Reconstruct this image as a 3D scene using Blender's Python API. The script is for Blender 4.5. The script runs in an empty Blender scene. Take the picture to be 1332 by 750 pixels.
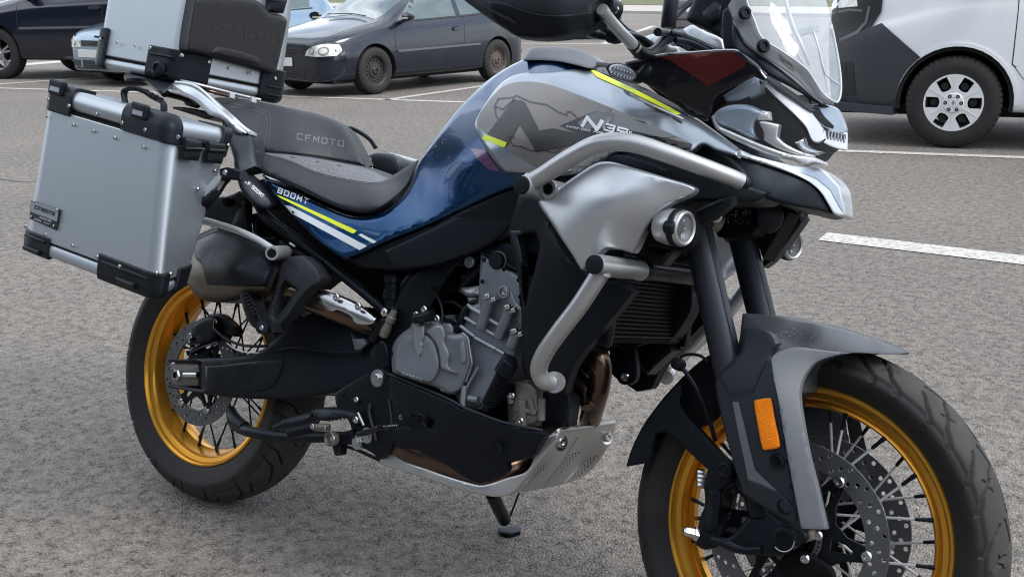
import bpy, bmesh, math, random
import numpy as np
from mathutils import Vector, Matrix
from mathutils.bvhtree import BVHTree
from mathutils.geometry import delaunay_2d_cdt

random.seed(7)
scene = bpy.context.scene
COL = scene.collection

# ------------------------------------------------------------------ camera, sky, sun
LEAN = math.radians(15.8)                       # the motorcycle leans away on its side stand
PW, PH, FPX = 1332.0, 750.0, 1421.3269812177934
CAM_R = Vector((0.8185004, 0.5743976, -0.0111568))
CAM_U = Vector((-0.1424631, 0.2217425, 0.9646422))
CAM_F = Vector((-0.5565621, 0.7879706, -0.2633268))
CAM_C = Vector((2.1124408, -1.6474759, 1.2386943))
cd = bpy.data.cameras.new('camera'); cam = bpy.data.objects.new('camera', cd); COL.objects.link(cam)
cd.sensor_width = 36.0; cd.lens = FPX/PW*36.0; cd.clip_start = 0.05; cd.clip_end = 2000
M3 = Matrix((CAM_R, CAM_U, -CAM_F)).transposed()
cam.matrix_world = Matrix.Translation(CAM_C) @ M3.to_4x4()
cd.dof.use_dof = True; cd.dof.focus_distance = 2.1; cd.dof.aperture_fstop = 48
scene.camera = cam
scene.cycles.filter_width = 1.15

SUN_EL, SUN_AZ = math.radians(50), math.radians(85)      # direction to the sun: azimuth measured from +Y towards +X
world = bpy.data.worlds.new('World'); scene.world = world; world.use_nodes = True
wt = world.node_tree; wt.nodes.clear()
wo = wt.nodes.new('ShaderNodeOutputWorld'); bg = wt.nodes.new('ShaderNodeBackground')
sky = wt.nodes.new('ShaderNodeTexSky'); sky.sky_type = 'NISHITA'; sky.sun_disc = False
sky.sun_elevation = SUN_EL; sky.sun_rotation = SUN_AZ; sky.air_density = 1.0; sky.dust_density = 1.5
tc = wt.nodes.new('ShaderNodeTexCoord'); mp = wt.nodes.new('ShaderNodeMapping'); mp.inputs['Scale'].default_value = (1.0, 1.0, 2.6)
cl = wt.nodes.new('ShaderNodeTexNoise'); cl.inputs['Scale'].default_value = 2.2; cl.inputs['Detail'].default_value = 6; cl.inputs['Roughness'].default_value = .55
cr = wt.nodes.new('ShaderNodeValToRGB')
cr.color_ramp.elements[0].position = .36; cr.color_ramp.elements[0].color = (.25, .25, .25, 1)
cr.color_ramp.elements[1].position = .60; cr.color_ramp.elements[1].color = (1, 1, 1, 1)
c2 = wt.nodes.new('ShaderNodeTexNoise'); c2.inputs['Scale'].default_value = 5.0; c2.inputs['Detail'].default_value = 5
cr2 = wt.nodes.new('ShaderNodeValToRGB')
cr2.color_ramp.elements[0].position = .35; cr2.color_ramp.elements[0].color = (5.2, 5.9, 6.9, 1)
cr2.color_ramp.elements[1].position = .65; cr2.color_ramp.elements[1].color = (11.5, 11.9, 12.4, 1)
mx = wt.nodes.new('ShaderNodeMix'); mx.data_type = 'RGBA'
L = wt.links.new
L(tc.outputs['Generated'], mp.inputs['Vector']); L(mp.outputs[0], cl.inputs['Vector']); L(mp.outputs[0], c2.inputs['Vector'])
L(cl.outputs['Fac'], cr.inputs[0]); L(c2.outputs['Fac'], cr2.inputs[0])
L(cr.outputs[0], mx.inputs['Factor']); L(sky.outputs[0], mx.inputs[6]); L(cr2.outputs[0], mx.inputs[7])
L(mx.outputs[2], bg.inputs['Color']); bg.inputs['Strength'].default_value = 0.15
L(bg.outputs[0], wo.inputs['Surface'])
sl = bpy.data.lights.new('sun', 'SUN'); so = bpy.data.objects.new('sun', sl); COL.objects.link(so)
sl.energy = 1.8; sl.angle = math.radians(24); sl.color = (1.0, .96, .9)
sdir = Vector((math.sin(SUN_AZ)*math.cos(SUN_EL), math.cos(SUN_AZ)*math.cos(SUN_EL), math.sin(SUN_EL)))
so.rotation_euler = sdir.to_track_quat('Z', 'Y').to_euler()
vs = scene.view_settings; vs.view_transform = 'Standard'; vs.look = 'None'; vs.exposure = 0.55; vs.gamma = 1.0

# ------------------------------------------------------------------ materials
def mat(name, col, rough=.5, metal=0.0, coat=0.0, noise=None, bump=None, spec=None, alpha=None, trans=0.0, ior=1.45, emit=None, aniso=None, stretch=None, rnoise=None, tint=None):
    m = bpy.data.materials.new(name); m.use_nodes = True
    nt = m.node_tree; b = nt.nodes['Principled BSDF']; lk = nt.links.new
    b.inputs['Base Color'].default_value = (*col, 1); b.inputs['Roughness'].default_value = rough
    b.inputs['Metallic'].default_value = metal; b.inputs['Coat Weight'].default_value = coat
    if tint: b.inputs['Specular Tint'].default_value = (*tint, 1)
    b.inputs['Coat Roughness'].default_value = .04; b.inputs['IOR'].default_value = ior
    if spec is not None: b.inputs['Specular IOR Level'].default_value = spec
    if trans: b.inputs['Transmission Weight'].default_value = trans
    if alpha is not None: b.inputs['Alpha'].default_value = alpha
    if emit: b.inputs['Emission Color'].default_value = (*emit[0], 1); b.inputs['Emission Strength'].default_value = emit[1]
    t = nt.nodes.new('ShaderNodeTexCoord'); mpn = nt.nodes.new('ShaderNodeMapping'); lk(t.outputs['Object'], mpn.inputs[0])
    if stretch: mpn.inputs['Scale'].default_value = stretch
    if noise:                                   # (scale, amount, second colour)
        n = nt.nodes.new('ShaderNodeTexNoise'); n.inputs['Scale'].default_value = noise[0]; n.inputs['Detail'].default_value = 6
        lk(mpn.outputs[0], n.inputs['Vector']); r = nt.nodes.new('ShaderNodeValToRGB')
        r.color_ramp.elements[0].position = .5-noise[1]; r.color_ramp.elements[1].position = .5+noise[1]
        r.color_ramp.elements[0].color = (*col, 1); r.color_ramp.elements[1].color = (*noise[2], 1)
        lk(n.outputs['Fac'], r.inputs[0]); lk(r.outputs[0], b.inputs['Base Color'])
    if rnoise:
        n = nt.nodes.new('ShaderNodeTexNoise'); n.inputs['Scale'].default_value = rnoise[0]; n.inputs['Detail'].default_value = 5
        lk(mpn.outputs[0], n.inputs['Vector']); r = nt.nodes.new('ShaderNodeMapRange')
        r.inputs[1].default_value = .3; r.inputs[2].default_value = .7; r.inputs[3].default_value = max(0, rough-rnoise[1]); r.inputs[4].default_value = rough+rnoise[1]
        lk(n.outputs['Fac'], r.inputs[0]); lk(r.outputs[0], b.inputs['Roughness'])
    if bump:                                    # (scale, strength, distance)
        n = nt.nodes.new('ShaderNodeTexNoise'); n.inputs['Scale'].default_value = bump[0]; n.inputs['Detail'].default_value = 4
        lk(mpn.outputs[0], n.inputs['Vector']); bb = nt.nodes.new('ShaderNodeBump')
        bb.inputs['Strength'].default_value = bump[1]; bb.inputs['Distance'].default_value = bump[2]
        lk(n.outputs['Fac'], bb.inputs['Height']); lk(bb.outputs[0], b.inputs['Normal'])
    return m

def droplets(m, scale=140, amount=.22, strength=.6):
    """small raised water drops over a painted or plastic surface"""
    nt = m.node_tree; b = nt.nodes['Principled BSDF']; lk = nt.links.new
    t = nt.nodes.new('ShaderNodeTexCoord'); v = nt.nodes.new('ShaderNodeTexVoronoi'); v.inputs['Scale'].default_value = scale
    v.inputs['Randomness'].default_value = 1.0
    lk(t.outputs['Object'], v.inputs['Vector'])
    r = nt.nodes.new('ShaderNodeMapRange'); r.inputs[1].default_value = amount; r.inputs[2].default_value = 0.0
    r.inputs[3].default_value = 0; r.inputs[4].default_value = 1; r.interpolation_type = 'SMOOTHSTEP'; lk(v.outputs['Distance'], r.inputs[0])
    w = nt.nodes.new('ShaderNodeTexNoise'); w.inputs['Scale'].default_value = 9; lk(t.outputs['Object'], w.inputs['Vector'])
    g = nt.nodes.new('ShaderNodeMath'); g.operation = 'GREATER_THAN'; g.inputs[1].default_value = .5; lk(w.outputs['Fac'], g.inputs[0])
    mu = nt.nodes.new('ShaderNodeMath'); mu.operation = 'MULTIPLY'; lk(r.outputs[0], mu.inputs[0]); lk(g.outputs[0], mu.inputs[1])
    bb = nt.nodes.new('ShaderNodeBump'); bb.inputs['Strength'].default_value = strength; bb.inputs['Distance'].default_value = .0015
    lk(mu.outputs[0], bb.inputs['Height'])
    if b.inputs['Normal'].is_linked: lk(b.inputs['Normal'].links[0].from_socket, bb.inputs['Normal'])
    lk(bb.outputs[0], b.inputs['Normal'])
    if b.inputs['Coat Weight'].default_value: lk(bb.outputs[0], b.inputs['Coat Normal'])
    return m

MT = dict(
 alu=mat('anodised aluminium', (.40, .44, .475), .46, .9, bump=(26, .035, .001), stretch=(3, 3, 90), rnoise=(9, .05)),
 alu_lid=mat('bright aluminium', (.42, .455, .49), .36, .92, bump=(60, .04, .001), stretch=(3, 3, 90)),
 black=mat('black plastic', (.0065, .007, .0085), .44, spec=.22, tint=(.6, .78, 1.0), bump=(900, .12, .0006), rnoise=(12, .07)),
 satin=mat('satin black metal', (.006, .0065, .008), .36, .0, spec=.26, tint=(.65, .8, 1.0), rnoise=(20, .08)),
 dark=mat('dark cavity plastic', (.003, .003, .004), .7, spec=.15),
 blue=droplets(mat('deep blue metallic paint', (.003, .040, .118), .21, .8, coat=.35), 150, .25, .5),
 silver=mat('silver metallic paint', (.30, .34, .39), .30, .85, coat=.25, rnoise=(5, .03)),
 silver_wet=mat('pale silver paint', (.50, .535, .57), .30, .55, coat=.7),
 tube=mat('silver powder coat', (.42, .43, .44), .38, .75, bump=(500, .06, .0006), rnoise=(9, .07)),
 panel=mat('matt taupe grey film', (.16, .152, .148), .40, .25),
 film_dark=mat('dark charcoal film', (.026, .025, .027), .42),
 line=mat('black line print', (.012, .012, .013), .4),
 neon=mat('neon yellow print', (.60, .70, .025), .45),
 lite=mat('pale grey print', (.52, .56, .60), .45),
 gold=mat('gold anodised rim', (.74, .36, .045), .32, .85, rnoise=(14, .06)),
 rubber=mat('tyre rubber', (.012, .012, .0125), .62, spec=.35, bump=(300, .15, .001), noise=(9, .25, (.022, .0215, .021))),
 shroud=mat('satin silver shroud paint', (.50, .53, .56), .34, .75, rnoise=(4, .03)),
 spoke=mat('bright spoke', (.72, .72, .72), .35, .5),
 pad=mat('moulded backrest rubber', (.013, .0135, .015), .55, spec=.3, bump=(600, .25, .001)),
 tread=mat('dusty tread rubber', (.026, .0255, .025), .7, spec=.35, bump=(260, .3, .001), noise=(24, .28, (.044, .043, .041))),
 steel=mat('bright steel', (.55, .55, .56), .24, 1.0),
 disc=mat('brake disc steel', (.15, .155, .165), .42, .85, rnoise=(25, .08)),
 engine=mat('grey cast engine', (.155, .17, .19), .46, .55, bump=(260, .18, .001), noise=(5, .3, (.185, .20, .22)), rnoise=(14, .08)),
 engine_lt=mat('light cast engine rib', (.27, .285, .30), .40, .65, bump=(260, .1, .001)),
 pump=mat('dirty cast aluminium', (.13, .115, .10), .55, .5, bump=(120, .35, .002), noise=(25, .25, (.20, .185, .165))),
 pipe=mat('heat tinted steel', (.075, .052, .042), .26, .95, noise=(9, .3, (.18, .125, .09)), rnoise=(18, .1)),
 muffler=mat('sooty brushed steel', (.075, .067, .058), .40, .9, noise=(8, .3, (.17, .145, .12)), rnoise=(10, .1)),
 skid=mat('brushed skid aluminium', (.52, .52, .51), .38, .9, bump=(30, .15, .001), rnoise=(25, .08)),
 seat=droplets(mat('charcoal seat vinyl', (.021, .023, .028), .55, bump=(700, .35, .0012), noise=(160, .2, (.028, .031, .037))), 260, .3, .35),
 seat_top=droplets(mat('top-lit wet grey seat fabric', (.085, .09, .10), .6, bump=(500, .6, .002), noise=(220, .15, (.155, .163, .178))), 230, .34, .8),  # real wet fabric panel; its tone is also raised for light from above
 fender=mat('dark grey satin plastic', (.020, .022, .027), .42, .0, spec=.35, tint=(.75, .87, 1.0), bump=(800, .1, .0006), rnoise=(7, .06)),
 fender_wet=droplets(mat('wet grey satin plastic', (.045, .049, .056), .34, .2, bump=(800, .1, .0006)), 130, .3, .8),
 strip=mat('grey satin film', (.115, .125, .138), .52, .1, bump=(900, .12, .0006)),
 orange=mat('orange reflector', (1.0, .25, .003), .3, spec=.3, bump=(400, .8, .003)),
 glass=mat('acrylic with painted haze', (.62, .68, .74), .04, alpha=.24, coat=.6),  # pale diffuse colour paints in the screen's whitish reflected haze
 smoke=mat('smoked acrylic', (.006, .006, .008), .07, spec=.35),
 red=mat('painted red reflection', (.05, .008, .007), .2, spec=.3),  # colour of the reflection painted on the smoked deflector
 chrome=mat('lamp reflector', (.34, .36, .39), .2, 1.0),
 lampblue=mat('lamp bowl', (.25, .31, .38), .35, .5),
 lens=mat('lamp lens glass', (.8, .85, .9), .03, alpha=.08, coat=.3),
 headlens=mat('lamp cover glass', (.6, .65, .7), .03, alpha=.015),
 led=mat('led strip diffuser', (.52, .54, .57), .25, .2, coat=.4),
 purple=mat('purple reflective film', (.09, .03, .10), .25, .3, coat=1.0),
)
scratched = None
MT['glass'].use_backface_culling = False

# ------------------------------------------------------------------ pixel <-> motorcycle frame
# X forward, Y left, Z up along the motorcycle's own (leaning) frame; a traced point becomes a point at its real distance
BC = np.array([2.11244075781038, -1.9020819135087703, 0.7461524653737874])
BR = np.array([0.8185004090182562, 0.5557334790327672, 0.1456618711917584])
BU = np.array([-0.14246307854600046, -0.049288345389706244, 0.9885721674515934])
BF = np.array([-0.5565620825102475, 0.829898161999942, -0.03882897141277957])
FR = dict(px=(0, 0, 1), A=(0, 0, 3.33), B=(340, 0, 3.33), C=(560, 0, 3.33), D=(800, 0, 3.333), E=(1032, 0, 3.333), F=(0, 200, 3.33), G=(200, 180, 3.408),
 H=(640, 180, 3.124), I=(140, 350, 2.42), J=(360, 330, 3.75), K=(480, 300, 3.409), L=(380, 470, 3.027), M=(660, 280, 2.679),
 N=(800, 400, 2.143), O=(1032, 420, 2.273), P=(0, 400, 2.143), Q=(1030, 560, 3.945), R=(870, 260, 3.75), S=(880, 640, 6.66),
 T=(820, 460, 4.165), U=(180, 380, 4.165), a1=(880, 60, 3.125), a2=(600, 60, 3.75), a3=(760, 60, 4.69), a4=(930, 0, 4.689),
 a5=(580, 0, 5.55), a6=(20, 240, 4.6875), a7=(150, 90, 5.355), a8=(360, 200, 4.6875), b1=(240, 220, 4.167), b2=(380, 380, 5.356),
 b3=(500, 380, 5.0), b4=(560, 300, 5.0), b5=(370, 500, 6.253), b6=(620, 460, 4.165), b7=(800, 260, 5.356), b8=(890, 600, 5.0),
 c1=(100, 0, 6.25), c2=(230, 0, 5.77), c4=(660, 0, 4.757), c6=(860, 0, 7.5), n1=(30, 255, 13.64))
def z(fr, *pts):
    x0, y0, s = FR[fr]
    return [(x0+p[0]/s, y0+p[1]/s) + tuple(p[2:]) for p in pts]
def rays(P):
    P = np.asarray(P, float)[:, :2]
    return BF + np.outer((P[:, 0]-PW/2)/FPX, BR) - np.outer((P[:, 1]-PH/2)/FPX, BU)
def tps(ctrl):
    c = np.array(ctrl, float); X = c[:, :2]/100; n = len(X)
    def ph(r): return np.where(r > 1e-9, r*r*np.log(r+1e-12), 0)
    K = ph(np.linalg.norm(X[:, None]-X[None], axis=2)) + np.eye(n)*1e-4
    Pm = np.hstack([np.ones((n, 1)), X]); A = np.zeros((n+3, n+3)); A[:n, :n] = K; A[:n, n:] = Pm; A[n:, :n] = Pm.T
    w = np.linalg.lstsq(A, np.concatenate([c[:, 2], np.zeros(3)]), rcond=None)[0]
    def f(P):
        Q = np.asarray(P, float)[:, :2]/100
        return ph(np.linalg.norm(Q[:, None]-X[None], axis=2)) @ w[:n] + np.hstack([np.ones((len(Q), 1)), Q]) @ w[n:]
    return f
def latS(spec):
    """surface given by its distance to the right of the motorcycle's middle plane; h lifts it outwards"""
    if isinstance(spec, (int, float)): fn = lambda P: np.full(len(P), float(spec))
    elif callable(spec): fn = spec
    else:
        fn = tps(spec)
    def S(P, h=0):
        D = rays(P); t = (-(fn(P)+h)-BC[1])/D[:, 1]; return BC + D*t[:, None]
    S.back = np.array([0, 1.0, 0]); S.lat = fn
    return S
def planeS(o, n):
    o = np.array(o, float); n = np.array(n, float); n /= np.linalg.norm(n)
    def S(P, h=0):
        D = rays(P); hh = h if np.ndim(h) else np.full(len(D), float(h))
        t = ((o-BC)@n + hh)/(D@n); return BC + D*t[:, None]
    S.back = -n
    return S
def plane3(*pts):
    """plane through three (px, py, lat) points"""
    q = [bp(*p) for p in pts]; n = np.cross(q[1]-q[0], q[2]-q[0])
    if n @ (BC-q[0]) < 0: n = -n
    return planeS(q[0], n)
def bp(x, y, lat): return latS(float(lat))([(x, y)])[0]
def onx(x, y, X):
    d = rays([(x, y)])[0]; return BC + d*((X-BC[0])/d[0])
def onz(x, y, Z):
    d = rays([(x, y)])[0]; return BC + d*((Z-BC[2])/d[2])
def line3(pts): return [bp(*p) for p in pts]

# ------------------------------------------------------------------ objects
def link(name, me, m=None, parent=None, smooth=True, sharp=35):
    o = bpy.data.objects.new(name, me); COL.objects.link(o)
    if m is not None:
        for mm in (m if isinstance(m, (list, tuple)) else [m]): me.materials.append(mm)
    if parent is not None: o.parent = parent
    if smooth and len(me.polygons):
        me.polygons.foreach_set('use_smooth', [True]*len(me.polygons))
        me.set_sharp_from_angle(angle=math.radians(sharp))
    return o
def pyd(name, V, Fc, m=None, parent=None, smooth=True, sharp=35):
    me = bpy.data.meshes.new(name); me.from_pydata([tuple(v) for v in V], [], [tuple(f) for f in Fc]); me.validate(); me.update()
    bm = bmesh.new(); bm.from_mesh(me); bmesh.ops.recalc_face_normals(bm, faces=bm.faces); bm.to_mesh(me); bm.free()
    return link(name, me, m, parent, smooth, sharp)
def raw(name, V, Fc, m=None, parent=None, smooth=True, sharp=35):
    me = bpy.data.meshes.new(name); me.from_pydata([tuple(v) for v in V], [], [tuple(f) for f in Fc]); me.update()
    return link(name, me, m, parent, smooth, sharp)
def thing(name, label, cat, loc=(0, 0, 0), rotz=0, group=None):
    o = bpy.data.objects.new(name, None); COL.objects.link(o); o.empty_display_size = .2
    o.location = loc; o.rotation_euler = (0, 0, rotz); o['label'] = label; o['category'] = cat
    if group: o['group'] = group
    return o
def weighted(o):
    md = o.modifiers.new('wn', 'WEIGHTED_NORMAL'); md.keep_sharp = True; return o

def spl(pts, closed=True, sharp=48, seg=5):
    """Catmull-Rom through pts, corners kept where the outline turns sharply"""
    P = [np.array(p, float) for p in pts]; n = len(P)
    out = []
    def corner(i):
        if not closed and i in (0, n-1): return True
        a = P[(i)%n]-P[(i-1)%n]; b = P[(i+1)%n]-P[i%n]
        a = a[:2]; b = b[:2]
        la, lb = np.linalg.norm(a), np.linalg.norm(b)
        if la < 1e-9 or lb < 1e-9: return True
        return math.degrees(math.acos(max(-1, min(1, a@b/la/lb)))) > sharp
    cs = [corner(i) for i in range(n)]
    for i in range(n if closed else n-1):
        p1, p2 = P[i], P[(i+1)%n]
        p0 = P[(i-1)%n] if not cs[i] else p1-(p2-p1)*.001
        p3 = P[(i+2)%n] if not cs[(i+1)%n] else p2+(p2-p1)*.001
        k = 1 if (cs[i] and cs[(i+1)%n]) else seg
        for j in range(k):
            t = j/k
            # centripetal-like damping: scale tangents by local length
            L12 = np.linalg.norm((p2-p1)[:2])
            def tang(a, b, l): 
                d = (b-a); q = np.linalg.norm(d[:2]); return d/q*l if q > 1e-9 else d*0
            m1 = (tang(p0, p2, L12) if not cs[i] else (p2-p1)); m2 = (tang(p1, p3, L12) if not cs[(i+1)%n] else (p2-p1))
            h = (2*t**3-3*t**2+1)*p1+(t**3-2*t**2+t)*m1+(-2*t**3+3*t**2)*p2+(t**3-t**2)*m2
            out.append(h)
    if not closed: out.append(P[-1])
    return np.array(out)
def inside(P, poly):
    P = np.asarray(P); x, y = P[:, 0], P[:, 1]; r = np.zeros(len(P), bool); q = np.roll(poly, -1, axis=0)
    for a, b in zip(poly, q):
        c = (a[1] > y) != (b[1] > y)
        if a[1] != b[1]: r ^= c & (x < (b[0]-a[0])*(y-a[1])/(b[1]-a[1])+a[0])
    return r
def dist(P, poly):
    P = np.asarray(P)[:, :2]; a = poly[:, :2]; b = np.roll(a, -1, axis=0); d = b-a; L2 = np.maximum((d**2).sum(1), 1e-12)
    t = np.clip(((P[:, None]-a[None])*d[None]).sum(2)/L2, 0, 1)
    return np.sqrt((((a[None]+d[None]*t[:, :, None])-P[:, None])**2).sum(2).min(1))

def shell(name, outline, lat, m, parent=None, bulge=0.0, bw=6.0, thick=.01, holes=(), mirror=False, step=12, sharp=48, smooth_out=True, ang=35, prof=2.0, both=False, seg=5, hole_sharp=48):
    """a panel with its own outline, curved surface, rounded edge and thickness.  lat: number, control points, callable or surface"""
    A_ = np.array([p[:2] for p in outline], float); q_ = np.roll(A_, -1, 0); area_ = abs((A_[:, 0]*q_[:, 1]-A_[:, 1]*q_[:, 0]).sum())/2
    step = max(1.6, min(step, math.sqrt(area_)/5))
    O = spl(outline, True, sharp, seg)[:, :2] if smooth_out else np.array([p[:2] for p in outline], float)
    Hs = [spl(h, True, hole_sharp, seg)[:, :2] for h in holes]
    S = lat if hasattr(lat, 'back') else latS(lat)
    allp = [O]+Hs
    mn, mxx = O.min(0), O.max(0)
    gx = np.arange(mn[0], mxx[0]+step, step); gy = np.arange(mn[1], mxx[1]+step, step*.87)
    G = np.array([(x+(step/2 if j % 2 else 0), y) for j, y in enumerate(gy) for x in gx])
    rings = []
    if bulge:
        for fr in ((.08, .3, .62, 1.0) if bw > 4.5 else (.15, .5, 1.0)):
            for poly in allp:
                a = np.roll(poly, 1, axis=0); b = np.roll(poly, -1, axis=0); t = b-a; nl = np.linalg.norm(t, axis=1); nl[nl == 0] = 1
                nrm = np.stack([-t[:, 1], t[:, 0]], 1)/nl[:, None]
                for s in (1, -1):
                    q = poly+nrm*s*bw*fr; k = inside(q, O)
                    for h in Hs: k &= ~inside(q, h)
                    if k.any():
                        q = q[k]; dd = np.min([dist(q, p2) for p2 in allp], axis=0); q = q[dd > bw*fr*.93]
                        if len(q): rings.append(q)
    def keep(P, d):
        k = inside(P, O)
        for h in Hs: k &= ~inside(P, h)
        P = P[k]
        if len(P) == 0: return P
        dd = np.min([dist(P, p2) for p2 in allp], axis=0); return P[dd > d]
    G = keep(G, max(step*.45, bw*1.15 if bulge else 0))
    if bulge and len(G) == 0: G = np.zeros((0, 2))
    pts = [tuple(p) for poly in allp for p in poly]; nb = len(pts)
    edges = []; k0 = 0
    for poly in allp:
        n = len(poly); edges += [(k0+i, k0+(i+1) % n) for i in range(n)]; k0 += n
    extra = [tuple(p) for r in rings for p in r]
    # thin out ring points lying almost on each other
    seen = set(); ex2 = []
    for p in extra:
        kx = (round(p[0]/.15), round(p[1]/.15))
        if kx in seen: continue
        seen.add(kx); ex2.append(p)
    pts += ex2 + [tuple(p) for p in G]
    r = delaunay_2d_cdt([Vector(p) for p in pts], edges, [], 0, 1e-5)
    V2 = np.array([tuple(v) for v in r[0]]); T = np.array([tuple(f) for f in r[2]])
    cen = V2[T].mean(1); k = inside(cen, O)
    for h in Hs: k &= ~inside(cen, h)
    T = T[k]
    used = np.unique(T); rm = -np.ones(len(V2), int); rm[used] = np.arange(len(used)); V2 = V2[used]; T = rm[T]
    def height(P):
        if not bulge: return np.zeros(len(P))
        d = np.min([dist(P, p2) for p2 in allp], axis=0); u = 1-np.clip(d/bw, 0, 1)
        return bulge*(1-u**prof)**(1/prof)
    V3 = S(V2, height(V2))
    base = S(V2, 0)
    n = len(V2)
    if mirror: Bk = V3*np.array([1, -1, 1])
    elif both: Bk = S(V2, -height(V2)) + S.back*thick
    else: Bk = base + S.back*thick
    # boundary edges
    cnt = {}
    for t in T:
        for i in range(3):
            a, b = int(t[i]), int(t[(i+1) % 3]); kx = (min(a, b), max(a, b)); cnt.setdefault(kx, []).append((a, b))
    Fc = [tuple(int(i) for i in t) for t in T] + [tuple(int(i)+n for i in t[::-1]) for t in T]
    for kx, l in cnt.items():
        if len(l) == 1: a, b = l[0]; Fc.append((b, a, a+n, b+n))
    o = pyd(name, np.vstack([V3, Bk]), Fc, m, parent, True, ang)
    if hasattr(lat, 'back') and not hasattr(lat, 'lat'):
        def S2(P, h=0): return S(P, height(P)+h)
        S2.back = S.back
    else:
        fn = S.lat; S2 = latS(lambda P: fn(P)+height(P))
    S2.bvh = BVHTree.FromPolygons([Vector(v) for v in V3], [tuple(int(i) for i in t) for t in T])
    return (o, S2)

def decal(name, polys, S, m, parent=None, lift=.0009, step=4, smooth_out=False):
    """printed film: the union of outlines laid on a surface, a fraction of a millimetre proud"""
    polys = [np.array(p, float)[:, :2] if not smooth_out else spl(p)[:, :2] for p in polys]
    def dens(p):
        out = []
        for a, b in zip(p, np.roll(p, -1, axis=0)):
            n_ = max(1, int(np.linalg.norm(b-a)/5)); out += [a+(b-a)*i/n_ for i in range(n_)]
        return np.array(out)
    polys = [dens(p) for p in polys]
    pts, edges = [], []
    for p in polys:
        k = len(pts); pts += [tuple(q) for q in p]; edges += [(k+i, k+(i+1) % len(p)) for i in range(len(p))]
    A = np.vstack(polys); mn, mx_ = A.min(0), A.max(0)
    G = np.array([(x+(step/2 if j % 2 else 0), y) for j, y in enumerate(np.arange(mn[1], mx_[1], step*.87)) for x in np.arange(mn[0], mx_[0], step)])
    step = min(step, 4)
    if len(G):
        k = np.zeros(len(G), bool); dd = np.full(len(G), 1e9)
        for p in polys: k |= inside(G, p); dd = np.minimum(dd, dist(G, p))
        G = G[k & (dd > step*.3)]
        pts += [tuple(q) for q in G]
    r = delaunay_2d_cdt([Vector(p) for p in pts], edges, [], 0, 1e-5)
    V2 = np.array([tuple(v) for v in r[0]]); T = np.array([tuple(f) for f in r[2]]); cen = V2[T].mean(1)
    k = np.zeros(len(T), bool)
    for p in polys: k |= inside(cen, p)
    T = T[k]; used = np.unique(T); rm = -np.ones(len(V2), int); rm[used] = np.arange(len(used)); V2 = V2[used]; T = rm[T]
    V3 = S(V2, lift)
    if hasattr(S, 'bvh'):
        base = S(V2, 0)
        for i in range(len(V2)):
            d_ = Vector(base[i]-BC).normalized(); h = S.bvh.ray_cast(Vector(BC), d_)
            if h[0] is None: h = S.bvh.find_nearest(Vector(base[i]))
            nn = h[1] if h[1].dot(d_) < 0 else -h[1]
            V3[i] = np.array(h[0]+(nn-d_).normalized()*lift)
    o = raw(name, V3, T.tolist(), m, parent, True, 40)
    # face the camera side
    me = o.data
    if sum(p.normal.dot(Vector(BC)-p.center) for p in me.polygons) < 0: me.flip_normals()
    return o
def strip(pts, w, closed=False):
    """polyline -> quads (as polygons) of width w"""
    P = np.array(pts, float)[:, :2]; out = []
    if closed: P = np.vstack([P, P[:1]])
    for a, b in zip(P[:-1], P[1:]):
        d = b-a; l = np.linalg.norm(d)
        if l < 1e-6: continue
        d /= l; n = np.array([-d[1], d[0]])*w/2; e = d*w*.45
        out.append([a-e+n, b+e+n, b+e-n, a-e-n])
    return out
GLY = {'C': [[(1, 1), (0, 1), (0, 0), (1, 0)]], 'F': [[(0, 0), (0, 1), (1, 1)], [(0, .5), (.85, .5)]], 'M': [[(0, 0), (0, 1), (.5, .35), (1, 1), (1, 0)]],
 'O': [[(0, 0), (0, 1), (1, 1), (1, 0), (0, 0)]], 'T': [[(0, 1), (1, 1)], [(.5, 1), (.5, 0)]], 'N': [[(0, 0), (0, 1), (1, 0), (1, 1)]],
 '0': [[(0, 0), (0, 1), (1, 1), (1, 0), (0, 0)]], '8': [[(0, 0), (0, 1), (1, 1), (1, 0), (0, 0)], [(0, .5), (1, .5)]],
 '3': [[(0, 1), (1, 1), (1, 0), (0, 0)], [(.2, .5), (1, .5)]], '9': [[(1, .5), (0, .5), (0, 1), (1, 1), (1, 0), (0, 0)]],
 'E': [[(1, 1), (0, 1), (0, 0), (1, 0)], [(0, .5), (.85, .5)]], 'X': [[(0, 0), (1, 1)], [(0, 1), (1, 0)]], 'P': [[(0, 0), (0, 1), (1, 1), (1, .5), (0, .5)]],
 'R': [[(0, 0), (0, 1), (1, 1), (1, .5), (0, .5)], [(.5, .5), (1, 0)]], 'I': [[(.5, 0), (.5, 1)]], 'o': [[(.1, .6), (.1, 1), (.5, 1), (.5, .6), (.1, .6)]],
 'A': [[(0, 0), (.5, 1), (1, 0)], [(.2, .35), (.8, .35)]], 'D': [[(0, 0), (0, 1), (.7, 1), (1, .75), (1, .25), (.7, 0), (0, 0)]],
 'V': [[(0, 1), (.5, 0), (1, 1)]], 'U': [[(0, 1), (0, 0), (1, 0), (1, 1)]], 'Y': [[(0, 1), (.5, .5), (1, 1)], [(.5, .5), (.5, 0)]],
 'L': [[(0, 1), (0, 0), (1, 0)]], 'B': [[(0, 0), (0, 1), (1, 1), (1, 0), (0, 0)], [(0, .5), (1, .5)]], ' ': []}
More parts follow.
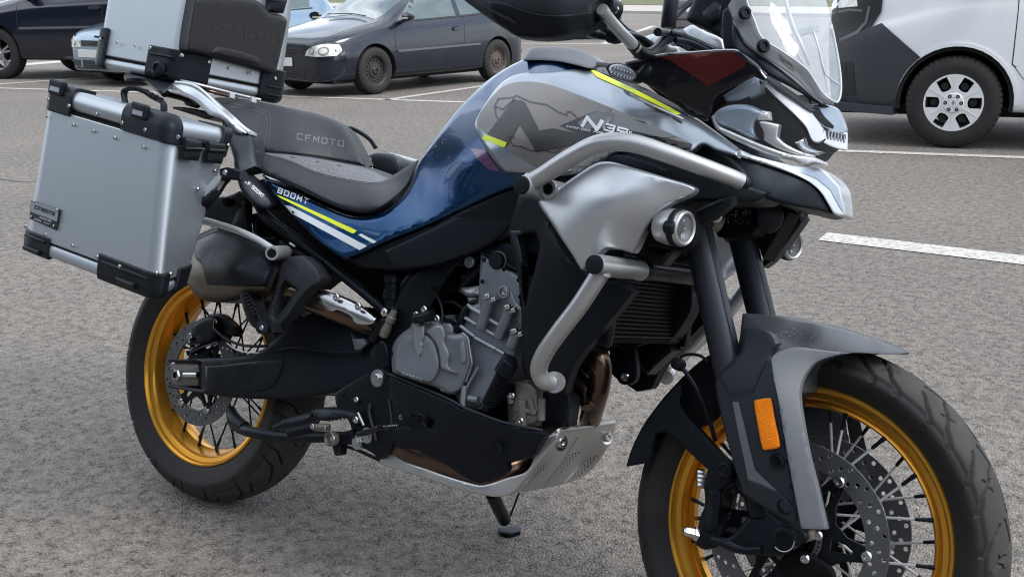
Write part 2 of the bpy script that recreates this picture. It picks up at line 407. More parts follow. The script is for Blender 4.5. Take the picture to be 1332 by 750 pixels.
def lettering(s, p0, p1, up, weight=.2, wr=.8, gap=.28):
    """stroked capitals between two baseline points; up = vector of the cap height (leans for italics)"""
    p0, p1, up = map(lambda q: np.array(q, float), (p0, p1, up)); n = len(s); tot = n*wr+(n-1)*gap; ex = (p1-p0)/tot; out = []
    H = np.linalg.norm(up)
    for i, ch in enumerate(s):
        o = p0+ex*i*(wr+gap)
        for st in GLY[ch]:
            q = [o+ex*wr*(.1+.8*u)+up*(.1+.8*v) for u, v in st]
            out += strip(q, weight*H)
    return out

def tube(name, pts, r, m, parent=None, n=12, seg=6, closed=False, caps=True, sharp3=True, flat=1.0):
    P = np.array(pts, float); R = np.array(r if np.ndim(r) else [r]*len(P), float)
    # smooth in 3D
    if len(P) > 2 and seg > 1:
        Q, RR = [], []; k = len(P); rng = range(k if closed else k-1)
        for i in rng:
            p1, p2 = P[i], P[(i+1) % k]; p0 = P[i-1] if (i > 0 or closed) else p1*2-p2; p3 = P[(i+2) % k] if (i+2 < k or closed) else p2*2-p1
            l = np.linalg.norm(p2-p1)
            def tg(a, b): d = b-a; q = np.linalg.norm(d); return d/q*l if q > 1e-9 else d
            m1, m2 = tg(p0, p2), tg(p1, p3)
            for j in range(seg):
                t = j/seg; Q.append((2*t**3-3*t**2+1)*p1+(t**3-2*t**2+t)*m1+(-2*t**3+3*t**2)*p2+(t**3-t**2)*m2); RR.append(R[i]*(1-t)+R[(i+1) % k]*t)
        if not closed: Q.append(P[-1]); RR.append(R[-1])
        P, R = np.array(Q), np.array(RR)
    k = len(P); V = []; Fc = []; ref = None
    for i in range(k):
        t = (P[(i+1) % k]-P[i-1]) if (closed or 0 < i < k-1) else (P[1]-P[0] if i == 0 else P[-1]-P[-2]); t = t/np.linalg.norm(t)
        if ref is None: ref = np.cross(t, [0, 0, 1.0]); ref = ref if np.linalg.norm(ref) > .1 else np.cross(t, [0, 1.0, 0])
        ref = ref-t*(ref@t); ref /= np.linalg.norm(ref); b = np.cross(t, ref)
        for j in range(n):
            a = 2*math.pi*j/n; V.append(P[i]+R[i]*(ref*math.cos(a)+b*math.sin(a)*flat))
    for i in range(k if closed else k-1):
        for j in range(n): a, b = i*n+j, i*n+(j+1) % n; c, d = ((i+1) % k)*n+(j+1) % n, ((i+1) % k)*n+j; Fc.append((a, b, c, d))
    if caps and not closed: Fc += [tuple(range(n))[::-1], tuple((k-1)*n+j for j in range(n))]
    return pyd(name, V, Fc, m, parent, True, 50)
def lathe(name, prof, o, ax, m, parent=None, n=32, sharp=35, ref=None, smooth=True, caps=True):
    """prof: (distance along axis, radius)"""
    o = np.array(o, float); ax = np.array(ax, float); ax /= np.linalg.norm(ax)
    u = np.cross(ax, [0, 0, 1.0]) if ref is None else np.array(ref, float)
    if np.linalg.norm(u) < .1: u = np.cross(ax, [1.0, 0, 0])
    u /= np.linalg.norm(u); v = np.cross(ax, u); V = []; Fc = []; k = len(prof)
    for d, r in prof:
        for j in range(n): a = 2*math.pi*j/n; V.append(o+ax*d+(u*math.cos(a)+v*math.sin(a))*max(r, 1e-5))
    for i in range(k-1):
        for j in range(n): Fc.append((i*n+j, i*n+(j+1) % n, (i+1)*n+(j+1) % n, (i+1)*n+j))
    if caps and prof[0][1] > 1e-4 : Fc.append(tuple(range(n))[::-1])
    if caps and prof[-1][1] > 1e-4: Fc.append(tuple((k-1)*n+j for j in range(n)))
    return pyd(name, V, Fc, m, parent, smooth, sharp)
def cyl(name, p0, p1, r, m, parent=None, n=20, bev=None):
    p0, p1 = np.array(p0, float), np.array(p1, float); L_ = np.linalg.norm(p1-p0); b = bev if bev is not None else min(r*.15, L_*.2)
    return lathe(name, [(0, r-b), (b, r), (L_-b, r), (L_, r-b)], p0, p1-p0, m, parent, n)
_bolt = {}
def bolt(p, n, r, parent, m='steel', name='bolt', hexa=False):
    key = (m, hexa)
    if key not in _bolt:
        if hexa: pr = [(0, 1.5), (.25, 1.5), (.25, 1.0), (.9, 1.0), (1.0, .9), (1.0, 0)]; ns = 12
        else: pr = [(0, 1.0), (.45, 1.0), (.72, .78), (.72, .45), (.3, .42), (.3, 0)]; ns = 14
        o = lathe(name, pr, (0, 0, 0), (0, 0, 1), MT[m], None, ns, 30); _bolt[key] = o.data; bpy.data.objects.remove(o)
    o = bpy.data.objects.new(name, _bolt[key]); COL.objects.link(o); o.parent = parent
    q = Vector(n).to_track_quat('Z', 'Y'); o.matrix_basis = Matrix.LocRotScale(Vector(p), q, Vector((r, r, r)))
    return o
OUT = (0, -1, 0)
def bolts(parent, r, lat, pts, m='steel', n=OUT, S=None, hexa=False, name='bolt'):
    for p in pts:
        q = bp(p[0], p[1], p[2] if len(p) > 2 else lat) if S is None else S([p[:2]], 0)[0]
        bolt(q, n, r, parent, m, name, hexa)

def rbox(dims, r1=.0, r2=.0, segs=4):
    bm = bmesh.new(); bmesh.ops.create_cube(bm, size=1)
    for v in bm.verts: v.co = Vector((v.co.x*dims[0], v.co.y*dims[1], v.co.z*dims[2]))
    if r1 > 0:
        e = [e for e in bm.edges if abs(e.verts[0].co.z-e.verts[1].co.z) > 1e-6]
        bmesh.ops.bevel(bm, geom=e, offset=r1, segments=segs+2, affect='EDGES', profile=.5)
    if r2 > 0:
        h = dims[2]/2; e = [e for e in bm.edges if abs(abs(e.verts[0].co.z)-h) < 1e-6 and abs(e.verts[0].co.z-e.verts[1].co.z) < 1e-6]
        bmesh.ops.bevel(bm, geom=e, offset=r2, segments=segs, affect='EDGES', profile=.5)
    return bm
def tri(C8, u, v, w):
    """C8[u][v][w] corners"""
    r = 0
    for i in (0, 1):
        for j in (0, 1):
            for k in (0, 1): r = r + C8[i][j][k]*((u if i else 1-u)*(v if j else 1-v)*(w if k else 1-w))
    return r
def hexbox(name, C8, ext, r1, r2, m, parent=None, segs=4):
    u0, u1, v0, v1, w0, w1 = ext
    Lu = np.linalg.norm(C8[1][0][0]-C8[0][0][0]); Lv = np.linalg.norm(C8[1][1][1]-C8[1][0][1]); Lw = np.linalg.norm(C8[0][0][1]-C8[0][0][0])
    d = ((u1-u0)*Lu, (v1-v0)*Lv, (w1-w0)*Lw); r1 = min(r1, .45*min(d[0], d[1])); r2 = min(r2, .45*min(d)); bm = rbox(d, r1, r2, segs)
    for q in bm.verts:
        u = u0+(q.co.x/d[0]+.5)*(u1-u0); v = v0+(q.co.y/d[1]+.5)*(v1-v0); w = w0+(q.co.z/d[2]+.5)*(w1-w0)
        q.co = Vector(tri(C8, u, v, w))
    bmesh.ops.recalc_face_normals(bm, faces=bm.faces)
    me = bpy.data.meshes.new(name); bm.to_mesh(me); bm.free(); o = link(name, me, m, parent, True, 30); return weighted(o)
def hexcut(name, C8, ext, grow, r1, r2, m, parent=None, segs=4):
    """a piece of a slightly larger rounded block, cut off at the extents: corner guards that wrap the case"""
    Lu = np.linalg.norm(C8[1][0][0]-C8[0][0][0]); Lv = np.linalg.norm(C8[1][1][1]-C8[1][0][1]); Lw = np.linalg.norm(C8[0][0][1]-C8[0][0][0])
    D = (Lu+2*grow, Lv+2*grow, Lw+2*grow); bm = rbox(D, r1+grow, r2+grow, segs)
    e = ext; lim = [((e[0]-.5)*Lu, (e[1]-.5)*Lu), ((e[2]-.5)*Lv, (e[3]-.5)*Lv), ((e[4]-.5)*Lw, (e[5]-.5)*Lw)]
    for ax in range(3):
        for k, sg in ((0, -1), (1, 1)):
            if abs(lim[ax][k]) < D[ax]/2-1e-4:
                co = [0, 0, 0]; no = [0, 0, 0]; co[ax] = lim[ax][k]; no[ax] = sg
                r = bmesh.ops.bisect_plane(bm, geom=list(bm.verts)+list(bm.edges)+list(bm.faces), plane_co=co, plane_no=no, clear_outer=True)
                ed = [g for g in r['geom_cut'] if isinstance(g, bmesh.types.BMEdge)]
                try: bmesh.ops.holes_fill(bm, edges=ed, sides=0)
                except Exception: pass
    for q in bm.verts: q.co = Vector(tri(C8, q.co.x/Lu+.5, q.co.y/Lv+.5, q.co.z/Lw+.5))
    bmesh.ops.recalc_face_normals(bm, faces=bm.faces)
    me = bpy.data.meshes.new(name); bm.to_mesh(me); bm.free(); o = link(name, me, m, parent, True, 30)
    b = o.modifiers.new('bv', 'BEVEL'); b.width = .003; b.segments = 2; b.limit_method = 'ANGLE'; b.angle_limit = math.radians(50)
    return weighted(o)
def bbox(name, lo, hi, bev, m, parent=None, segs=2, rot=None, loc=None):
    """bevelled box between two corners (local frame)"""
    lo, hi = np.array(lo, float), np.array(hi, float); bm = rbox(hi-lo, 0, 0)
    if bev > 0: bmesh.ops.bevel(bm, geom=list(bm.edges), offset=bev, segments=segs, affect='EDGES', profile=.5)
    c = Vector((lo+hi)/2)
    for v in bm.verts: v.co += c
    me = bpy.data.meshes.new(name); bm.to_mesh(me); bm.free(); o = link(name, me, m, parent, True, 30)
    if rot is not None: o.rotation_euler = rot
    if loc is not None: o.location = loc
    return weighted(o)
def beam(name, p0, p1, w, h, m, parent=None, up=(0, 0, 1), bev=.002):
    """rectangular bar between two points"""
    p0, p1 = Vector(p0), Vector(p1); d = (p1-p0); l = d.length; d.normalize(); s = d.cross(Vector(up)); s.normalize(); u = s.cross(d)
    bm = rbox((l, w, h));
    if bev: bmesh.ops.bevel(bm, geom=list(bm.edges), offset=bev, segments=2, affect='EDGES', profile=.5)
    c = (p0+p1)/2
    for v in bm.verts: v.co = c+d*v.co.x+s*v.co.y+u*v.co.z
    bmesh.ops.recalc_face_normals(bm, faces=bm.faces)
    me = bpy.data.meshes.new(name); bm.to_mesh(me); bm.free(); return weighted(link(name, me, m, parent, True, 30))
def mirrored(o, parent=None, name=None):
    """the same part on the other side of the motorcycle"""
    me = o.data.copy()
    for v in me.vertices: v.co.y = -v.co.y
    me.flip_normals(); c = bpy.data.objects.new(name or o.name.split('.')[0], me); COL.objects.link(c); c.parent = parent if parent is not None else o.parent
    for md in o.modifiers:
        if md.type == 'WEIGHTED_NORMAL': weighted(c)
    return c
def lerp(x, xs, ys): i = np.argsort(xs); return float(np.interp(x, np.array(xs, float)[i], np.array(ys, float)[i]))
# ------------------------------------------------------------------ flat plates with holes
def plate2d(name, outline, holes, o, U, V, N, thick, m, parent=None, bev=0.0):
    O = np.array(outline, float); Hs = [np.array(h, float) for h in holes]; pts, edges = [], []
    for p in [O]+Hs:
        k = len(pts); pts += [tuple(q) for q in p]; edges += [(k+i, k+(i+1) % len(p)) for i in range(len(p))]
    r = delaunay_2d_cdt([Vector(p) for p in pts], edges, [], 0, 1e-7)
    V2 = np.array([tuple(v) for v in r[0]]); T = np.array([tuple(f) for f in r[2]]); c = V2[T].mean(1); k = inside(c, O)
    for h in Hs: k &= ~inside(c, h)
    T = T[k]; n = len(V2); o, U, V, N = [np.array(q, float) for q in (o, U, V, N)]
    F3 = o+np.outer(V2[:, 0], U)+np.outer(V2[:, 1], V); Bk = F3-N*thick; cnt = {}
    for t in T:
        for i in range(3): a, b = int(t[i]), int(t[(i+1) % 3]); cnt.setdefault((min(a, b), max(a, b)), []).append((a, b))
    Fc = [tuple(map(int, t)) for t in T]+[tuple(int(i)+n for i in t[::-1]) for t in T]
    for l in cnt.values():
        if len(l) == 1: a, b = l[0]; Fc.append((b, a, a+n, b+n))
    ob = pyd(name, np.vstack([F3, Bk]), Fc, m, parent, True, 30)
    return ob
def circ(r, n=48, cx=0, cy=0, a0=0): return [(cx+r*math.cos(a0+2*math.pi*i/n), cy+r*math.sin(a0+2*math.pi*i/n)) for i in range(n)]

# ------------------------------------------------------------------ the ground
def gp(x, y, zz=0.0):
    d = CAM_F+CAM_R*((x-PW/2)/FPX)-CAM_U*((y-PH/2)/FPX); return CAM_C+d*((zz-CAM_C.z)/d.z)
def asphalt():
    m = bpy.data.materials.new('worn asphalt'); m.use_nodes = True; nt = m.node_tree; b = nt.nodes['Principled BSDF']; lk = nt.links.new; N = nt.nodes.new
    t = N('ShaderNodeTexCoord')
    def noise(s, d=4, r=.5):
        n = N('ShaderNodeTexNoise'); n.inputs['Scale'].default_value = s; n.inputs['Detail'].default_value = d; n.inputs['Roughness'].default_value = r; lk(t.outputs['Object'], n.inputs['Vector']); return n.outputs['Fac']
    def ramp(src, a, b_, ca, cb):
        r = N('ShaderNodeValToRGB'); r.color_ramp.elements[0].position = a; r.color_ramp.elements[1].position = b_; r.color_ramp.elements[0].color = (*ca, 1); r.color_ramp.elements[1].color = (*cb, 1); lk(src, r.inputs[0]); return r.outputs[0]
    def mixc(f, a, b_, mode='MIX'):
        x = N('ShaderNodeMix'); x.data_type = 'RGBA'; x.blend_type = mode
        if isinstance(f, (int, float)): x.inputs['Factor'].default_value = f
        else: lk(f, x.inputs['Factor'])
        for s, i in ((a, 6), (b_, 7)):
            if isinstance(s, tuple): x.inputs[i].default_value = (*s, 1)
            else: lk(s, x.inputs[i])
        return x.outputs[2]
    v = N('ShaderNodeTexVoronoi'); v.inputs['Scale'].default_value = 180; lk(t.outputs['Object'], v.inputs['Vector'])
    stone = ramp(v.outputs['Color'], .1, .9, (.160, .144, .128), (.288, .260, .232))
    big = ramp(noise(.6, 5), .35, .65, (.88, .88, .885), (1.06, 1.055, 1.04))
    gate = ramp(noise(30, 5, .7), .38, .55, (1, 1, 1), (0, 0, 0)); gap = ramp(v.outputs['Distance'], .36, .66, (0, 0, 0), (1, 1, 1))
    pitf = mixc(1.0, gate, gap, 'MULTIPLY'); c = mixc(pitf, stone, (.052, .048, .045))
    soft = ramp(noise(15, 4, .6), .30, .62, (.80, .80, .80), (1.04, 1.04, 1.04)); c = mixc(1.0, c, soft, 'MULTIPLY'); c = mixc(1.0, c, big, 'MULTIPLY')
    spots = ramp(noise(3.2, 5, .7), .60, .72, (1, 1, 1), (.70, .69, .68)); c = mixc(1.0, c, spots, 'MULTIPLY')
    chips = ramp(noise(190, 2, .5), .64, .70, (0, 0, 0), (1, 1, 1)); c = mixc(chips, c, (.47, .445, .41))
    lk(c, b.inputs['Base Color']); b.inputs['Roughness'].default_value = .82; b.inputs['Specular IOR Level'].default_value = .35
    h = N('ShaderNodeMath'); h.operation = 'MULTIPLY_ADD'; h.inputs[1].default_value = -.9; lk(v.outputs['Distance'], h.inputs[0]); lk(noise(40, 4, .6), h.inputs[2])
    h2 = N('ShaderNodeMath'); h2.operation = 'MULTIPLY_ADD'; h2.inputs[1].default_value = .6; lk(noise(130, 2), h2.inputs[0]); lk(h.outputs[0], h2.inputs[2])
    bb = N('ShaderNodeBump'); bb.inputs['Strength'].default_value = 1.0; bb.inputs['Distance'].default_value = .007; lk(h2.outputs[0], bb.inputs['Height']); lk(bb.outputs[0], b.inputs['Normal'])
    return m
MASPH = asphalt()
def sheet(name, pts, zz, m, kind='structure', thick=0.0):
    V = [(p[0], p[1], zz) for p in pts]; n = len(V)
    if thick:
        V += [(p[0], p[1], zz-thick) for p in pts]; Fc = [tuple(range(n))]+[(i, i+n, (i+1) % n+n, (i+1) % n) for i in range(n)]
    else: Fc = [tuple(range(n))]
    o = pyd(name, V, Fc, m, None, False)
    if o.data.polygons[0].normal.z < 0: o.data.flip_normals()
    o['kind'] = kind; return o
def grid_sheet(name, x0, x1, y0, y1, zz, m):
    return sheet(name, [(x0, y0), (x1, y0), (x1, y1), (x0, y1)], zz, m)
grid_sheet('ground', -600, 600, -600, 600, 0.0, MASPH)
paint = mat('worn white road paint', (.24, .23, .215), .65, noise=(38, .17, (.60, .585, .55)), bump=(120, .5, .004))
def road_line(p0, p1, w):
    a, b = Vector(gp(*p0)), Vector(gp(*p1)); d = (b-a).normalized(); n = Vector((-d.y, d.x, 0))*w/2
    sheet('parking_line', [a-n, b-n, b+n, a+n], .004, paint)
road_line((-160, 110.5), (350, 124.8), .11)
road_line((350, 124.8), (625, 134.0), .11)
road_line((502, 130.3), (640, 110.5), .12)
road_line((-60, 114), (170, 97.5), .14)
road_line((20, 85), (150, 75), .55)
road_line((1040, 194.5), (1420, 208.5), .12)
road_line((1060, 139), (1290, 147), .12)
road_line((560, 55.5), (860, 58.2), .22)
road_line((785, 57.4), (850, 34), .22)
sheet('dashed_line', [gp(1064, 313), gp(1076, 303), gp(1400, 341), gp(1400, 353)], .004, paint)
# darker tar seam joining the two lays of asphalt
tar = mat('tar seam', (.055, .053, .052), .7, noise=(30, .2, (.12, .115, .11)), bump=(90, .6, .005))
seam = [gp(x, y) for x, y in ((-70, 226), (0, 233), (30, 237), (62, 235))]
sheet('tar_seam', [p+Vector((0, .012, 0)) for p in seam]+[p-Vector((0, .015, 0)) for p in reversed(seam)], .003, tar)
# far pavement, kerb and grass verge
slab = mat('beige pavement', (.34, .31, .27), .8, noise=(3, .25, (.40, .37, .33)), bump=(20, .4, .01))
grassm = mat('mown grass', (.055, .085, .028), .9, noise=(1.6, .3, (.16, .15, .08)), bump=(9, 1.0, .05))
kerbm = mat('kerb stone', (.30, .29, .28), .75, noise=(6, .25, (.38, .37, .36)))
ka, kb = gp(600, 13.8), gp(1000, 21); kd = (kb-ka).normalized(); kn = Vector((-kd.y, kd.x, 0))
if kn.dot(CAM_F) < 0: kn = -kn
A0, B0 = ka-kd*160, kb+kd*160
def strip_far(name, d0, d1, zz, m): return sheet(name, [A0+kn*d0, B0+kn*d0, B0+kn*d1, A0+kn*d1], zz, m, thick=zz)
strip_far('kerb', 0, .35, .13, kerbm); strip_far('pavement', .352, 13, .12, slab); strip_far('grass_verge', 13.002, 90, .15, grassm)

# ------------------------------------------------------------------ cars
glassm = mat('tinted car glass', (.055, .085, .088), .04, .0, coat=1.0, spec=.8)
tyrem = mat('dusty tyre', (.013, .0125, .0125), .75, noise=(30, .3, (.026, .024, .023)), bump=(60, .4, .003))
archm = mat('wheel arch liner', (.008, .008, .008), .9)
trimm = mat('black car trim', (.016, .017, .019), .5, bump=(300, .2, .001), rnoise=(20, .08))
grillm = mat('black grille', (.010, .010, .011), .5)
lampm = mat('lamp glass front', (.55, .55, .51), .2, .1, coat=1.0, noise=(13, .12, (.80, .80, .74)))
lampr = mat('lamp inner ring', (.26, .265, .25), .25, .3, coat=.6)
redlamp = mat('red tail lamp', (.55, .02, .02), .15, coat=1.0)
platem = mat('number plate white', (.7, .7, .68), .5)
alloym = mat('machined alloy', (.42, .43, .44), .3, .9, rnoise=(20, .1))
steelw = mat('black steel wheel', (.030, .033, .036), .5, .3, noise=(22, .3, (.045, .042, .040)))
rustw = mat('rusty steel wheel', (.07, .065, .06), .65, .3, noise=(26, .3, (.15, .115, .10)))
hubm = mat('silver wheel cover', (.80, .81, .82), .36, .3, rnoise=(30, .06))

def car_wheel(parent, c, side, R, wd, rimR, style, rm, steer=0.0, name='wheel'):
    """a wheel at c (car frame), side=+1 when its outer face looks to +y"""
    N = Vector((0, side, 0)); N.rotate(Matrix.Rotation(steer, 3, 'Z')); N = np.array(N); U = np.cross(N, [0, 0, 1.0]); Z = np.array([0, 0, 1.0]); c = np.array(c, float)
    h = wd/2; sw = (R-rimR)
    prof = [(h-.02, rimR-.004), (h-.004, rimR+.006), (h+.004, rimR+sw*.35), (h+.002, rimR+sw*.6), (h-.012, R-.016), (h-.022, R-.006), (h-.03, R-.002)]
    full = prof + [(0.3*h, R), (-.3*h, R)] + [(-d, r) for d, r in reversed(prof)]
    # tread blocks: a grid tyre with shoulder slots
    n = 144; P = []
    rows = []
    ys = [h-.02, h-.004, h+.004, h+.002, h-.012, h-.022, h-.035, h-.05, .35*h, .33*h, .28*h, .26*h, 0]
    rs = [rimR-.004, rimR+.006, rimR+sw*.35, rimR+sw*.6, R-.016, R-.006, R-.002, R-.001, R, R-.008, R-.008, R, R]
    ys = ys+[-y for y in reversed(ys[:-1])]; rs = rs+list(reversed(rs[:-1])); V = []; Fc = []; k = len(ys)
    for i in range(k):
        for j in range(n):
            r = rs[i]
            if abs(ys[i]) > h-.056 and r > R-.02 and j % 3 == 0: r -= .009
            a = 2*math.pi*j/n; V.append(c+N*ys[i]+(U*math.cos(a)+Z*math.sin(a))*r)
    for i in range(k-1):
        for j in range(n): Fc.append((i*n+j, i*n+(j+1) % n, (i+1)*n+(j+1) % n, (i+1)*n+j))
    rim = lathe(name, [(-h+.02, rimR), (-h+.03, rimR-.015), (0, rimR-.03), (h-.05, rimR-.025), (h-.02, rimR-.012), (h-.006, rimR+.004), (h-.012, rimR+.010), (h-.03, rimR+.004)], c, N, rm if style != 'cover' else steelw, parent, 56, 40, caps=False)
    pyd('tyre', V, Fc, tyrem, rim, True, 25)
    lathe('hub', [(-.08, .10), (h-.09, .10), (h-.09, 0)], c, N, archm, rim, 24)
    def P3(u, v, d): return c+U*u+Z*v+N*d
    if style == 'steel':
        holes = [[( (rimR*.70+dx*.9)*math.cos(a)-dy*math.sin(a), (rimR*.70+dx*.9)*math.sin(a)+dy*math.cos(a)) for dx, dy in circ(.0135, 10)] for a in [2*math.pi*i/16 for i in range(16)]]
        plate2d('wheel_disc', circ(rimR-.012, 56), holes, P3(0, 0, h-.055), U, Z, N, .01, rm, rim)
        lathe('wheel_centre', [(h-.056, rimR*.52), (h-.04, rimR*.48), (h-.035, .055), (h-.02, .045), (h-.015, .035), (h-.03, .03), (h-.03, 0)], c, N, rm, rim, 40)
        for i in range(5): a = 2*math.pi*i/5+.3; q = P3(.05*math.cos(a), .05*math.sin(a), h-.036); b = bolt(q, N, .011, rim, 'satin')
    elif style == 'cover':
        holes = []
        for i in range(6):
            a = math.pi/3*i; r0, r1, hw = rimR*.50, rimR*.94, .038
            q = [(r0, -hw*.72), (r0+.012, -hw), (r1, -hw*1.05), (r1+.003, 0), (r1, hw*1.05), (r0+.012, hw), (r0, hw*.72), (r0-.006, 0)]
            holes.append([(x*math.cos(a)-y*math.sin(a), x*math.sin(a)+y*math.cos(a)) for x, y in q])
        plate2d('wheel_cover', circ(rimR+.004, 72), holes, P3(0, 0, h-.004), U, Z, N, .03, hubm, rim)
        for i in range(6):
            a = math.pi/3*(i+.5); d = U*math.cos(a)+Z*math.sin(a)
            beam('cover_rib', c+N*(h-.001)+d*rimR*.36, c+N*(h-.003)+d*rimR*.99, .004, .004, trimm if False else hubm, rim, up=tuple(N), bev=.001)
        lathe('cover_centre', [(h-.004, rimR*.36), (h+.006, rimR*.33), (h+.008, rimR*.2), (h+.004, rimR*.19), (h+.004, rimR*.15), (h+.010, rimR*.14), (h+.010, rimR*.10), (h+.006, rimR*.09), (h+.006, 0)], c, N, hubm, rim, 40)
        for i in range(6):
            a = math.pi/3*i; q = P3(rimR*.27*math.cos(a), rimR*.27*math.sin(a), h+.002); b = bolt(q, N, .014, rim, 'satin')
        # raised emblem diamond in the middle
        e = [(0, .017), (.010, 0), (0, -.017), (-.010, 0)]; plate2d('emblem', e, [[(x*.45, y*.45) for x, y in e]], P3(0, 0, h+.0125), U, Z, N, .004, MT['steel'], rim)
        for i in range(6):
            a = math.pi/3*i; lathe('cover_plug', [(h-.05, .03), (h-.02, .028), (h-.014, .02), (h-.014, 0)], P3(rimR*.66*math.cos(a), rimR*.66*math.sin(a), 0), N, archm, rim, 14)
    else:
        for i in range(5):
            for s in (-1, 1):
                a = 2*math.pi*i/5+.3+s*.17; d = U*math.cos(a)+Z*math.sin(a); a0 = 2*math.pi*i/5+.3; d0 = U*math.cos(a0)+Z*math.sin(a0)
                beam('wheel_spoke', c+N*(h-.05)+d0*.03, c+N*(h-.025)+d*(rimR-.004), .028, .03, rm, rim, up=tuple(N), bev=.006)
        lathe('wheel_centre', [(h-.08, .075), (h-.04, .07), (h-.032, .035), (h-.026, .03), (h-.026, 0)], c, N, rm, rim, 28)
    return rim

def grid_body(name, xs, sec, m, parent, arches=(), W=.9):
    """sec(x) -> list of (y, z) from the sill up to the middle of the roof; mirrored"""
    V = []; Fc = []; rows = [sec(x) for x in xs]; k = len(rows[0]); full = 2*k-1
    for x, r in zip(xs, rows):
        dx = [q[2] if len(q) > 2 else 0 for q in r]
        pts = [(x+d, q[0], q[1]) for q, d in zip(r, dx)]+[(x+d, -q[0], q[1]) for q, d in zip(reversed(r[:-1]), reversed(dx[:-1]))]
        V += pts
    n = len(xs)
    for i in range(n-1):
        for j in range(full-1): Fc.append((i*full+j, (i+1)*full+j, (i+1)*full+j+1, i*full+j+1))
        Fc.append((i*full+full-1, (i+1)*full+full-1, (i+1)*full, i*full))
    Fc.append(tuple(range(full))); Fc.append(tuple((n-1)*full+j for j in reversed(range(full))))
    o = pyd(name, V, Fc, m, parent, True, 50)
    sd = o.modifiers.new('s', 'SUBSURF'); sd.levels = 2; sd.render_levels = 2
    cutters = []
    for (ax, az, ar, y0, y1) in arches:
        for s in (1, -1):
            c = cyl('cutter', (ax, s*y0, az), (ax, s*y1, az), ar, archm, None, 48, 0.0001); c.parent = parent; cutters.append(c)
            b = o.modifiers.new('b', 'BOOLEAN'); b.object = c; b.operation = 'DIFFERENCE'; b.solver = 'EXACT'
    if cutters: o.data.materials.append(archm)
    bpy.context.view_layer.update(); dg = bpy.context.evaluated_depsgraph_get(); me = bpy.data.meshes.new_from_object(o.evaluated_get(dg), preserve_all_data_layers=True, depsgraph=dg)
    o.modifiers.clear(); old = o.data; o.data = me; bpy.data.meshes.remove(old)
    for c in cutters: bpy.data.objects.remove(c)
    me.polygons.foreach_set('use_smooth', [True]*len(me.polygons)); me.set_sharp_from_angle(angle=math.radians(50))
    bm = bmesh.new(); bm.from_mesh(me); tree = BVHTree.FromBMesh(bm); bm.free()
    return o, tree
def on_body(name, tree, pts, axis, m, parent, lift=.003, thick=None, start=3.0, sgn=1, step=.07, bez=0, smooth_out=False, holes=()):
    """a piece following the bodywork: outline in (x,z) seen from the side (axis 'y') or (y,z) from the end (axis 'x'), or (x,y) from above"""
    O = np.array(spl(pts, True, 40, 4)[:, :2] if smooth_out else pts, float); O2 = []
    for a, b in zip(O, np.roll(O, -1, axis=0)):
        k = max(1, int(np.linalg.norm(b-a)/.06)); O2 += [a+(b-a)*i/k for i in range(k)]
    O = np.array(O2); P = [tuple(p) for p in O]; E = [(i, (i+1) % len(P)) for i in range(len(P))]
    mn, mxx = O.min(0), O.max(0); G = np.array([(x, y) for y in np.arange(mn[1], mxx[1], step) for x in np.arange(mn[0], mxx[0], step)])
    if len(G):
        k = inside(G, O); G = G[k]
        if len(G): G = G[dist(G, O) > step*.3]; P += [tuple(g) for g in G]
    # subdivide the outline too
    r = delaunay_2d_cdt([Vector(p) for p in P], E, [], 0, 1e-6); V2 = [tuple(v) for v in r[0]]; T = [tuple(f) for f in r[2] if inside(np.array([np.mean([V2_ for V2_ in [r[0][i][:] for i in f]], axis=0)]), O)[0]]
    V = []; 
    for a, b in V2:
        if axis == 'y': o_, d_ = Vector((a, sgn*start, b)), Vector((0, -sgn, 0))
        elif axis == 'x': o_, d_ = Vector((sgn*6, a, b)), Vector((-sgn, 0, 0))
        else: o_, d_ = Vector((a, b, 5)), Vector((0, 0, -1))
        h = tree.ray_cast(o_, d_)
        if h[0] is None: h = tree.find_nearest(o_+d_*start)
        V.append(h[0]-d_*lift)
    n = len(V); d_ = Vector((0, -sgn, 0)) if axis == 'y' else (Vector((-sgn, 0, 0)) if axis == 'x' else Vector((0, 0, -1)))
    t = thick if thick else lift+.012
    V += [v+d_*t for v in V]; cnt = {}
    for f in T:
        for i in range(3): a, b = f[i], f[(i+1) % 3]; cnt.setdefault((min(a, b), max(a, b)), []).append((a, b))
    Fc = list(T)+[tuple(i+n for i in f[::-1]) for f in T]
    for l in cnt.values():
        if len(l) == 1: a, b = l[0]; Fc.append((b, a, a+n, b+n))
    return pyd(name, V, Fc, m, parent, True, 40)
def lerp(x, xs, ys): i = np.argsort(xs); return float(np.interp(x, np.array(xs)[i], np.array(ys)[i]))

